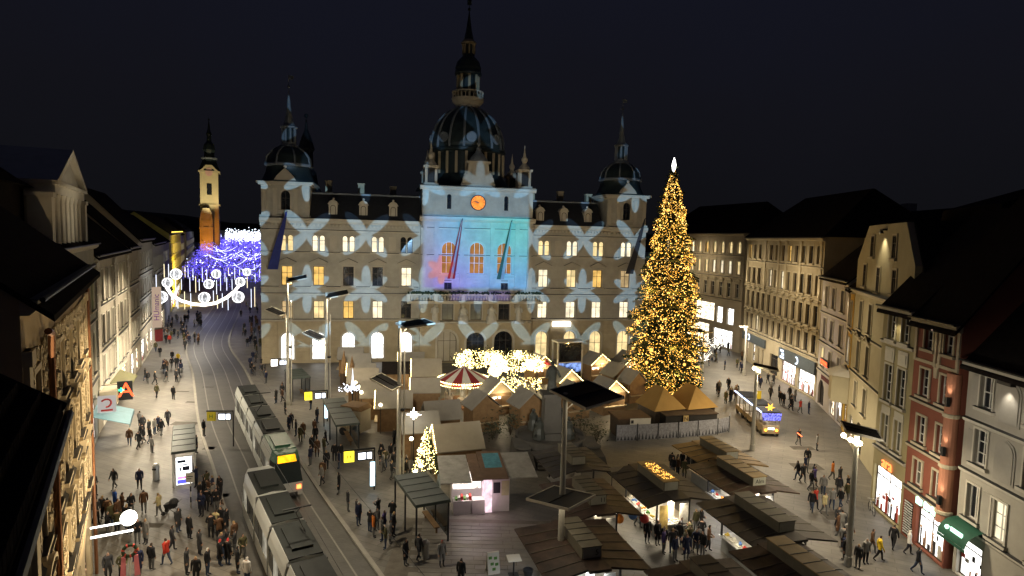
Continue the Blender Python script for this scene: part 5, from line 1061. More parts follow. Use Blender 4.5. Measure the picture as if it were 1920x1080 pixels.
# ---------------------------------------------------------------- carousel
cz = thing('carousel', 'small carousel with a red and white tent roof ringed by lights', 'carousel', (-5.5, 72.1, 0))
q = MB(); q.lathe([(2.9, 0), (2.9, .25), (2.8, .3)], 24); q.build('platform', M('carousel_floor', (.25, .12, .06)), cz)
q = MB(); q.lathe([(.45, .3), (.45, 3.2)], 12); q.build('centre_column', trim_w, cz)
n = 16
for k in range(n):
    a, b_ = 2*PI*k/n, 2*PI*(k+1)/n; q = MB()
    q.add([(3.05*math.cos(a), 3.05*math.sin(a), 3.05), (3.05*math.cos(b_), 3.05*math.sin(b_), 3.05), (0, 0, 4.6), (3.05*math.cos(a), 3.05*math.sin(a), 2.65), (3.05*math.cos(b_), 3.05*math.sin(b_), 2.65)], [(0, 1, 2), (3, 4, 1, 0)])
    q.build('roof_panel', red_c if k % 2 else M('canvas_white', (.55, .52, .45), .8) if k == 0 else bpy.data.materials['canvas_white'], cz)
q = MB()
for k in range(64): a = 2*PI*k/64; q.octa((3.12*math.cos(a), 3.12*math.sin(a), 3.05), .085); q.octa((3.12*math.cos(a+.05), 3.12*math.sin(a+.05), 2.65), .06)
tag(q.build('rim_bulbs', bulb_gold, cz), kind='stuff')
for k in range(8):
    a = 2*PI*k/8; x, y = 2.1*math.cos(a), 2.1*math.sin(a); q = MB(); q.tube((x, y, .3), (x, y, 3.1), .04); q.build('pole', pole_paint, cz)
    h = MB(); h.T = Matrix.Translation((x, y, 1.1)) @ Matrix.Rotation(a+PI/2, 4, 'Z'); h.lathe([(.02, -.45), (.2, -.3), (.2, .3), (.05, .45)], 8); h2 = MB(); h2.T = h.T
    h2.hexa([(-.45, -.15, -.12), (.4, -.15, -.12), (.4, .15, -.12), (-.45, .15, -.12)], [(-.5, -.17, .18), (.42, -.17, .18), (.42, .17, .18), (-.5, .17, .18)]); h2.hexa([(.3, -.08, .15), (.45, -.08, .1), (.45, .08, .1), (.3, .08, .15)], [(.5, -.06, .55), (.72, -.05, .45), (.72, .05, .45), (.5, .06, .55)])
    for lx in (-.38, .32):
        for ly in (-.1, .1): h2.tube((lx, ly, -.1), (lx+.1, ly, -.62), .05, .035, 5)
    h2.tube((-.5, 0, .1), (-.7, 0, -.25), .05, .02, 5); h2.build('carousel_horse', M('horse_paint', (.4, .33, .25), .5) if k == 0 else bpy.data.materials['horse_paint'], cz)
lamp('POINT', 'carousel_light', (-5.5, 68.6, 2.2), None, 130, (1, .85, .55), .2)
# ---------------------------------------------------------------- arbour of light balls before the portal
ab = thing('light_arbour', 'dazzling arbour of white light balls in front of the town hall portal', 'light decoration', (-1.5, 79, 0))
ra = random.Random(9)
for x, y in ((-5, 1), (-2, 3), (1.5, 4), (5, -1), (-4, -2), (2, -3)): q = MB(); q.tube((x, y, 0), (x, y, 3.6), .09); q.build('post', dark_metal, ab)
q = MB(); arcs = []
for (x0, y0), (x1, y1) in (((-5, 1), (1.5, 4)), ((-4, -2), (2, -3)), ((1.5, 4), (5, -1)), ((-5, 1), (-4, -2)), ((2, -3), (5, -1))):
    pts = [(x0+(x1-x0)*i/10, y0+(y1-y0)*i/10, 3.5+.9*math.sin(PI*i/10)) for i in range(11)]; q.path(pts, .05, 5); arcs.append(pts)
q.build('arch_frame', dark_metal, ab)
lb = EM('light_ball_glow', (1, .90, .58), 2.4, True, .5, 4); bm = MB().ball((0, 0, 0), .62, 12, 8).mesh('light_ball', lb, True)
st = MB()
for i in range(24):
    x, y, z = ra.uniform(-5.2, 5.4), ra.uniform(-2.4, 3.6), ra.uniform(2.4, 4.6); sc_ = ra.uniform(.5, 1.15)
    o = put('light_ball', bm, ab, (x, y, z)); o.scale = (sc_,)*3
    for k in range(60):
        a, c = ra.uniform(0, 2*PI), ra.uniform(-1, 1); s_ = math.sqrt(1-c*c); r = .66*sc_*ra.uniform(1, 1.25); st.octa((x+r*s_*math.cos(a), y+r*s_*math.sin(a), z+r*c), .04)
for i in range(1500):
    p = ra.choice(ra.choice(arcs)); st.octa((p[0]+ra.gauss(0, .45), p[1]+ra.gauss(0, .45), p[2]+ra.gauss(0, .35)-.1), ra.choice((.035, .05)))
for i in range(500): st.octa((ra.uniform(-5.5, 5.5), -3.2+ra.gauss(0, .3), ra.uniform(.9, 2.5)), .04)
tag(st.build('fairy_lights', [bulb_gold], ab), kind='stuff')
lv = MB()
for i in range(700):
    p = ra.choice(ra.choice(arcs)); c = (p[0]+ra.gauss(0, .5), p[1]+ra.gauss(0, .5), p[2]+ra.gauss(0, .35)); a = ra.uniform(0, PI); lv.add([c, (c[0]+.25*math.cos(a), c[1]+.2, c[2]+.25*math.sin(a)), (c[0]-.1, c[1]+.2, c[2]+.25)], [(0, 1, 2)])
tag(lv.build('foliage', needle_b, ab), kind='stuff')
lamp('POINT', 'arbour_light', (-1.5, 75, 4.2), None, 420, (1, .9, .62), .4); lamp('POINT', 'arbour_light', (1, 84, 5.4), None, 300, (1, .9, .62), .4)
# ---------------------------------------------------------------- screen tower
sw = thing('screen_tower', 'tall framed glass tower with a lit blue picture in its lower half', 'display tower', (6.5, 82.6, 0), .35)
q = MB()
for x in (0, 3.6):
    for y in (0, 1.8): q.box(x-.1, x+.1, y-.1, y+.1, 0, 5.8)
q.box(-.15, 3.75, -.15, 1.95, 5.8, 6.0); q.box(.1, 3.5, -.06, .06, 3.0, 3.15); q.build('frame', plate_edge, sw)
q = MB(); q.box(.1, 3.5, -.02, .02, 3.15, 5.8); q.build('upper_pane', glass_dark, sw); q = MB(); q.box(.1, 3.5, -.02, .02, .4, 1.7); q.build('lower_pane', glass_dark, sw)
q = MB(); q.box(.1, 3.5, -.02, .02, 1.7, 3.0); q.build('picture', EM('blue_picture_light', (.22, .34, .75), .9, True, .95, 1.6), sw)
# ---------------------------------------------------------------- tents, booths and printed fence beside the tree
tent_m = M('tent_canvas_amber', (.34, .20, .055), .8, .15, .7)
for (x, y), lab in (((16.2, 64.6), 'left of two amber canvas tents under the big tree'), ((19.9, 65.6), 'right of two amber canvas tents under the big tree')):
    t = thing('market_tent', lab, 'tent', (x, y, 0), .35, 'amber market tents'); q = MB()
    q.box(-1.7, 1.7, -1.7, 1.7, 0, 2.4); q.build('wall', hut_dark, t)
    q = MB(); q.add([(-1.95, -1.95, 2.4), (1.95, -1.95, 2.4), (1.95, 1.95, 2.4), (-1.95, 1.95, 2.4), (0, -.6, 4.5), (0, 1.2, 4.5)], [(0, 1, 4), (1, 2, 5, 4), (2, 3, 5), (3, 0, 4, 5), (3, 2, 1, 0)]); q.build('canopy', tent_m, t)
t = thing('flat_roof_booth', 'low brown flat roofed booth with a pale end panel by the printed fence', 'booth', (12.4, 62.0, 0), .2); q = MB(); q.box(-1.6, 1.6, -1.2, 1.2, 0, 2.0); q.build('wall', hut_dark, t); q = MB(); q.box(-1.8, 1.8, -1.5, 1.4, 2.0, 2.15); q.build('roof', M('booth_roof', (.09, .05, .025)), t); q = MB(); q.box(-.5, 1.7, -1.55, -1.501, 1.5, 2.1); q.build('panel', trim_w, t); q = MB(); q.box(-.42, -.15, -1.57, -1.552, 1.62, 1.95); q.build('speaker', dark_metal, t)
t = thing('long_booth', 'long black booth in front of the amber tents', 'booth', (18.0, 62.6, 0), .22); q = MB(); q.box(-2.2, 3.6, -.8, .8, 0, 2.2); q.build('wall', M('black_board', (.02, .018, .016)), t); q = MB(); q.box(-2.3, 3.7, -.9, .9, 2.2, 2.3); q.build('roof', hut_dark, t); q = MB(); q.box(-.3, .25, -.95, -.91, 1.5, 2.2); q.build('sign_board', M('sign_ochre', (.42, .30, .12)), t)
text(t, 'N', .6, (-.02, -.962, 1.85), (PI/2, 0, 0), dark_metal, .005, 'sign_letter')
ice = M('ice_print', (.20, .20, .22), .7, .45, 5)
fn = thing('printed_fence', 'curved fence printed with frosty grey ice and dark fir silhouettes', 'fence', (0, 0, 0)); fp = [(10.7, 59.6), (12.9, 60.0), (15.1, 60.5), (17.3, 61.1), (19.5, 61.8), (21.8, 62.6), (23.3, 63.5), (24.0, 65.2)]
rf_ = random.Random(4)
for (xa, ya), (xb, yb) in zip(fp, fp[1:]):
    r_, L_ = frame((xa, ya), (xb, yb)); q = MB(); q.box(.02, L_-.02, 0, .05, .05, 1.65)
    pnl = q.build('fence_panel', ice, fn); pnl.location = (xa, ya, 0); pnl.rotation_euler = (0, 0, r_)
    q = MB()
    for k in range(6):
        x = .2+k*(L_-.4)/5; h = rf_.uniform(.35, .8); q.slab([(x-.12, .1), (x+.12, .1), (x, .1+h)], -.008, -.002)
    q.build('tree_print', M('print_dark', (.04, .04, .045)) if 'print_dark' not in bpy.data.materials else bpy.data.materials['print_dark'], pnl)
    q = MB(); q.tube((xa, ya, 0), (xa, ya, 1.75), .05); q.build('fence_post', dark_metal, fn)
# ---------------------------------------------------------------- fixed market stands (dark hip roofs with a long roof box)
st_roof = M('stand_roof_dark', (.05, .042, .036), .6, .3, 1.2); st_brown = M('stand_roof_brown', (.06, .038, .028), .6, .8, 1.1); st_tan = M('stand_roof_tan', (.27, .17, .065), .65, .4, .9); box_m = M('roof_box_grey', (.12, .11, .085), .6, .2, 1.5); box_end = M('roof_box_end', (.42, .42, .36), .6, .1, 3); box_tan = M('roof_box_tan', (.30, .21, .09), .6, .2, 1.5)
steel_c = M('stainless_counter', (.45, .45, .44), .35, .1, 3, metal=.5); tray_cols = [M('goods_'+n_, c, .6) for n_, c in (('red', (.40, .04, .03)), ('orange', (.5, .16, .02)), ('green', (.08, .20, .04)), ('yellow', (.5, .36, .06)), ('white', (.5, .48, .42)), ('blue', (.07, .16, .4)))]
strip = EM('counter_light_strip', (1, .90, .70), 5, True); strip_c = EM('counter_light_cool', (.85, .92, 1), 5, True)
def stand(x, y, rz, w, d, label, rm=st_roof, top=None, bx=True, bl=3.6, sign=None, lights=('W',), pw=45, col=(1, .88, .66), number=None, goods=True):
    t = thing('market_stand', label, 'market stand', (x, y, 0), rz, 'fixed market stands with roof boxes')
    w *= 1.26; d *= 1.2; cw, cd = w/2-1.3, d/2-1.1; FOOT.append((x, y, rz, cw+.35, cd+.35))
    q = MB(); q.box(-cw, cw, -cd, cd, 0, .95); q.build('cabinet', M('cabinet_grey', (.20, .20, .19)) if 'cabinet_grey' not in bpy.data.materials else bpy.data.materials['cabinet_grey'], t)
    q = MB(); q.box(-cw-.15, cw+.15, -cd-.15, cd+.15, .95, 1.02); q.build('counter', steel_c, t)
    q = MB(); q.box(-.25, .25, -cd+.3, cd-.3, 1.02, 2.7); q.build('back_shelf', trim_w, t)
    for sx in (-1, 1):
        for sy in (-1, 1): q = MB(); q.box(sx*cw-.05, sx*cw+.05, sy*cd-.05, sy*cd+.05, 1.02, 2.9); q.build('post', dark_metal, t)
    hx, hy = w/2, d/2; ex, ey = .62, .5
    for sx in (-1, 1):
        q = MB(); q.hexa([(sx*ex, -hy+.3, 3.0), (sx*hx, -hy, 2.75), (sx*hx, hy, 2.75), (sx*ex, hy-.3, 3.0)] if sx > 0 else [(sx*hx, -hy, 2.75), (sx*ex, -hy+.3, 3.0), (sx*ex, hy-.3, 3.0), (sx*hx, hy, 2.75)],
                         [(sx*ex, -hy+.3, 3.12), (sx*hx, -hy, 2.84), (sx*hx, hy, 2.84), (sx*ex, hy-.3, 3.12)] if sx > 0 else [(sx*hx, -hy, 2.84), (sx*ex, -hy+.3, 3.12), (sx*ex, hy-.3, 3.12), (sx*hx, hy, 2.84)]); aw_ = q.build('awning', rm, t)
        for k_ in range(1, 6):
            f_ = k_/6; ya, yb_ = (-hy+.3)+(2*hy-.6)*f_, -hy+2*hy*f_; q = MB(); q.hexa([(sx*ex, ya-.02, 3.12), (sx*ex, ya+.02, 3.12), (sx*hx, yb_+.02, 2.84), (sx*hx, yb_-.02, 2.84)], [(sx*ex, ya-.02, 3.15), (sx*ex, ya+.02, 3.15), (sx*hx, yb_+.02, 2.87), (sx*hx, yb_-.02, 2.87)]); q.build('seam', box_m, aw_)
    q = MB(); q.box(-ex+.002, ex-.002, -hy+.1, hy-.1, 2.98, 3.13); q.build('roof', rm, t)
    if bx:
        q = MB(); q.box(-.55, .55, -bl/2, bl/2, 3.13, 3.75); ro = q.build('roof_box', box_m, t)
        q = MB(); q.box(-.6, .6, -bl/2-.05, bl/2+.05, 3.75, 3.80); lid_ = q.build('box_lid', top or box_m, ro)
        for k_ in range(1, 5): q = MB(); yy = -bl/2+bl*k_/5; q.box(-.6, .6, yy-.015, yy+.015, 3.801, 3.825); q.build('lid_seam', dark_metal, ro)
        q = MB(); q.box(-.5, .5, -bl/2-.04, -bl/2-.001, 3.18, 3.72); q.build('box_end', box_end, ro)
        if number: text(t, number, .42, (.28 if len(number) < 3 else 0, -bl/2-.055, 3.45), (PI/2, 0, 0), dark_metal, .004, 'sign_lettering')
    for sd in lights:
        if sd in 'WE': 
            sx = -1 if sd == 'W' else 1; q = MB(); q.box(sx*(cw+.02)-.05, sx*(cw+.02)+.05, -cd, cd, 2.60, 2.66); q.build('light_strip', strip if col[2] < .9 else strip_c, t); dx, dy = sx*(cw+.35), 0
        else:
            sy = -1 if sd == 'S' else 1; q = MB(); q.box(-cw, cw, sy*(cd+.02)-.05, sy*(cd+.02)+.05, 2.60, 2.66); q.build('light_strip', strip if col[2] < .9 else strip_c, t); dx, dy = 0, sy*(cd+.35)
        c, s_ = math.cos(rz), math.sin(rz); lamp('AREA', 'stand_lamp', (x+dx*c-dy*s_, y+dx*s_+dy*c, 2.55), (x+dx*c-dy*s_, y+dx*s_+dy*c, 0), pw, col, 1.0)
    if 'S' in lights:
        for k_, (px_, m_) in enumerate(((-cw*.7, 'panel_print_yellow'), (cw*.55, 'panel_print_pale'))):
            q = MB(); q.box(px_-.32, px_+.32, -cd-.30, -cd-.26, .75, 2.45); q.build('product_panel', bpy.data.materials.get(m_) or M(m_, (.42, .30, .10) if k_ == 0 else (.42, .40, .36), .5, .6, 3), t)
    if goods:
        short = ' '.join(w_ for w_ in label.replace(',', '').split(' ') if w_ not in ('with', 'a', 'in', 'its'))[:200]; short = ' '.join(short.split(' ')[:5])
        rg = random.Random(int(x*10)+7)
        for sd in lights:
            n_ = 7 if sd in 'WE' else 4
            for k in range(n_):
                if sd in 'WE': px, py = (-1 if sd == 'W' else 1)*(cw-.22), -cd+.3+k*(2*cd-.6)/(n_-1)
                else: px, py = -cw+.3+k*(2*cw-.6)/(n_-1), (-1 if sd == 'S' else 1)*(cd-.22)
                c, s_ = math.cos(rz), math.sin(rz); ci = (k*5+int(x)+(2 if sd == 'S' else 0)) % 6; cn = ['red', 'orange', 'green', 'yellow', 'white', 'blue'][ci]
                g = thing('goods_tray', 'tray of '+cn+' goods on the '+short+(', long left counter' if sd == 'W' else ', front end counter'), 'tray', (x+px*c-py*s_, y+px*s_+py*c, 1.02), rz, cn+' goods on the '+short+(' left counter' if sd == 'W' else ' front counter'))
                q = MB(); q.box(-.2, .2, -.2, .2, 0, .08); q.build('tray', trim_w, g); q = MB()
                for j in range(5): q.ball((rg.uniform(-.13, .13), rg.uniform(-.13, .13), .14+.05*(j % 2)), .08, 6, 4)
                tag(q.build('goods', tray_cols[ci], g), kind='stuff')
    return t
q16 = R_(16)
stand(10.6, 42.2, q16, 4.0, 5.6, 'stand with fairy lights in its roof box and a long bright counter', st_roof, box_tan, True, 3.8, None, ('W', 'S'), 170)
t = None
sp_ = MB(); rs2 = random.Random(2)
for i in range(150): sp_.octa((rs2.uniform(-.45, .45), rs2.uniform(-1.6, 1.4), 3.83+rs2.uniform(0, .05)), .025)
o = tag(sp_.build('roof_lights', [EM('roof_bulb', (1, .5, .1), 5, False)]), 'tangle of fairy lights lying on a market stand roof box', 'fairy lights', None, 'stuff'); o.location = (10.6, 42.2, 0); o.rotation_euler = (0, 0, q16)
stand(17.0, 43.6, q16, 3.9, 5.4, 'stand with a lettered roof box nearest the lit lamp post', st_brown, box_tan, True, 4.2, None, ('W', 'S'), 140, (1, .95, .88), 'Alm')
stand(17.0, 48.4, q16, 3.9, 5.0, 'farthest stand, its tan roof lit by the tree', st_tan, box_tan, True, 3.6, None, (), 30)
stand(15.9, 36.8, q16, 4.2, 5.4, 'stand with a dark framed roof panel and pale box end', st_roof, box_m, True, 4.2, None, ('W', 'S'), 70)
stand(15.6, 30.6, q16, 3.8, 5.2, 'stand with a long tan roof box close to the lower right edge', st_brown, box_tan, True, 4.6, None, ('W',), 25, (1, .88, .66), '4')
stand(10.6, 28.6, q16, 4.2, 5.0, 'stand with a reddish roof and round roof vent at the bottom', st_brown, st_roof, True, 4.0, None, ('W',), 25, (.9, .95, 1))
stand(4.1, 32.9, q16, 4.6, 5.0, 'stand numbered five behind the near lamp mast, brown striped roof', st_brown, box_m, True, 3.4, None, ('S', 'W'), 110, (.88, .94, 1), '5')
stand(4.9, 46.2, q16, 3.9, 4.6, 'unlit dark stand between the white kiosk and the fountain steps', st_roof, box_m, True, 3.0, None, (), 10)
stand(5.4, 39.4, q16, 3.9, 5.0, 'stand numbered eleven between the mast and the bright counter', st_brown, box_m, True, 3.2, None, ('S',), 18, (1, .88, .66), '11')
q = MB(); q.lathe([(.42, 3.81), (.46, 3.9), (.46, 4.0), (.3, 4.06)], 16); vn = tag(q.build('roof_vent', trim_w), 'round white vent cap on a market stand roof box', 'vent'); vn.location = (10.3, 27.6, 0)
hd = thing('folding_awning', 'pale awning flap at the rear edge of the fairy lit stand', 'awning', (8.6, 44.6, 2.9), q16); q = MB(); q.hexa([(-1.1, -.4, 0), (1.2, -.2, 0), (1.2, .3, .12), (-1.1, .15, .1)], [(-1.1, -.4, .04), (1.2, -.2, .04), (1.2, .3, .16), (-1.1, .15, .14)]); q.build('cloth', roof_pale, hd); q = MB(); q.tube((-1.0, -.3, 0), (-1.0, -.3, -2.9), .03); q.tube((1.1, -.1, 0), (1.1, -.1, -2.9), .03); q.build('leg', dark_metal, hd)
# balloons by the counter
for i, (x, y, z, c, lab) in enumerate(((7.35, 38.6, 1.9, tray_cols[1], 'orange lantern ball above the queue at the bright counter'), (8.3, 39.0, 2.0, tray_cols[5], 'blue lantern ball above the queue at the bright counter'), (9.0, 38.7, 1.9, tray_cols[0], 'red lantern ball above the queue at the bright counter'))):
    q = MB(); q.ball((0, 0, 0), .3, 12, 8); q.tube((0, 0, .28), (0, 0, .8), .012, n=4); o = tag(q.build('lantern_ball', c, None, True), lab, 'lantern'); o.location = (x, y, z)
# the corner kiosk with open flaps
kz = thing('corner_kiosk', 'white kiosk with raised patterned flaps and a pink lit side', 'kiosk', (-2.2, 44.3, 0), R_(10)); kw = M('kiosk_white', (.50, .47, .45), .5, .08, 3)
q = MB(); q.box(-1.9, 2.2, .6, 2.0, 0, 2.6); q.box(-1.9, -.6, -1.4, -.7, 0, 1.0); q.box(-.55, .35, -1.5, -.8, 0, 1.05); q.box(.9, 2.2, -1.2, .6, 0, 2.5); q.build('cabinet', kw, kz)
q = MB(); q.box(.4, .88, -1.5, .6, .1, 2.4); q.build('tall_fridge', EM('fridge_pink_light', (1, .72, .80), 1.1, True, .35, 2), kz)
q = MB(); q.box(-1.8, .3, .54, .59, 1.1, 2.4); q.build('lit_back_wall', EM('kiosk_inside_light', (1, .88, .80), 2.0, True, .6, 3), kz)
q = MB(); q.box(1.0, 1.5, -1.23, -1.205, 1.4, 2.2, 0); q.box(1.6, 2.15, -1.23, -1.205, 1.2, 2.3, 1); q.build('price_board', [dark_metal, M('board_yellowish', (.45, .43, .25))], kz)
for i in range(6): q = MB(); q.box(-1.75+i*.2, -1.6+i*.2, -1.3, -.8, 1.0, 1.15+.08*(i % 3)); q.build('goods', tray_cols[(i*2+2) % 6], kz)
grey_cl = M('flap_grey', (.26, .255, .245), .75, .35, 1.4); brown_cl = M('flap_brown', (.12, .075, .05), .75, .3, 1.5); blue_p = M('flap_blue_print', (.06, .20, .27), .75, .4, 2)
def flap(x0, x1, y0, y1, z0, z1, mats, patch=None):
    q = MB(); q.hexa([(x0, y0, z0), (x1, y0, z0), (x1, y1, z1), (x0, y1, z1)], [(x0, y0, z0+.05), (x1, y0, z0+.05), (x1, y1, z1+.05), (x0, y1, z1+.05)]); o = q.build('flap', mats, kz)
    if patch:
        q = MB(); a, b_, c, d = patch; f0, f1 = (c-y0)/(y1-y0), (d-y0)/(y1-y0); za, zb = z0+(z1-z0)*f0+.055, z0+(z1-z0)*f1+.055
        q.hexa([(a, c, za), (b_, c, za), (b_, d, zb), (a, d, zb)], [(a, c, za+.004), (b_, c, za+.004), (b_, d, zb+.004), (a, d, zb+.004)]); q.build('print', blue_p, o)
flap(-2.9, -.7, -2.2, 2.4, 2.65, 3.0, grey_cl); flap(-.68, .1, -2.3, 2.4, 2.8, 3.05, brown_cl); flap(.12, 2.0, -1.9, 2.6, 2.7, 3.15, brown_cl, (.5, 1.8, -.2, 2.2)); flap(2.02, 4.2, -1.6, 2.4, 2.6, 3.05, grey_cl)
q = MB(); q.hexa([(-3.2, -2.6, .4), (-3.1, -2.5, .4), (-3.1, 0, .4), (-3.2, 0, .4)], [(-2.95, -2.3, 2.4), (-2.85, -2.2, 2.4), (-2.85, .4, 2.4), (-2.95, .4, 2.4)]); q.build('side_curtain', M('curtain_teal', (.16, .2, .21), .7), kz)
lamp('AREA', 'kiosk_lamp', (-2.6, 43.0, 2.5), (-2.6, 42.4, 0), 70, (1, .82, .80), .8); lamp('POINT', 'kiosk_fridge_light', (-1.1, 42.2, 1.5), None, 30, (1, .66, .78), .2)
# ---------------------------------------------------------------- the dark fountain with its statue
ft = thing('fountain', 'dark stepped fountain with a tall pedestal statue in the middle of the stands', 'fountain', (4.0, 57.0, 0), .15); fst = M('fountain_stone', (.07, .065, .058), .85, .25, .8, bump=.2); bronze = M('dark_bronze', (.03, .033, .03), .5, .3, 3)
for i in range(5): q = MB(); q.box(-2.2, 2.2, -5.4+i*.42, -4.98+i*.42 if i < 4 else 4.5, 0, .18*(i+1)); q.build('step', fst, ft)
for sx in (-1, 1): q = MB(); q.hexa([(sx*3.2-.9, -5.2, 0), (sx*3.2+.9, -5.2, 0), (sx*3.2+.9, -1, 0), (sx*3.2-.9, -1, 0)], [(sx*3.2-.7, -4.9, .9), (sx*3.2+.7, -4.9, .9), (sx*3.2+.7, -1, 1.5), (sx*3.2-.7, -1, 1.5)]); q.lathe([(.7, 1.3), (.75, 1.4), (.6, 1.5)], 12, (sx*3.2, -3.4, 0)); q.build('side_wall', fst, ft)
q = MB(); q.lathe([(3.4, .9), (3.4, 1.5), (3.15, 1.5), (3.15, 1.2)], 20); q.build('basin', fst, ft)
q = MB(); q.frus(0, 0, .9, 1.8, 1.4, 1.4, 1.2, 1.2); q.frus(0, 0, 1.8, 5.2, .85, .85, .75, .75); q.frus(0, 0, 5.2, 5.5, 1.0, 1.0, 1.0, 1.0); q.build('pedestal', fst, ft)
q = MB(); q.lathe([(.45, 5.5), (.5, 6.0), (.38, 6.6), (.44, 7.2), (.5, 7.7), (.3, 7.95), (.12, 8.05)], 10, sy=.75); q.ball((0, 0, 8.28), .22); q.tube((-.45, 0, 7.6), (-.62, -.25, 6.9), .13, .1); q.tube((.45, 0, 7.6), (.7, -.35, 7.0), .13, .1); q.build('statue', bronze, ft)
for k in range(4):
    a = PI/4+k*PI/2; q = MB(); x, y = 2.0*math.cos(a), 2.0*math.sin(a); q.lathe([(.6, 1.5), (.55, 2.0), (.4, 2.5), (.42, 2.9), (.2, 3.15)], 9, (x, y, 0)); q.ball((x, y, 3.35), .2); q.tube((x, y, 2.2), (x*1.3, y*1.3, 1.9), .2, .15); q.build('seated_figure', bronze, ft)
for i, (x, y, s_) in enumerate(((0.2, 60.8, 1.3), (8.6, 58.6, 1.1), (7.4, 60.6, 1.5), (-1.6, 59.2, 1.0))):
    t = thing('shrub', ['leafless shrub behind the dark fountain on its left', 'leafless shrub to the right of the fountain steps', 'tall bush between the fountain and the printed fence', 'small bush in front of the brown gabled huts'][i], 'shrub', (x, y, 0)); q = MB(); rq = random.Random(i)
    for k in range(240): 
        c = Vector((rq.gauss(0, .5), rq.gauss(0, .5), 1.1+rq.gauss(0, .5)))*s_; d = Vector((rq.uniform(-1, 1), rq.uniform(-1, 1), rq.uniform(-.5, 1)))*.25; q.add([tuple(c), tuple(c+d), tuple(c+Vector((d.y, -d.x, d.z))*.8)], [(0, 1, 2)])
    q.build('foliage', M('bush_dull', (.05, .055, .035), .9, .4, 3) if 'bush_dull' not in bpy.data.materials else bpy.data.materials['bush_dull'], t); q = MB()
    for k in range(5): q.tube((0, 0, 0), (rq.uniform(-.5, .5), rq.uniform(-.5, .5), 1.2*s_), .04, .02, 5)
    q.build('stem', bark, t)
# ---------------------------------------------------------------- small lit fir and lamps by the nearest hut
sf = thing('small_fir', 'small fir wrapped in golden lights beside the nearest tan roofed hut', 'fir tree', (-6.7, 48.6, 0)); q = MB(); q.tube((0, 0, 0), (0, 0, 4.4), .1, .03); q.build('trunk', bark, sf); q = MB(); l = MB(); r7 = random.Random(8)
for i in range(500):
    z = .9+3.6*(1-r7.random()**.6); r = (4.7-z)*.26*r7.uniform(.6, 1.1); a = r7.uniform(0, 2*PI); c = (r*math.cos(a), r*math.sin(a), z); q.add([c, (c[0]*1.3+.1, c[1]*1.3, z-.15), (c[0]*1.2, c[1]*1.2+.15, z+.1)], [(0, 1, 2)])
    if i < 330: l.octa((1.08*c[0], 1.08*c[1], z), .035)
q.build('crown', needle, sf); tag(l.build('fairy_lights', bulb_gold, sf), kind='stuff')
stl = thing('star_lamp', 'glaring white star shaped lamp on a pole above the market huts', 'lamp', (-8.4, 53.0, 0)); q = MB(); q.tube((0, 0, 0), (0, 0, 3.9), .05); q.build('pole', dark_metal, stl); q = MB()
for k in range(8):
    a = k*PI/4; q.tube((0, 0, 4.2), (.65*math.cos(a)*(1 if k % 2 == 0 else .6), 0, 4.2+.65*math.sin(a)*(1 if k % 2 == 0 else .6)), .14, .01, 5)
q.ball((0, 0, 4.2), .24, 10, 6); q.build('star', EM('star_glow', (1, .95, .8), 22, True), stl)
for i, (x, y, z) in enumerate(((-8.2, 50.6, 2.7), (-7.4, 49.8, 2.0), (-6.9, 47.2, 1.7), (-7.2, 46.6, 1.4), (-12.9, 60.3, 2.8), (-15.9, 64.7, 2.9), (-16.6, 66.2, 3.1), (-17.2, 67.3, 3.3))):
    t = thing('globe_lamp', 'small round glowing globe lamp on a thin pole among the left market huts', 'lamp', (x, y, 0), 0, 'small globe lamps among the huts'); q = MB(); q.tube((0, 0, 0), (0, 0, z), .03, n=6); q.build('pole', dark_metal, t); q = MB(); q.ball((0, 0, z+.14), .17, 10, 6); q.build('globe', EM('globe_glow', (1, .86, .58), 12, True) if 'globe_glow' not in bpy.data.materials else bpy.data.materials['globe_glow'], t)
for i, (x, y, c, lab, h) in enumerate(((-22.0, 80.0, hut_wood, 'left brown pointed wooden pyramid beside the grey roofed huts', 4.6), (-20.0, 76.5, hut_wood, 'right brown pointed wooden pyramid beside the grey roofed huts', 4.6))):
    t = thing('wooden_pyramid', lab, 'pyramid', (x, y, 0)); q = MB(); q.lathe([(.5, 0), (.5, 1.6)], 8); q.build('base', hut_dark, t); q = MB(); q.lathe([(.55, 1.6), (.3, 3.2), (.02, h)], 8); q.build('cone', c, t)
t = thing('ice_spire', 'white glittering spire of lights on a ring above the toy train', 'light decoration', (-17.6, 67.6, 0)); q = MB(); q.tube((0, 0, 0), (0, 0, 2.6), .08); q.build('pole', dark_metal, t); q = MB(); q.lathe([(.28, 2.6), (.1, 3.6), (.01, 5.0)], 8); q.build('spire', EM('ice_glow', (.85, .9, 1), 2.2, True), t); q = MB()
for k in range(90): a = r7.uniform(0, 2*PI); rr_ = r7.uniform(.2, 1.7); q.octa((rr_*math.cos(a), rr_*math.sin(a), 2.7+r7.gauss(0, .12)), .05)
tag(q.build('fairy_lights', bulb_cool, t), kind='stuff')
wg = thing('toy_wagon', 'cream wooden wagon with arched panels behind the dark shelter roof', 'wagon', (-15.4, 60.2, 0), -.35); q = MB(); q.box(-1.2, 1.2, -.9, .9, .4, 2.6); q.build('body', trim_c, wg); q = MB(); q.slab([(-1.35, 2.6), (1.35, 2.6), (1.0, 3.0), (-1.0, 3.0)], -1.0, 1.0); q.build('roof', hut_wood, wg)
for x in (-.7, 0, .7): q = MB(); q.slab([(x-.28, .7), (x+.28, .7)]+arch_pts(x, 1.9, .28), -.94, -.9); q.build('panel', snow_trim, wg)
for x in (-.8, .8): q = MB(); q.T = Matrix.Translation((x, -.95, .4)) @ Matrix.Rotation(PI/2, 4, 'X'); q.lathe([(.4, -.05), (.4, .05)], 14); q.build('wheel', dark_metal, wg)
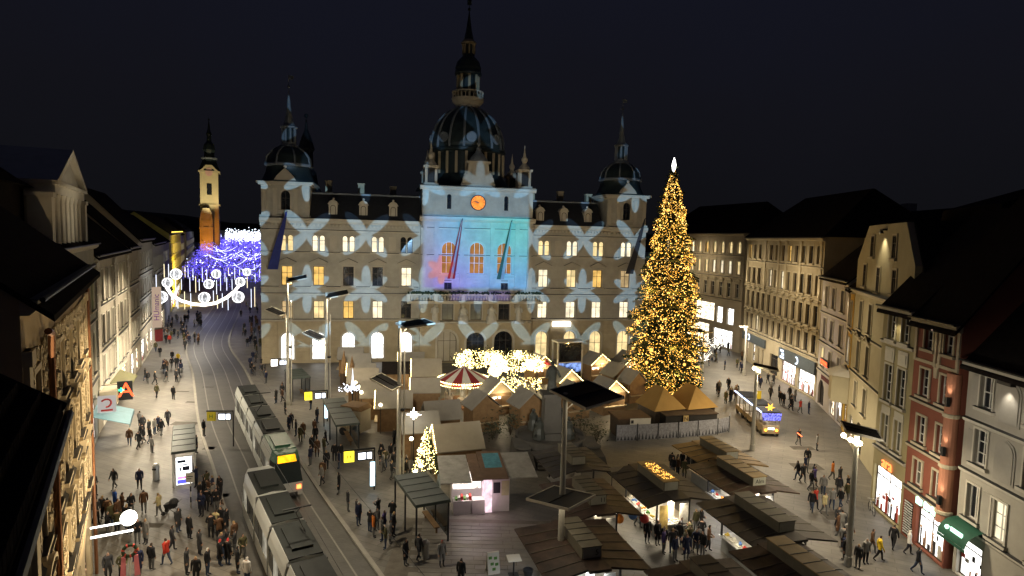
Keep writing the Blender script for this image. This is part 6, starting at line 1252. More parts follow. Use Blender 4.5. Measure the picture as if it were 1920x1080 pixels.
# ---------------------------------------------------------------- trams
tram_white = M('tram_silver', (.42, .43, .41), .35, .06, 2, spec=.5); tram_green = M('tram_green', (.02, .085, .05), .35, .1, 2, spec=.5); tram_roof = M('tram_roof', (.014, .016, .015), .6, .25, 2, spec=.15); tram_dark = M('tram_skirt', (.04, .04, .04), .5)
tram_glass = M('tram_glass', (.02, .025, .025), .08, .2, 1, spec=.6); tram_in = EM('tram_inside_light', (1, .9, .68), .34, True, .5, 1.2)
disp = EM('tram_display_light', (1, .42, .01), 2.2, True, .25, 3); tail = EM('tail_light', (1, .16, .04), 6, True)
def tram(x, y, rz, label, secs=5, L=4.55, green=True):
    t = thing('tram', label, 'tram', (x, y, 0), rz, 'low floor trams'); hw = 1.15
    q = MB()                                        # nose at -y
    q.hexa([(-.95, -1.2, .35), (.95, -1.2, .35), (hw, .6, .35), (-hw, .6, .35)], [(-1.0, -1.25, 1.35), (1.0, -1.25, 1.35), (hw, .6, 1.35), (-hw, .6, 1.35)])
    q.hexa([(-1.0, -1.25, 1.351), (1.0, -1.25, 1.351), (hw, .6, 1.351), (-hw, .6, 1.351)], [(-.85, -.55, 2.75), (.85, -.55, 2.75), (hw-.08, .6, 2.75), (-hw+.08, .6, 2.75)], 1)
    q.hexa([(-.85, -.56, 2.751), (.85, -.56, 2.751), (hw-.08, .6, 2.751), (-hw+.08, .6, 2.751)], [(-.7, -.2, 3.3), (.7, -.2, 3.3), (.9, .6, 3.35), (-.9, .6, 3.35)], 2)
    q.build('nose', [tram_white, tram_glass, tram_green if green else tram_white], t)
    q = MB(); q.hexa([(-.68, -.60, 2.72), (.68, -.60, 2.72), (.68, -.5, 2.72), (-.68, -.5, 2.72)], [(-.62, -.33, 3.18), (.62, -.33, 3.18), (.62, -.2, 3.18), (-.62, -.2, 3.18)]); q.build('destination_display', disp, t)
    for sx in (-1, 1): q = MB(); q.box(sx*.72-.16, sx*.72+.16, -1.29, -1.22, .82, 1.12); q.build('tail_light', tail, t)
    q = MB(); q.box(-.6, .6, -1.36, -1.2, .38, .6); q.build('bumper', tram_dark, t)
    for k in range(secs):
        y0, y1 = .6+k*L, .6+(k+1)*L-.35; q = MB()
        for sx in (-1, 1):
            pr = [(sx*hw, .35), (sx*hw, 1.15), (sx*(hw-.04), 1.15), (sx*(hw-.04), 2.45), (sx*hw, 2.45), (sx*(hw-.1), 2.85), (sx*.88, 3.28), (0, 3.36), (0, .35)]
            if sx < 0: pr = pr[::-1]
        full = [(-hw, .35), (hw, .35), (hw, 1.15), (hw-.04, 1.16), (hw-.04, 2.44), (hw, 2.45), (hw-.1, 2.85), (.88, 3.28), (0, 3.36), (-.88, 3.28), (-hw+.1, 2.85), (-hw, 2.45), (-hw+.04, 2.44), (-hw+.04, 1.16), (-hw, 1.15)]
        q.slab(full, y0, y1, 0); sec = q.build('body_section', tram_white, t)
        q = MB(); q.box(-.86, .86, y0+.02, y1-.02, 3.29, 3.375); q.box(-.55, .55, y0+.6, y1-.8, 3.376, 3.5); q.build('roof_equipment', tram_green if k == 0 and green else tram_roof, sec)
        q = MB()
        for sx in (-1, 1): q.hexa([(sx*(hw-.1)-.002, y0+.02, 2.86), (sx*(hw-.1)+.006, y0+.02, 2.86), (sx*(hw-.1)+.006, y1-.02, 2.86), (sx*(hw-.1)-.002, y1-.02, 2.86)], [(sx*.89-.002, y0+.02, 3.29), (sx*.89+.006, y0+.02, 3.29), (sx*.89+.006, y1-.02, 3.29), (sx*.89-.002, y1-.02, 3.29)])
        q.build('roof_edge_band', tram_white, sec)
        n = 3; w = (y1-y0-.3)/n
        for sx in (-1, 1):
            for i in range(n):
                a = y0+.15+i*w; q = MB(); q.box(sx*(hw-.02)-.01, sx*(hw-.02)+.01, a+.06, a+w-.06, 1.25 if i != 1 else .5, 2.38); q.build('window' if i != 1 else 'door', tram_glass if (i+k) % 3 else tram_in, sec)
        if k < secs-1: q = MB(); q.box(-1.0, 1.0, y1, y1+.35, .45, 3.2); q.build('bellows', tram_dark, t)
    q = MB(); q.box(-1.0, 1.0, 1, .6+secs*L-1.2, .08, .34); q.build('underframe', tram_dark, t)
    q = MB(); yp = .6+L*2.4; q.path([(-.5, yp, 3.5), (-.2, yp-.9, 4.3), (-.2, yp+.3, 5.1)], .035, 5); q.box(-.75, .75, yp+.25, yp+.35, 5.08, 5.14); q.build('pantograph', dark_metal, t)
    for k in range(24): FOOT.append((x-math.sin(rz)*k, y+math.cos(rz)*k, rz, 1.6, .9))
    return t
tram(-16.9, 45.4, R_(30.3), 'tram with a glowing orange display and red tail lights, farther up the street')
tram(-17.6, 42.2, R_(-148.2), 'tram with a pale roof edge running out of the bottom edge of the picture', green=False)
# contact wires over the tracks
cw_ = thing('contact_wire', 'thin contact wires strung along the tram tracks', 'wire', (0, 0, 0)); 
for d in (0, 2.9): q = MB(); pts = [(p.x, p.y, 6.0) for p in offset(TC, d)[::4]]; q.path(pts[:9], .012, 4); q.build('wire', dark_metal, cw_)
# ---------------------------------------------------------------- shelters, displays, stop furniture
shel_roof = M('shelter_roof_green', (.03, .04, .037), .5, .25, 2, spec=.3); shel_glass = M('shelter_glass', (.03, .04, .045), .12, .2, 1, spec=.5)
def poster(par, x, y, z0, w, h, kind):
    q = MB(); q.box(x-w/2, x+w/2, y-.03, y, z0, z0+h); p = q.build('advert_screen', EM('advert_white', (.92, .96, 1), 3.2, True), par); q = MB()
    q.box(x-w*.42, x+w*.12, y-.036, y-.031, z0+h*.80, z0+h*.90); q.box(x-w*.1, x+w*.36, y-.036, y-.031, z0+h*.50, z0+h*.66); q.box(x-w*.3, x+w*.36, y-.036, y-.031, z0+h*.70, z0+h*.74); q.box(x-w*.3, x-w*.18, y-.036, y-.031, z0+h*.5, z0+h*.64)
    q.build('advert_print', M('print_navy', (.02, .03, .07)) if 'print_navy' not in bpy.data.materials else bpy.data.materials['print_navy'], p)
    q = MB(); q.box(x-w*.45, x+w*.45, y-.037, y-.031, z0+h*.20, z0+h*.30); q.box(x-w*.45, x+w*.4, y-.037, y-.031, z0+h*.03, z0+h*.18, 1); q.build('advert_colour', [EM('advert_pink', (1, .35, .7), 1.4, True) if 'advert_pink' not in bpy.data.materials else bpy.data.materials['advert_pink'], EM('advert_blue', (.12, .12, 1), 1.4, True) if 'advert_blue' not in bpy.data.materials else bpy.data.materials['advert_blue']], p)
def shelter(x, y, rz, w, L, label, ad=None, h=2.7):
    t = thing('tram_shelter', label, 'shelter', (x, y, 0), rz, 'tram stop shelters'); FOOT.append((x, y, rz, w/2, L/2))
    q = MB(); q.hexa([(-w/2, -L/2, h), (w/2, -L/2, h), (w/2, L/2, h), (-w/2, L/2, h)], [(-w/2+.05, -L/2+.05, h+.18), (w/2-.05, -L/2+.05, h+.18), (w/2-.05, L/2-.05, h+.18), (-w/2+.05, L/2-.05, h+.18)]); r = q.build('roof', shel_roof, t)
    for k in range(1, 5): q = MB(); yy = -L/2+k*L/5; q.box(-w/2+.08, w/2-.08, yy-.02, yy+.02, h+.181, h+.21); q.build('roof_seam', dark_metal, r)
    for sx in (-1, 1):
        for sy in (-1, 0, 1): q = MB(); q.box(sx*(w/2-.12)-.05, sx*(w/2-.12)+.05, sy*(L/2-.15)-.05, sy*(L/2-.15)+.05, 0, h); q.build('post', plate_edge if ad else dark_metal, t)
    for sy in (-1, 1): q = MB(); a, b_ = sorted((sy*.1, sy*(L/2-.25))); q.box(w/2-.13, w/2-.11, a, b_, .3, h-.2); q.build('glass_pane', shel_glass, t)
    q = MB(); q.box(w/2-.65, w/2-.25, -L/4, L/4, .42, .48); q.box(w/2-.5, w/2-.4, -L/4+.1, -L/4+.2, 0, .42); q.box(w/2-.5, w/2-.4, L/4-.2, L/4-.1, 0, .42); q.build('bench', hut_wood, t)
    if ad: poster(t, 0, -L/2-.02, .25, w*.62, 2.15, ad)
    return t
shelter(-26.9, 49.6, R_(28), 1.75, 7.4, 'shelter with a bright advert screen on the left platform', 1)
shelter(-5.9, 40.6, R_(26), 2.4, 5.4, 'dark shelter beside the corner kiosk', None)
shelter(-16.4, 58.4, R_(24), 2.2, 9.4, 'long dark shelter roof in front of the cream toy wagon', None)
shelter(-26.0, 73.8, R_(30), 2.2, 5.2, 'dark shelter under the town hall left wing', None)
for (x, y, rz, lab) in ((-11.7, 46.2, .35, 'stop sign with a yellow box and white readout by the near shelter'), (-20.6, 63.5, .35, 'stop sign with a yellow box and white readout by the long shelter'), (-30.4, 79.5, .35, 'stop sign with white readout below the left wing'), (-26.9, 55.5, .1, 'stop readout with yellow board behind the advert shelter')):
    t = thing('stop_display', lab, 'stop sign', (x, y, 0), rz, 'tram stop displays'); q = MB(); q.tube((1.35, 0, 0), (1.35, 0, 3.4), .06); q.box(-1.0, 1.35, -.05, .05, 3.3, 3.42); q.build('post', dark_metal, t)
    ye = 'left wing' in lab; adv = 'behind the advert' in lab
    q = MB(); q.box(-.95, -.2, -.1, .1, 2.45, 3.28); yb = q.build('yellow_board', M('yellow_board_unlit', (.40, .33, .02), .6), t) if adv else q.build('yellow_board', EM('yellow_board_light', (1, .82, .04), 2.2, True) if 'yellow_board_light' not in bpy.data.materials else bpy.data.materials['yellow_board_light'], t) if not ye else q.build('white_board', tube_white, t)
    q = MB(); q.box(.05, 1.2, -.12, .12, 2.5, 3.2); q.build('readout_case', dark_metal, t); q = MB(); q.box(.12, .68, -.14, -.121, 2.6, 3.1); q.box(.80, 1.12, -.14, -.121, 2.6, 3.1); q.build('readout', EM('readout_light', (.86, .9, 1), 4, True) if 'readout_light' not in bpy.data.materials else bpy.data.materials['readout_light'], t)
    if 'near' in lab or 'long' in lab: q = MB(); q.box(1.02, 1.36, -.2, -.08, .4, 2.3); q.build('light_column', EM('column_light', (.55, .85, 1), 3, True) if 'column_light' not in bpy.data.materials else bpy.data.materials['column_light'], t)
    text(t, 'H' if not ye else '', .5, (-.58, -.106, 2.86), (PI/2, 0, 0), M('ink_green', (.02, .1, .03)) if 'ink_green' not in bpy.data.materials else bpy.data.materials['ink_green'], .002, 'stop_letter') if not ye else None
t = thing('waste_bin', 'cylindrical steel bin standing alone on the left pavement', 'bin', (-28.1, 47.6, 0)); q = MB(); q.lathe([(.24, 0), (.24, 1.05), (.26, 1.08), (.26, 1.15), (.12, 1.3)], 14); q.build('body', M('bin_steel', (.5, .5, .48), .3, .1, 4, metal=.6), t); q = MB(); q.box(-.15, .15, -.27, -.2, .85, 1.0); q.build('slot', dark_metal, t)
t = thing('timetable_sign', 'white notice board on a black and white banded pole by the advert', 'sign', (-22.8, 42.8, 0), .1); q = MB()
for k in range(5): q.tube((0, 0, .4*k), (0, 0, .4*k+.4), .045, None, 8, k % 2)
q.build('pole', [trim_w, dark_metal], t); q = MB(); q.box(-.3, .3, -.08, -.045, 1.9, 2.6); q.build('board', trim_w, t); q = MB(); q.box(-.2, .2, -.086, -.081, 2.3, 2.36); q.box(-.2, .1, -.086, -.081, 2.15, 2.2); q.build('print', dark_metal, t)
t = thing('waste_bin', 'steel bin beside the near dark shelter', 'bin', (-5.0, 36.6, 0)); q = MB(); q.lathe([(.24, 0), (.24, 1.0), (.26, 1.05), (.12, 1.2)], 14); q.build('body', M('bin_steel_b', (.4, .4, .38), .3, .1, 4, metal=.6), t)
t = thing('menu_board', 'white folding menu board standing on the slabs', 'sign board', (-.75, 35.2, 0), .35); q = MB(); q.hexa([(-.38, -.3, 0), (.38, -.3, 0), (.38, -.26, 0), (-.38, -.26, 0)], [(-.36, -.03, 1.25), (.36, -.03, 1.25), (.36, .01, 1.25), (-.36, .01, 1.25)]); q.hexa([(-.38, .26, 0), (.38, .26, 0), (.38, .3, 0), (-.38, .3, 0)], [(-.36, .02, 1.25), (.36, .02, 1.25), (.36, .06, 1.25), (-.36, .06, 1.25)]); q.build('panel', trim_w, t)
for k, (x, z) in enumerate(((-.2, .95), (.12, .9), (-.1, .6), (.18, .55), (0, .3))): q = MB(); q.box(x-.1, x+.1, -.3+.216*z+.0-.016, -.3+.216*z-.004, z-.1, z+.1); q.build('print', tray_cols[2], t)
t = thing('bar_table', 'black bar table with a pale square top on the slabs', 'table', (.5, 34.9, 0), .2); q = MB(); q.box(-.4, .4, -.4, .4, 1.05, 1.09); q.build('table_top', trim_w, t); q = MB(); q.tube((0, 0, .02), (0, 0, 1.05), .05); q.build('leg', dark_metal, t); q = MB(); q.box(-.3, .3, -.3, .3, 0, .03); q.build('foot', dark_metal, t)
t = thing('flower_pot', 'dark round flower pot beside the bar table', 'pot', (1.35, 34.7, 0)); q = MB(); q.lathe([(.2, 0), (.32, .5), (.28, .5), (.26, .42)], 14); q.build('pot', dark_metal, t)
for i, (x, y, lab) in enumerate(((2.0, 38.5, 'left flower tub with white blossoms near the numbered stands'), (2.9, 38.8, 'right flower tub with red blossoms near the numbered stands'))):
    t = thing('flower_tub', lab, 'flower tub', (x, y, 0)); q = MB(); q.lathe([(.3, 0), (.38, .45), (.33, .45)], 12); q.build('tub', hut_dark, t); q = MB(); rq = random.Random(i)
    for k in range(28): q.ball((rq.gauss(0, .2), rq.gauss(0, .2), .6+rq.uniform(-.1, .25)), .06, 5, 3, k % 2)
    tag(q.build('flowers', [tray_cols[4 if i == 0 else 0], tray_cols[2]], t), kind='stuff')
# left pavement: pharmacy sign, pretzel sign, blue awning, globe lamp on the stucco front
def on(fr_, s, out, z):
    (p0, rz) = fr_; tt = Vector((math.cos(rz), math.sin(rz), 0)); n = Vector((tt.y, -tt.x, 0)); return Vector((*p0, z))+tt*s+n*out
FAr, FBr, FCr = FA[1], FB[1], FC[1]
t = thing('pharmacy_sign', 'red and green lit pharmacy sign projecting over the left pavement', 'sign', tuple(on(FC, .9, 1.6, 0)), FCr-PI/2); q = MB(); q.box(-.1, 1.2, -.08, .08, 3.0, 4.9); q.build('case', dark_metal, t); text(t, 'A', 2.0, (.65, -.09, 3.95), (PI/2, 0, 0), sign_red, .02, 'sign_letter'); q = MB(); q.box(.0, .5, -.14, -.09, 3.95, 4.12); q.box(.17, .33, -.145, -.141, 3.8, 4.28); q.build('cross', EM('cross_green', (.05, 1, .45), 2.5, True), t)
q = MB(); q.tube((-1.5, 0, 4.6), (-.1, 0, 4.6), .04); q.build('bracket', dark_metal, t)
t = thing('bakery_sign', 'white square sign with a dark red curl above the blue awning', 'sign', tuple(on(FB, 19.0, 1.2, 0)), FBr-PI/2); q = MB(); q.box(-.7, .7, -.05, .05, 3.5, 5.0); q.build('board', EM('sign_white_dim', (.85, .78, .72), .55, True), t); q = MB(); q.path([(.45*math.cos(a)*(1-.05*i), -.08, 4.35+.36*math.sin(a)) for i, a in enumerate([2.6-i*.5 for i in range(10)])], .085, 6); q.box(-.45, .45, -.075, -.055, 3.62, 3.78); q.build('curl_logo', M('sign_dark_red', (.25, .02, .02)), t)
q = MB(); q.tube((-1.2, 0, 4.8), (-.7, 0, 4.8), .04); q.build('bracket', dark_metal, t)
t = thing('shop_awning', 'slanting blue grey awning over the left pavement', 'awning', tuple(on(FB, 19.6, 0, 0)), FBr); q = MB(); q.hexa([(-2.2, -.15, 3.6), (3.0, -.15, 3.6), (3.0, -3.0, 2.6), (-2.2, -3.0, 2.6)], [(-2.2, -.15, 3.64), (3.0, -.15, 3.64), (3.0, -3.0, 2.64), (-2.2, -3.0, 2.64)]); q.build('cloth', M('awning_blue', (.10, .19, .23), .7), t); q = MB(); q.box(-2.2, 3.0, -3.03, -3.0, 2.35, 2.63); q.build('valance', M('awning_blue_dark', (.06, .12, .15), .7), t)
t = thing('globe_bracket_lamp', 'big glowing white globe on two lit bars from the stucco front', 'lamp', tuple(on(FA, 17.6, 0, 0)), FAr-PI/2); q = MB(); q.ball((1.9, 0, 3.75), .42, 14, 9); q.build('globe', EM('globe_white', (1, .95, .82), 9, True), t, True); q = MB(); q.tube((.1, 0, 3.55), (1.6, 0, 3.55), .05); q.tube((.1, 0, 3.0), (2.1, 0, 3.0), .06); q.build('light_bar', tube_white, t)
lamp('POINT', 'globe_light', tuple(on(FA, 17.6, 2.6, 3.7)), None, 90, (1, .93, .78), .3)
t = thing('wreath_stand', 'stand with a green wreath and pink drapes below the globe lamp', 'stand', tuple(on(FA, 17.4, 1.9, 0)), FAr-PI/2); q = MB(); q.tube((0, 0, 0), (0, 0, 1.9), .035); q.build('pole', trim_w, t); q = MB()
for k in range(26): a = 2*PI*k/26; q.ball((.32*math.cos(a), -.05, 1.95+.32*math.sin(a)), .11, 5, 3, k % 4 == 0)
tag(q.build('wreath', [evergreen, tray_cols[0]], t), kind='stuff')
for sx in (-1, 1): q = MB(); q.hexa([(sx*.35-.14, -.04, .4), (sx*.35+.14, -.04, .4), (sx*.35+.14, .04, .4), (sx*.35-.14, .04, .4)], [(sx*.3-.1, -.04, 1.6), (sx*.3+.1, -.04, 1.6), (sx*.3+.1, .04, 1.6), (sx*.3-.1, .04, 1.6)]); q.build('drape', M('drape_pink', (.55, .16, .18), .8) if sx < 0 else bpy.data.materials['drape_pink'], t)
t = thing('market_kiosk', 'small dark red kiosk lit inside at the start of the decorated street', 'kiosk', (-64.0, 108.5, 0), -.45); q = MB(); q.box(-1.3, 1.3, -1, 1, 0, 2.2); q.build('wall', M('kiosk_red', (.16, .02, .02)), t); q = MB(); q.box(-1.5, 1.5, -1.3, 1.1, 2.2, 2.45); q.build('roof', hut_dark, t); q = MB(); q.box(-1.0, 1.0, -1.04, -1.01, 1.0, 1.9); q.build('hatch', lit_amber, t)
# ---------------------------------------------------------------- little tourist train
tt_ = thing('tourist_train', 'small tourist train edged with blue white lights and an orange star', 'train', (27.2, 62.2, 0), R_(-3)); cream_t = M('train_cream', (.24, .19, .12), .4); FOOT.append((26.9, 66.5, R_(4), 1.3, 5.5))
q = MB(); q.hexa([(-.85, 0, .35), (.85, 0, .35), (.85, 2.2, .35), (-.85, 2.2, .35)], [(-.8, .05, 1.15), (.8, .05, 1.15), (.85, 2.2, 1.2), (-.85, 2.2, 1.2)]); q.build('engine_body', cream_t, tt_)
for x in (-.55, .55): q = MB(); q.ball((x, -.03, .72), .14, 8, 5); q.build('indicator_light', EM('amber_lamp', (1, .32, .03), 7, True) if 'amber_lamp' not in bpy.data.materials else bpy.data.materials['amber_lamp'], tt_)
for x in (-.18, .18): q = MB(); q.box(x-.14, x+.14, -.03, .0, .78, .98); q.build('headlight', EM('train_head', (.8, 1, .9), 5, True) if 'train_head' not in bpy.data.materials else bpy.data.materials['train_head'], tt_)
def led_roof(par, y0, y1):
    q = MB(); q.box(-1.0, 1.0, y0, y1, 2.5, 2.6); r = q.build('roof', dark_metal, par)
    for k in range(int((y1-y0)/.5)): q = MB(); yy = y0+.2+k*.5; q.box(-.95, .95, yy, yy+.12, 2.601, 2.68); q.build('roof_slat', M('train_slat', (.10, .11, .14)) if 'train_slat' not in bpy.data.materials else bpy.data.materials['train_slat'], r)
    q = MB(); q.box(-1.06, -1.0, y0, y1, 2.5, 2.6); q.build('light_edge', EM('led_blue_white', (.55, .66, 1), 5, True) if 'led_blue_white' not in bpy.data.materials else bpy.data.materials['led_blue_white'], r)
    for sx in (-1, 1):
        for yy in (y0+.1, (y0+y1)/2, y1-.1): q = MB(); q.box(sx*.85-.04, sx*.85+.04, yy-.04, yy+.04, 1.0, 2.5); q.build('post', cream_t, par)
led_roof(tt_, .1, 2.4)
q = MB(); q.hexa([(-.9, -.02, 1.75), (.9, -.02, 1.75), (.9, .03, 1.75), (-.9, .03, 1.75)], [(-1.0, .0, 2.5), (1.0, .0, 2.5), (1.0, .05, 2.5), (-1.0, .05, 2.5)]); q.build('front_light_net', EM('net_blue', (.25, .25, 1), 1.2, True, .8, 6), tt_)
q = MB()
for k in range(6): a = k*PI/3; q.tube((0, .6, 2.95), (.5*math.cos(a), .6, 2.95+.5*math.sin(a)), .14, .01, 4)
q.build('star', EM('star_orange', (1, .5, .06), 3, True), tt_)
for k in range(2):
    y0 = 2.9+k*3.3; q = MB(); q.box(-.85, .85, y0, y0+2.9, .4, 1.0); q.build('wagon_body', cream_t, tt_); led_roof(tt_, y0, y0+2.9)
for k, y0 in enumerate((.5, 1.8, 3.4, 5.2, 6.7, 8.5)):
    for sx in (-1, 1): q = MB(); q.T = Matrix.Translation((sx*.8, y0, .3)) @ Matrix.Rotation(PI/2, 4, 'Y'); q.lathe([(.3, -.08), (.3, .08)], 12); q.build('wheel', dark_metal, tt_)
q = MB(); q.box(-.3, .3, 4.2, 4.25, 2.9, 3.8); q.build('sign_board', M('train_yellow', (.5, .36, .02)), tt_)
# ---------------------------------------------------------------- decorations over the old street
def at(px, py, Y):
    d = Fv*FOC+Rv*(px-960)+Uv*(540-py); return Vector((0, 0, CAMH))+d*(Y/d.y)
gl_m = EM('globe_deco_glow', (.96, .97, 1), .62, True, .6, 2.5); gl_r = EM('globe_ring_glow', (1, 1, 1), 3, False)
GL = iter(('lowest light globe on the left, beside the vertical shop sign', 'light globe at the bottom of the sagging garland', 'large light globe low on the right, by the town hall corner', 'light globe at the left end of the sagging garland', 'light globe at the right end of the sagging garland', 'light globe hanging in the middle above the garland', 'upper middle light globe against the blue fairy lights', 'highest light globe on the right', 'glaring light globe before the yellow lit house'))
for px, py, r, Y in ((302, 557, 11, 100), (383, 558, 10, 104), (446.6, 557, 10.5, 102), (314, 530, 9, 112), (450.5, 528.5, 8.5, 118), (391.5, 532.5, 8.7, 116), (405.5, 513.7, 8, 130), (463, 510, 7, 132), (330, 514, 10, 128)):
    p = at(px, py, Y); R = r*Y/1170; gl_lab = next(GL); t = thing('light_globe', gl_lab, 'light decoration', tuple(p), -.42, 'light globes hung over the street')
    q = MB(); q.ball((0, 0, 0), R*.93, 14, 9); q.build('globe', gl_m, t, True); q = MB()
    for k in range(3): 
        pts = []
        for i in range(17): a = 2*PI*i/16; pts.append((R*math.cos(a)*math.cos(k*1.05), R*math.cos(a)*math.sin(k*1.05), R*math.sin(a)))
        q.path(pts, .05, 4)
    q.build('ring', gl_r, t); q = MB(); q.tube((0, 0, R), (0, 0, R+2.2), .015, n=4); q.build('cable', dark_metal, t)
sw_ = [at(px, py, 105) for px, py in ((312, 538), (322, 553), (340, 564), (362, 570), (383, 572), (405, 568), (425, 558), (440, 546), (450, 533))]
t = thing('light_garland', 'glowing white garland sagging across the decorated street', 'light decoration'); q = MB(); q.path([tuple(p) for p in sw_], .26, 8); q.build('garland_tube', EM('garland_glow', (1, .93, .80), 3.2, True, .5, 6), t); q = MB(); q.path([tuple(p+Vector((0, 0, .6))) for p in sw_], .02, 4); q.build('cable', dark_metal, t)
dm_ = [EM('drop_cool', (.80, .86, 1), 2.6, True), EM('drop_warm', (1, .85, .5), 2.6, True)]
for i, (x, a, b_) in enumerate(((165, 450, 600), (215, 450, 600), (75, 570, 750), (295, 600, 760), (300, 780, 930), (400, 480, 600), (360, 620, 740), (435, 500, 600), (490, 500, 630), (455, 600, 760), (520, 590, 770), (595, 490, 650), (645, 510, 640), (560, 620, 750), (755, 630, 790), (765, 800, 950), (800, 600, 750), (820, 780, 940), (885, 830, 970), (720, 750, 900), (395, 760, 960), (465, 780, 950), (320, 850, 950), (270, 800, 900), (850, 550, 650), (890, 490, 580), (960, 490, 630), (870, 600, 750), (930, 620, 740), (1015, 510, 580), (1100, 590, 720), (1180, 450, 500), (1190, 560, 650), (1240, 510, 600), (1145, 730, 940), (1185, 710, 930), (25, 560, 640), (140, 820, 900))):
    px = 280+x/6; pa, pb = 420+a/6, 420+b_/6; Y = 104 if b_ > 700 else 122
    if px < 320 and Y > 110: Y = 112
    p0, p1 = at(px, pa, Y), at(px, pb, Y); p1.x, p1.y = p0.x, p0.y
    q = MB(); L_ = p0.z-p1.z; q.tube((0, 0, 0), (0, 0, -L_), .038, None, 6); wm_ = (i*7) % 5 == 0
    o = tag(q.build('light_drop', dm_[1 if wm_ else 0]), ('warm yellow' if wm_ else 'cool white')+' vertical light drop hanging over the decorated street', 'light decoration', ('warm' if wm_ else 'cool')+' light drops over the street'); o.location = p0
q = MB(); rb = random.Random(31)
for i in range(8000):
    Y = 132+200*rb.random()**1.15; lx = -12.5-.469*Y+3; rx = -.404*Y; f = rb.random(); X = lx+(rx-lx)*f
    z = 10.4+(Y-132)*.024+rb.gauss(0, .9)+1.2*math.sin(Y*.3)*math.sin(f*9); q.octa((X, Y, z), (.05+.00045*Y)*rb.uniform(.6, 1.2), 0 if rb.random() < .62 else 1 if rb.random() < .93 else 2)
for k in range(11):
    Y = rb.uniform(136, 240); lx = -12.5-.469*Y+8; rx = -.398*Y-2; f0 = rb.random(); z0 = 10.4+(Y-132)*.028
    for i in range(34): f = i/33; q.octa((lx+(rx-lx)*(f0+(f-.5)*.3), Y+6*f, z0+1.6*(2*f-1)**2), .03+.00022*Y, 2)
tag(q.build('street_fairy_lights', [bulb_blue, bulb_violet, bulb_cool]), 'mass of blue and violet fairy lights strung over the far street', 'fairy lights', None, 'stuff')
q = MB()
for i in range(900): Y = rb.uniform(318, 345); X = -.468*Y+rb.random()*.075*Y; q.octa((X, Y, 17.2+rb.gauss(0, 1.5)), rb.uniform(.12, .3))
tag(q.build('far_light_curtain', bulb_cool), 'white curtain of lights at the far end of the street', 'fairy lights', None, 'stuff')
lamp('AREA', 'street_glow', (-72, 142, 9.0), (-72, 142, 0), 900, (.7, .72, 1), 6); lamp('AREA', 'street_glow', (-58, 112, 8.0), (-58, 112, 0), 900, (1, .95, .88), 5)
for i, (x, y, h) in enumerate(((31.5, 99, 4.6), (34.6, 102, 4.2), (29.5, 93, 3.8))):
    t = thing('lit_tree', ['small bare tree wound with white lights before the bright corner shop', 'rightmost small tree wound with white lights near the cream palace', 'small tree wound with white lights just right of the big Christmas tree'][i], 'tree', (x, y, 0)); r9 = random.Random(40+i); q = MB(); q.tube((0, 0, 0), (0, 0, h*.5), .14, .09); q.build('trunk', bark, t); q = MB(); l = MB()
    for k in range(26):
        a = r9.uniform(0, 2*PI); e_ = (1.7*r9.random()*math.cos(a)*1.2, 1.7*r9.random()*math.sin(a)*1.2, h*r9.uniform(.55, 1)); q.tube((0, 0, h*.45), e_, .05, .015, 5)
        for f in (.35, .5, .65, .8, .95): l.octa((e_[0]*f, e_[1]*f, h*.45+(e_[2]-h*.45)*f), .045)
    q.build('crown', bark, t); tag(l.build('fairy_lights', bulb_white, t), kind='stuff')
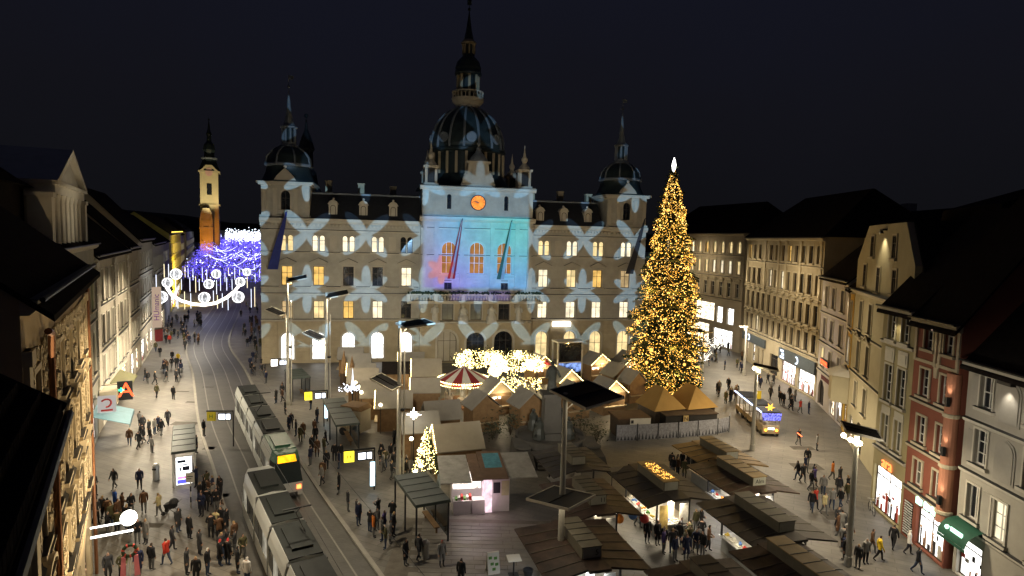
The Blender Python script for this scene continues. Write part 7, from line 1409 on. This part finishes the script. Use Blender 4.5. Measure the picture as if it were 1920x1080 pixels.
# ---------------------------------------------------------------- people
def person_mesh(kind):
    V, Rr, Eg = [], [], []
    def v(p, r, par=None):
        V.append(Vector(p)); Rr.append(r if isinstance(r, tuple) else (r, r)); i = len(V)-1
        if par is not None: Eg.append((par, i))
        return i
    walk = {'stand': 0, 'coat': 0, 'walk': .55, 'stride': .85, 'phone': 0, 'pack': .3}[kind]
    pel = v((0, 0, .95), (.155, .12)); wa = v((0, 0, 1.10), (.15, .115), pel); ch = v((0, -.01, 1.30), (.19, .135), wa); sh = v((0, 0, 1.42), (.13, .10), ch); nk = v((0, -.01, 1.50), .058, sh); hd_ = v((0, -.02, 1.60), (.078, .092), nk); v((0, -.02, 1.70), (.072, .082), hd_)
    nose = v((0, -.125, 1.60), .012, hd_)
    for sx in (-1, 1):
        hip = v((sx*.10, 0, .86), (.105, .11), pel); st_ = sx*walk
        kn = v((sx*.105, -.16*st_-.02, .49), .072, hip); an = v((sx*.105, -.22*st_+(.16 if st_ < 0 else 0), .10 if st_ >= 0 else .16), .048, kn); v((sx*.115, an and (-.22*st_+(.16 if st_ < 0 else 0)-.17), .045), .04, an)
        so = v((sx*.185, 0, 1.405), .082, sh)
        if kind == 'phone': el = v((sx*.26, -.05, 1.14), .062, so); wr = v((sx*.14, -.30, 1.22), .042, el); d = Vector((-sx*.25, -.8, .35)).normalized()
        elif kind == 'pack': el = v((sx*.27, .03, 1.14), .064, so); wr = v((sx*.16, -.19, 1.0), .044, el); d = Vector((-sx*.5, -.8, -.1)).normalized()
        else: el = v((sx*.235, .10*st_+.02, 1.13), .068, so); wr = v((sx*.235, .16*st_-.05, .88), .046, el); d = Vector((0, -.15+.1*st_, -1)).normalized()
        palm = v(V[wr]+d*.07, (.036, .028), wr); sd = d.cross(Vector((sx, 0, 0))); sd = sd.normalized() if sd.length > .1 else Vector((0, 1, 0))
        for k, ln in enumerate((.075, .085, .08, .062)):
            b0 = v(V[palm]+sd*(-.027+.018*k)+d*.03, .0095, palm); v(V[b0]+d*ln*.9+Vector((-sx*.012, -.01, 0)), .0085, b0)
        th = v(V[palm]-sd*.034+d*.0, .010, palm); v(V[th]-sd*.02+d*.04, .009, th)
    me = bpy.data.meshes.new('p'); me.from_pydata([tuple(p) for p in V], Eg, []); o = bpy.data.objects.new('p', me); COL.objects.link(o)
    mo = o.modifiers.new('skin', 'SKIN'); su = o.modifiers.new('sub', 'SUBSURF'); su.levels = su.render_levels = 1
    for i, sv in enumerate(me.skin_vertices[0].data): sv.radius = Rr[i]; sv.use_root = (i == 0)
    bpy.context.view_layer.update(); r = bpy.data.meshes.new_from_object(o.evaluated_get(bpy.context.evaluated_depsgraph_get())); bpy.data.objects.remove(o); bpy.data.meshes.remove(me)
    lo = .42 if kind == 'coat' else .80
    if kind == 'coat':                               # flare the skirt of the long coat over the thighs
        for q in r.vertices:
            if .40 < q.co.z < .95: 
                f = (.95-q.co.z)/.55; q.co.y *= 1+.5*f; q.co.x *= 1+.25*f
    hands = [i for i in range(len(V)) if Rr[i][0] <= .036 and 0.5 < V[i].z < 1.45]
    for m_ in ('coat', 'trousers', 'skin', 'hair', 'shoes'): r.materials.append(PAL[m_])
    for p in r.polygons:
        c = p.center
        if c.z > 1.525: mi = 2 if (c.y < -.055 and c.z < 1.66) else 3
        elif c.z > 1.47 and abs(c.x) < .07: mi = 2
        elif any((c-V[i]).length < .05 for i in hands): mi = 2
        elif c.z < .09: mi = 4
        elif c.z < lo and not (abs(c.x) > .22): mi = 1
        else: mi = 0
        p.material_index = mi; p.use_smooth = True
    r.name = 'person'; return r
def F_(n, c, r=.85): return M('cloth_'+n, c, r, .12, 6)
PAL = dict(coat=F_('black', (.012, .012, .014)), trousers=F_('trousers', (.018, .018, .024)), skin=M('skin', (.42, .25, .17), .6, .06, 5), hair=M('hair_dark', (.03, .018, .012), .7), shoes=F_('shoes', (.012, .01, .01)))
COATS = dict(black=PAL['coat'], charcoal=F_('charcoal', (.035, .035, .038)), navy=F_('navy', (.015, .02, .05)), brown=F_('brown', (.09, .045, .022)), grey=F_('grey', (.20, .195, .185)), olive=F_('olive', (.07, .065, .03)), cream=F_('cream', (.45, .38, .20)), white=F_('white', (.6, .58, .55)), red=F_('red', (.42, .035, .02)), blue=F_('blue', (.03, .10, .42)), purple=F_('purple', (.07, .05, .16)), orange=F_('orange', (.5, .14, .02)), yellow=F_('yellow', (.55, .38, .02)), pink=F_('pink', (.5, .2, .25)), green=F_('green', (.03, .09, .04)))
TRS = [PAL['trousers'], F_('jeans', (.035, .05, .09)), F_('grey_trousers', (.10, .10, .10)), PAL['coat']]
HAIR = [PAL['hair'], M('hair_blond', (.30, .2, .09), .7), F_('hat_grey', (.18, .17, .16)), F_('hat_black', (.015, .015, .015)), F_('hat_red', (.4, .03, .03)), F_('hat_white', (.55, .53, .5))]
PM = {k: person_mesh(k) for k in ('stand', 'coat', 'walk', 'stride', 'phone', 'pack')}
rpz = random.Random(17)
def person(x, y, rz, coat, kind, label, group=None, hair=0, trs=None, s=1.0, cat='person'):
    o = put('person', PM[kind], None, (x, y, 0), (0, 0, rz)); o.scale = (s, s, s)
    tr = TRS[trs] if trs is not None else rpz.choice(TRS)
    for i, m_ in ((0, COATS[coat]), (1, tr), (3, HAIR[hair])):
        o.material_slots[i].link = 'OBJECT'; o.material_slots[i].material = m_
    return tag(o, label, cat, group)
def gpx(px, py): 
    d = Fv*FOC+Rv*(px-960)+Uv*(540-py); k_ = -CAMH/d.z; return d.x*k_, d.y*k_
PLACED = []
for px, py, coat, kind, rz, hair, lab in (
    (216, 960, 'blue', 'stand', 2.5, 5, 'person in a bright blue jacket and pale hat behind the left group'), (246, 968, 'black', 'pack', 1.2, 0, 'person in a black jacket at the right side of the left group'),
    (270, 962, 'brown', 'stride', -2.6, 0, 'person in a brown coat walking away past the steel bin'), (298, 968, 'cream', 'pack', -1.6, 1, 'person in a cream jacket pushing a stroller'),
    (334, 998, 'charcoal', 'coat', 1.4, 0, 'person in a long charcoal coat below the stroller'), (258, 1020, 'black', 'phone', .6, 4, 'person with a red hat standing beside the light grey coat'),
    (274, 1020, 'grey', 'coat', -.4, 1, 'blond person in a long light grey coat'), (323, 1034, 'charcoal', 'walk', 2.2, 0, 'person in charcoal striding just right of the reddish walker'),
    (312, 1060, 'red', 'stride', -1.9, 0, 'person in a reddish coat striding across the lower left plaza'), (203, 1088, 'charcoal', 'coat', .9, 2, 'person in a long dark coat at the bottom left beside the wreath'),
    (230, 1088, 'olive', 'pack', .8, 1, 'person in an olive jacket at the bottom left'), (260, 1078, 'navy', 'coat', .3, 1, 'person in a navy coat left of the black coat at the bottom'),
    (284, 1070, 'black', 'stand', 2.9, 0, 'person in a black coat with its back to the camera at the bottom'), (350, 1078, 'charcoal', 'coat', 1.8, 0, 'person in a dark coat alone at the bottom centre of the plaza'),
    (389, 1079, 'black', 'stand', 1.6, 5, 'person in black with a pale hat near the bottom tram side'), (368, 1096, 'black', 'stand', .2, 1, 'blond person in black cut by the bottom edge'),
    (463, 1098, 'white', 'stand', 2.8, 5, 'person in a white puffer jacket at the bottom by the tram'), (445, 1076, 'black', 'coat', 2.0, 3, 'person in a bulky black coat beside the white puffer jacket'),
    (412, 1062, 'black', 'coat', 2.4, 4, 'left of two dark coated people with red hats'), (427, 1060, 'black', 'coat', 2.8, 4, 'right of two dark coated people with red hats'),
    (405, 1002, 'cream', 'stand', 2.9, 0, 'person in a cream jacket among the dark crowd by the tram'), (355, 1012, 'black', 'coat', 2.7, 2, 'person in black with a grey hat below the notice board'),
    (374, 1042, 'charcoal', 'coat', 2.4, 0, 'person in a charcoal coat between the cream jacket and the bottom edge'), (214, 918, 'black', 'stride', -.3, 0, 'person in black walking alone toward the bakery awning'),
    (262, 918, 'navy', 'walk', .6, 0, 'person in navy walking just above the brown coat'), (172, 900, 'black', 'stand', 1.7, 0, 'person in black against the left house wall'),
    (177, 930, 'charcoal', 'pack', 1.4, 0, 'person in charcoal at the wall above the left group'), (243, 836, 'brown', 'walk', .5, 1, 'person in brown below the pharmacy sign'),
    (260, 842, 'black', 'stride', 2.9, 0, 'person in black leading the group below the pharmacy sign'), (303, 817, 'black', 'walk', 3.0, 0, 'person in black walking away behind the advert shelter'),
    (315, 798, 'charcoal', 'walk', .2, 0, 'person in charcoal farthest behind the advert shelter'), (368, 850, 'black', 'coat', 1.8, 3, 'person in black standing right of the advert shelter'),
    (382, 818, 'black', 'stand', 1.5, 0, 'person in black under the yellow stop board'), (399, 932, 'navy', 'phone', -1.2, 1, 'person in navy right of the notice board looking at a phone'),
    (300, 670, 'black', 'walk', .4, 0, 'dark person walking in the middle of the upper left pavement'), (318, 645, 'red', 'walk', .3, 0, 'person in a bright red jacket on the upper left pavement'), (311, 644, 'black', 'walk', .3, 0, 'dark person beside the bright red jacket'),
    (277, 720, 'black', 'walk', .3, 0, 'small dark figure before the pilastered house'), (294, 746, 'olive', 'walk', 3.0, 0, 'person in olive halfway up the left pavement'), (325, 750, 'black', 'stand', 3.0, 0, 'broad dark figure halfway up the left pavement'),
    (292, 660, 'olive', 'walk', .2, 0, 'person in olive far up the left pavement'), (347, 656, 'charcoal', 'walk', .2, 0, 'charcoal figure close to the tracks far up the pavement'), (323, 678, 'black', 'stand', .2, 0, 'dark figure alone near a yellow jacket'), (334, 682, 'yellow', 'walk', .2, 1, 'person in a yellow jacket on the upper left pavement'),
    (760, 1060, 'black', 'coat', 1.2, 0, 'person in a long black coat in front of the near dark shelter'), (828, 1062, 'grey', 'coat', .5, 4, 'person in a grey coat and red hat right of the near shelter'), (864, 1100, 'black', 'coat', 2.9, 0, 'dark person at the bottom edge on the slabs'), (785, 1050, 'charcoal', 'walk', 2.5, 0, 'charcoal figure walking beside the near shelter bin'),
    (652, 960, 'charcoal', 'stand', 2.0, 2, 'person in charcoal standing alone beside the tracks'), (672, 985, 'navy', 'stand', 1.0, 5, 'person in navy with a white hat by the yellow stop board'), (720, 1002, 'purple', 'stand', 1.4, 0, 'person in a purple jacket by the near stop board'), (700, 1008, 'orange', 'stand', 1.9, 0, 'person in orange by the near stop board'),
    (1213, 1018, 'black', 'coat', .2, 0, 'person in a long black coat queuing at the bright counter'), (1232, 1022, 'black', 'coat', .4, 3, 'second black coat queuing at the bright counter, with a black hat'), (1243, 1038, 'purple', 'stand', 1.1, 2, 'person in a purple jacket near the bright counter'), (1272, 1024, 'charcoal', 'stand', 2.9, 0, 'charcoal figure alone right of the bright counter queue'), (1196, 988, 'grey', 'walk', .5, 0, 'person in pale grey beside the orange lantern ball'),
    (1531, 845, 'grey', 'stand', 1.0, 0, 'person in grey standing alone on the right street'), (1497, 835, 'black', 'walk', .4, 0, 'person in black with a glowing red stick on the right street'), (1560, 900, 'orange', 'walk', .9, 0, 'person in orange walking toward the shop fronts'), (1505, 905, 'charcoal', 'walk', .3, 0, 'charcoal figure in the middle of the right street'), (1526, 912, 'purple', 'walk', .6, 0, 'person in purple in the middle of the right street'),
    (1545, 965, 'cream', 'walk', .4, 0, 'person in a cream coat right of the numbered stands'), (1528, 955, 'red', 'walk', .5, 0, 'person in red beside the cream coat'), (1648, 1052, 'yellow', 'stride', 1.2, 0, 'person in a bright yellow jacket by the lit lamp post'), (1634, 1038, 'brown', 'stride', .8, 0, 'person in brown next to the bright yellow jacket'), (1674, 1030, 'black', 'stride', 2.2, 0, 'person in black before the orange lettered shop'), (1703, 1040, 'white', 'walk', 1.0, 5, 'person in white by the striped shutter'), (1720, 1075, 'black', 'stride', .6, 0, 'person in black before the green signed shop'), (1572, 930, 'charcoal', 'walk', 2.6, 0, 'charcoal figure beside a bicycle on the right street'),
    (1500, 775, 'red', 'walk', .6, 0, 'person with a red jacket below the pink lit shop'), (1483, 770, 'black', 'walk', .3, 0, 'dark figure below the pink lit shop'), (1460, 745, 'charcoal', 'stand', .9, 0, 'charcoal figure near the left end of the pink lit shop')):
    x, y = gpx(px, py); person(x, y, rz, coat, kind, lab, None, hair); PLACED.append((x, y))
q = MB(); q.tube((0, 0, 0), (.45, 0, -.35), .035); o = tag(q.build('glow_stick', EM('glow_red', (1, .12, .04), 8, True)), 'glowing red stick held by the walker on the right street', 'glow stick'); x, y = gpx(1497, 835); o.location = (x-.3, y-.25, 1.35)
t = thing('stroller', 'dark stroller pushed by the person in the cream jacket', 'stroller', (*gpx(322, 964), 0), -1.5); q = MB(); q.hexa([(-.22, -.35, .45), (.22, -.35, .45), (.22, .3, .5), (-.22, .3, .5)], [(-.25, -.45, .75), (.25, -.45, .75), (.25, .35, .95), (-.25, .35, .95)]); q.build('seat', COATS['black'], t); q = MB(); q.lathe([(.32, 0), (.3, .12), (.2, .25), (.02, .3)], 12, (0, .15, .85)); q.build('hood', COATS['charcoal'], t); q = MB()
for sx in (-1, 1): q.path([(sx*.22, -.45, .15), (sx*.22, .1, .5), (sx*.22, .6, 1.02)], .018, 5); q.path([(sx*.22, .4, .15), (sx*.22, -.1, .5)], .018, 5)
q.tube((-.22, .6, 1.02), (.22, .6, 1.02), .02); q.build('frame', dark_metal, t)
for sx in (-1, 1):
    for yy in (-.45, .4): q = MB(); q.T = Matrix.Translation((sx*.24, yy, .15)) @ Matrix.Rotation(PI/2, 4, 'Y'); q.lathe([(.15, -.02), (.15, .02)], 12); q.build('wheel', dark_metal, t)
t = thing('bicycle', 'bicycle parked by the house corner before the orange lettered shop', 'bicycle', (*gpx(1634, 962), 0), 1.3)
for sx in (-.52, .52):
    q = MB(); pts = [(sx+.33*math.cos(2*PI*i/16), 0, .34+.33*math.sin(2*PI*i/16)) for i in range(17)]; q.path(pts, .022, 5); wq = q.build('wheel', dark_metal, t)
q = MB(); q.path([(-.52, 0, .34), (-.2, 0, .85), (.38, 0, .82), (0, 0, .32), (-.52, 0, .34)], .022, 5); q.path([(0, 0, .32), (-.22, 0, .92)], .022, 5); q.path([(.52, 0, .34), (.36, 0, 1.0), (.3, -.25, 1.02)], .02, 5); q.path([(.36, 0, 1.0), (.3, .25, 1.02)], .02, 5); q.build('frame', pole_paint, t); q = MB(); q.box(-.34, -.12, -.07, .07, .92, .97); q.build('saddle', dark_metal, t)
def blocked(x, y):
    for fx, fy, rz, hw, hd in FOOT:
        dx, dy = x-fx, y-fy; c, s_ = math.cos(rz), math.sin(rz); u, w_ = dx*c+dy*s_, -dx*s_+dy*c
        if abs(u) < hw+.3 and abs(w_) < hd+.3: return True
    return any((x-a)**2+(y-b_)**2 < .45**2 for a, b_ in PLACED)
def inside(x, y, poly):
    r = False; n = len(poly)
    for i in range(n):
        (x0, y0), (x1, y1) = poly[i], poly[(i+1) % n]
        if (y0 > y) != (y1 > y) and x < (x1-x0)*(y-y0)/(y1-y0)+x0: r = not r
    return r
DK = ['black', 'black', 'black', 'charcoal', 'charcoal', 'navy', 'brown', 'grey', 'olive']
for n, poly, lab, grp, kinds in (
    (11, [(168, 965), (238, 965), (245, 1003), (180, 1008)], 'dark dressed person standing in the tight group under the globe lamp', 'waiting group under the globe lamp', ('stand', 'pack', 'phone')),
    (24, [(368, 905), (425, 905), (465, 1040), (430, 1075), (372, 985)], 'dark dressed person waiting between the advert shelter and the tram', 'people waiting on the left platform', ('stand', 'coat', 'pack', 'phone')),
    (9, [(262, 800), (300, 800), (305, 850), (255, 855)], 'dark dressed pedestrian in the cluster behind the advert shelter', 'cluster behind the advert shelter', ('walk', 'stand')),
    (14, [(275, 690), (345, 690), (340, 722), (270, 722)], 'dark dressed pedestrian before the pilastered house', 'pedestrians before the pilastered house', ('walk', 'stride', 'stand')),
    (48, [(318, 595), (380, 592), (372, 650), (305, 640)], 'dark dressed pedestrian in the crowd under the light garland', 'crowd under the light garland', ('walk', 'stand', 'coat')),
    (30, [(447, 575), (488, 575), (490, 660), (455, 660)], 'dark dressed pedestrian beside the left corner of the town hall', 'pedestrians beside the town hall corner', ('walk', 'stand', 'coat')),
    (10, [(460, 660), (490, 660), (500, 720), (475, 715)], 'dark dressed pedestrian on the platform under the left wing', 'people on the far platform', ('walk', 'stand')),
    (26, [(505, 740), (560, 735), (640, 850), (640, 930), (600, 930)], 'dark dressed person on the shady platform right of the far tram', 'people on the shady platform', ('stand', 'coat', 'walk')),
    (9, [(668, 975), (735, 960), (745, 1030), (720, 1040)], 'dark dressed person waiting by the near yellow stop board', 'people by the near stop board', ('stand', 'coat', 'phone')),
    (16, [(690, 810), (760, 800), (765, 905), (700, 900)], 'dark dressed visitor between the left market huts', 'visitors between the left huts', ('stand', 'pack', 'walk')),
    (16, [(1210, 985), (1310, 975), (1330, 1040), (1260, 1060)], 'dark dressed visitor in the aisle between the lit stands', 'visitors in the stand aisle', ('stand', 'coat', 'phone', 'pack')),
    (8, [(1240, 890), (1300, 870), (1310, 905), (1270, 915)], 'dark dressed visitor behind the fairy lit stand', 'visitors behind the fairy lit stand', ('stand', 'coat')),
    (12, [(1470, 860), (1590, 880), (1600, 960), (1520, 960)], 'dark dressed pedestrian crossing the right street', 'pedestrians in the right street', ('walk', 'stride')),
    (14, [(1420, 700), (1490, 740), (1530, 790), (1480, 790), (1420, 730)], 'dark dressed pedestrian before the cream palace front', 'pedestrians before the palace front', ('walk', 'stand')),
    (18, [(1310, 650), (1385, 650), (1400, 700), (1320, 700)], 'dark dressed pedestrian far off in the right street', 'pedestrians far off on the right', ('walk', 'stand')),
    (12, [(1340, 730), (1385, 720), (1390, 780), (1365, 790)], 'dark dressed visitor between the amber tents and the tourist train', 'visitors by the tourist train', ('stand', 'coat', 'walk')),
    (12, [(1560, 985), (1600, 985), (1625, 1065), (1590, 1070)], 'dark dressed visitor beside the lit lamp post', 'visitors by the lit lamp post', ('stand', 'coat', 'walk'))):
    xs_ = [p[0] for p in poly]; ys_ = [p[1] for p in poly]; k = 0; tries = 0
    while k < n and tries < 3000:
        tries += 1; px, py = rpz.uniform(min(xs_), max(xs_)), rpz.uniform(min(ys_), max(ys_))
        if not inside(px, py, poly): continue
        x, y = gpx(px, py)
        if blocked(x, y): continue
        PLACED.append((x, y)); person(x, y, rpz.uniform(-PI, PI), rpz.choice(DK), rpz.choice(kinds), lab, grp, rpz.choice((0, 0, 0, 1, 2, 3)), None, rpz.uniform(.93, 1.06)); k += 1
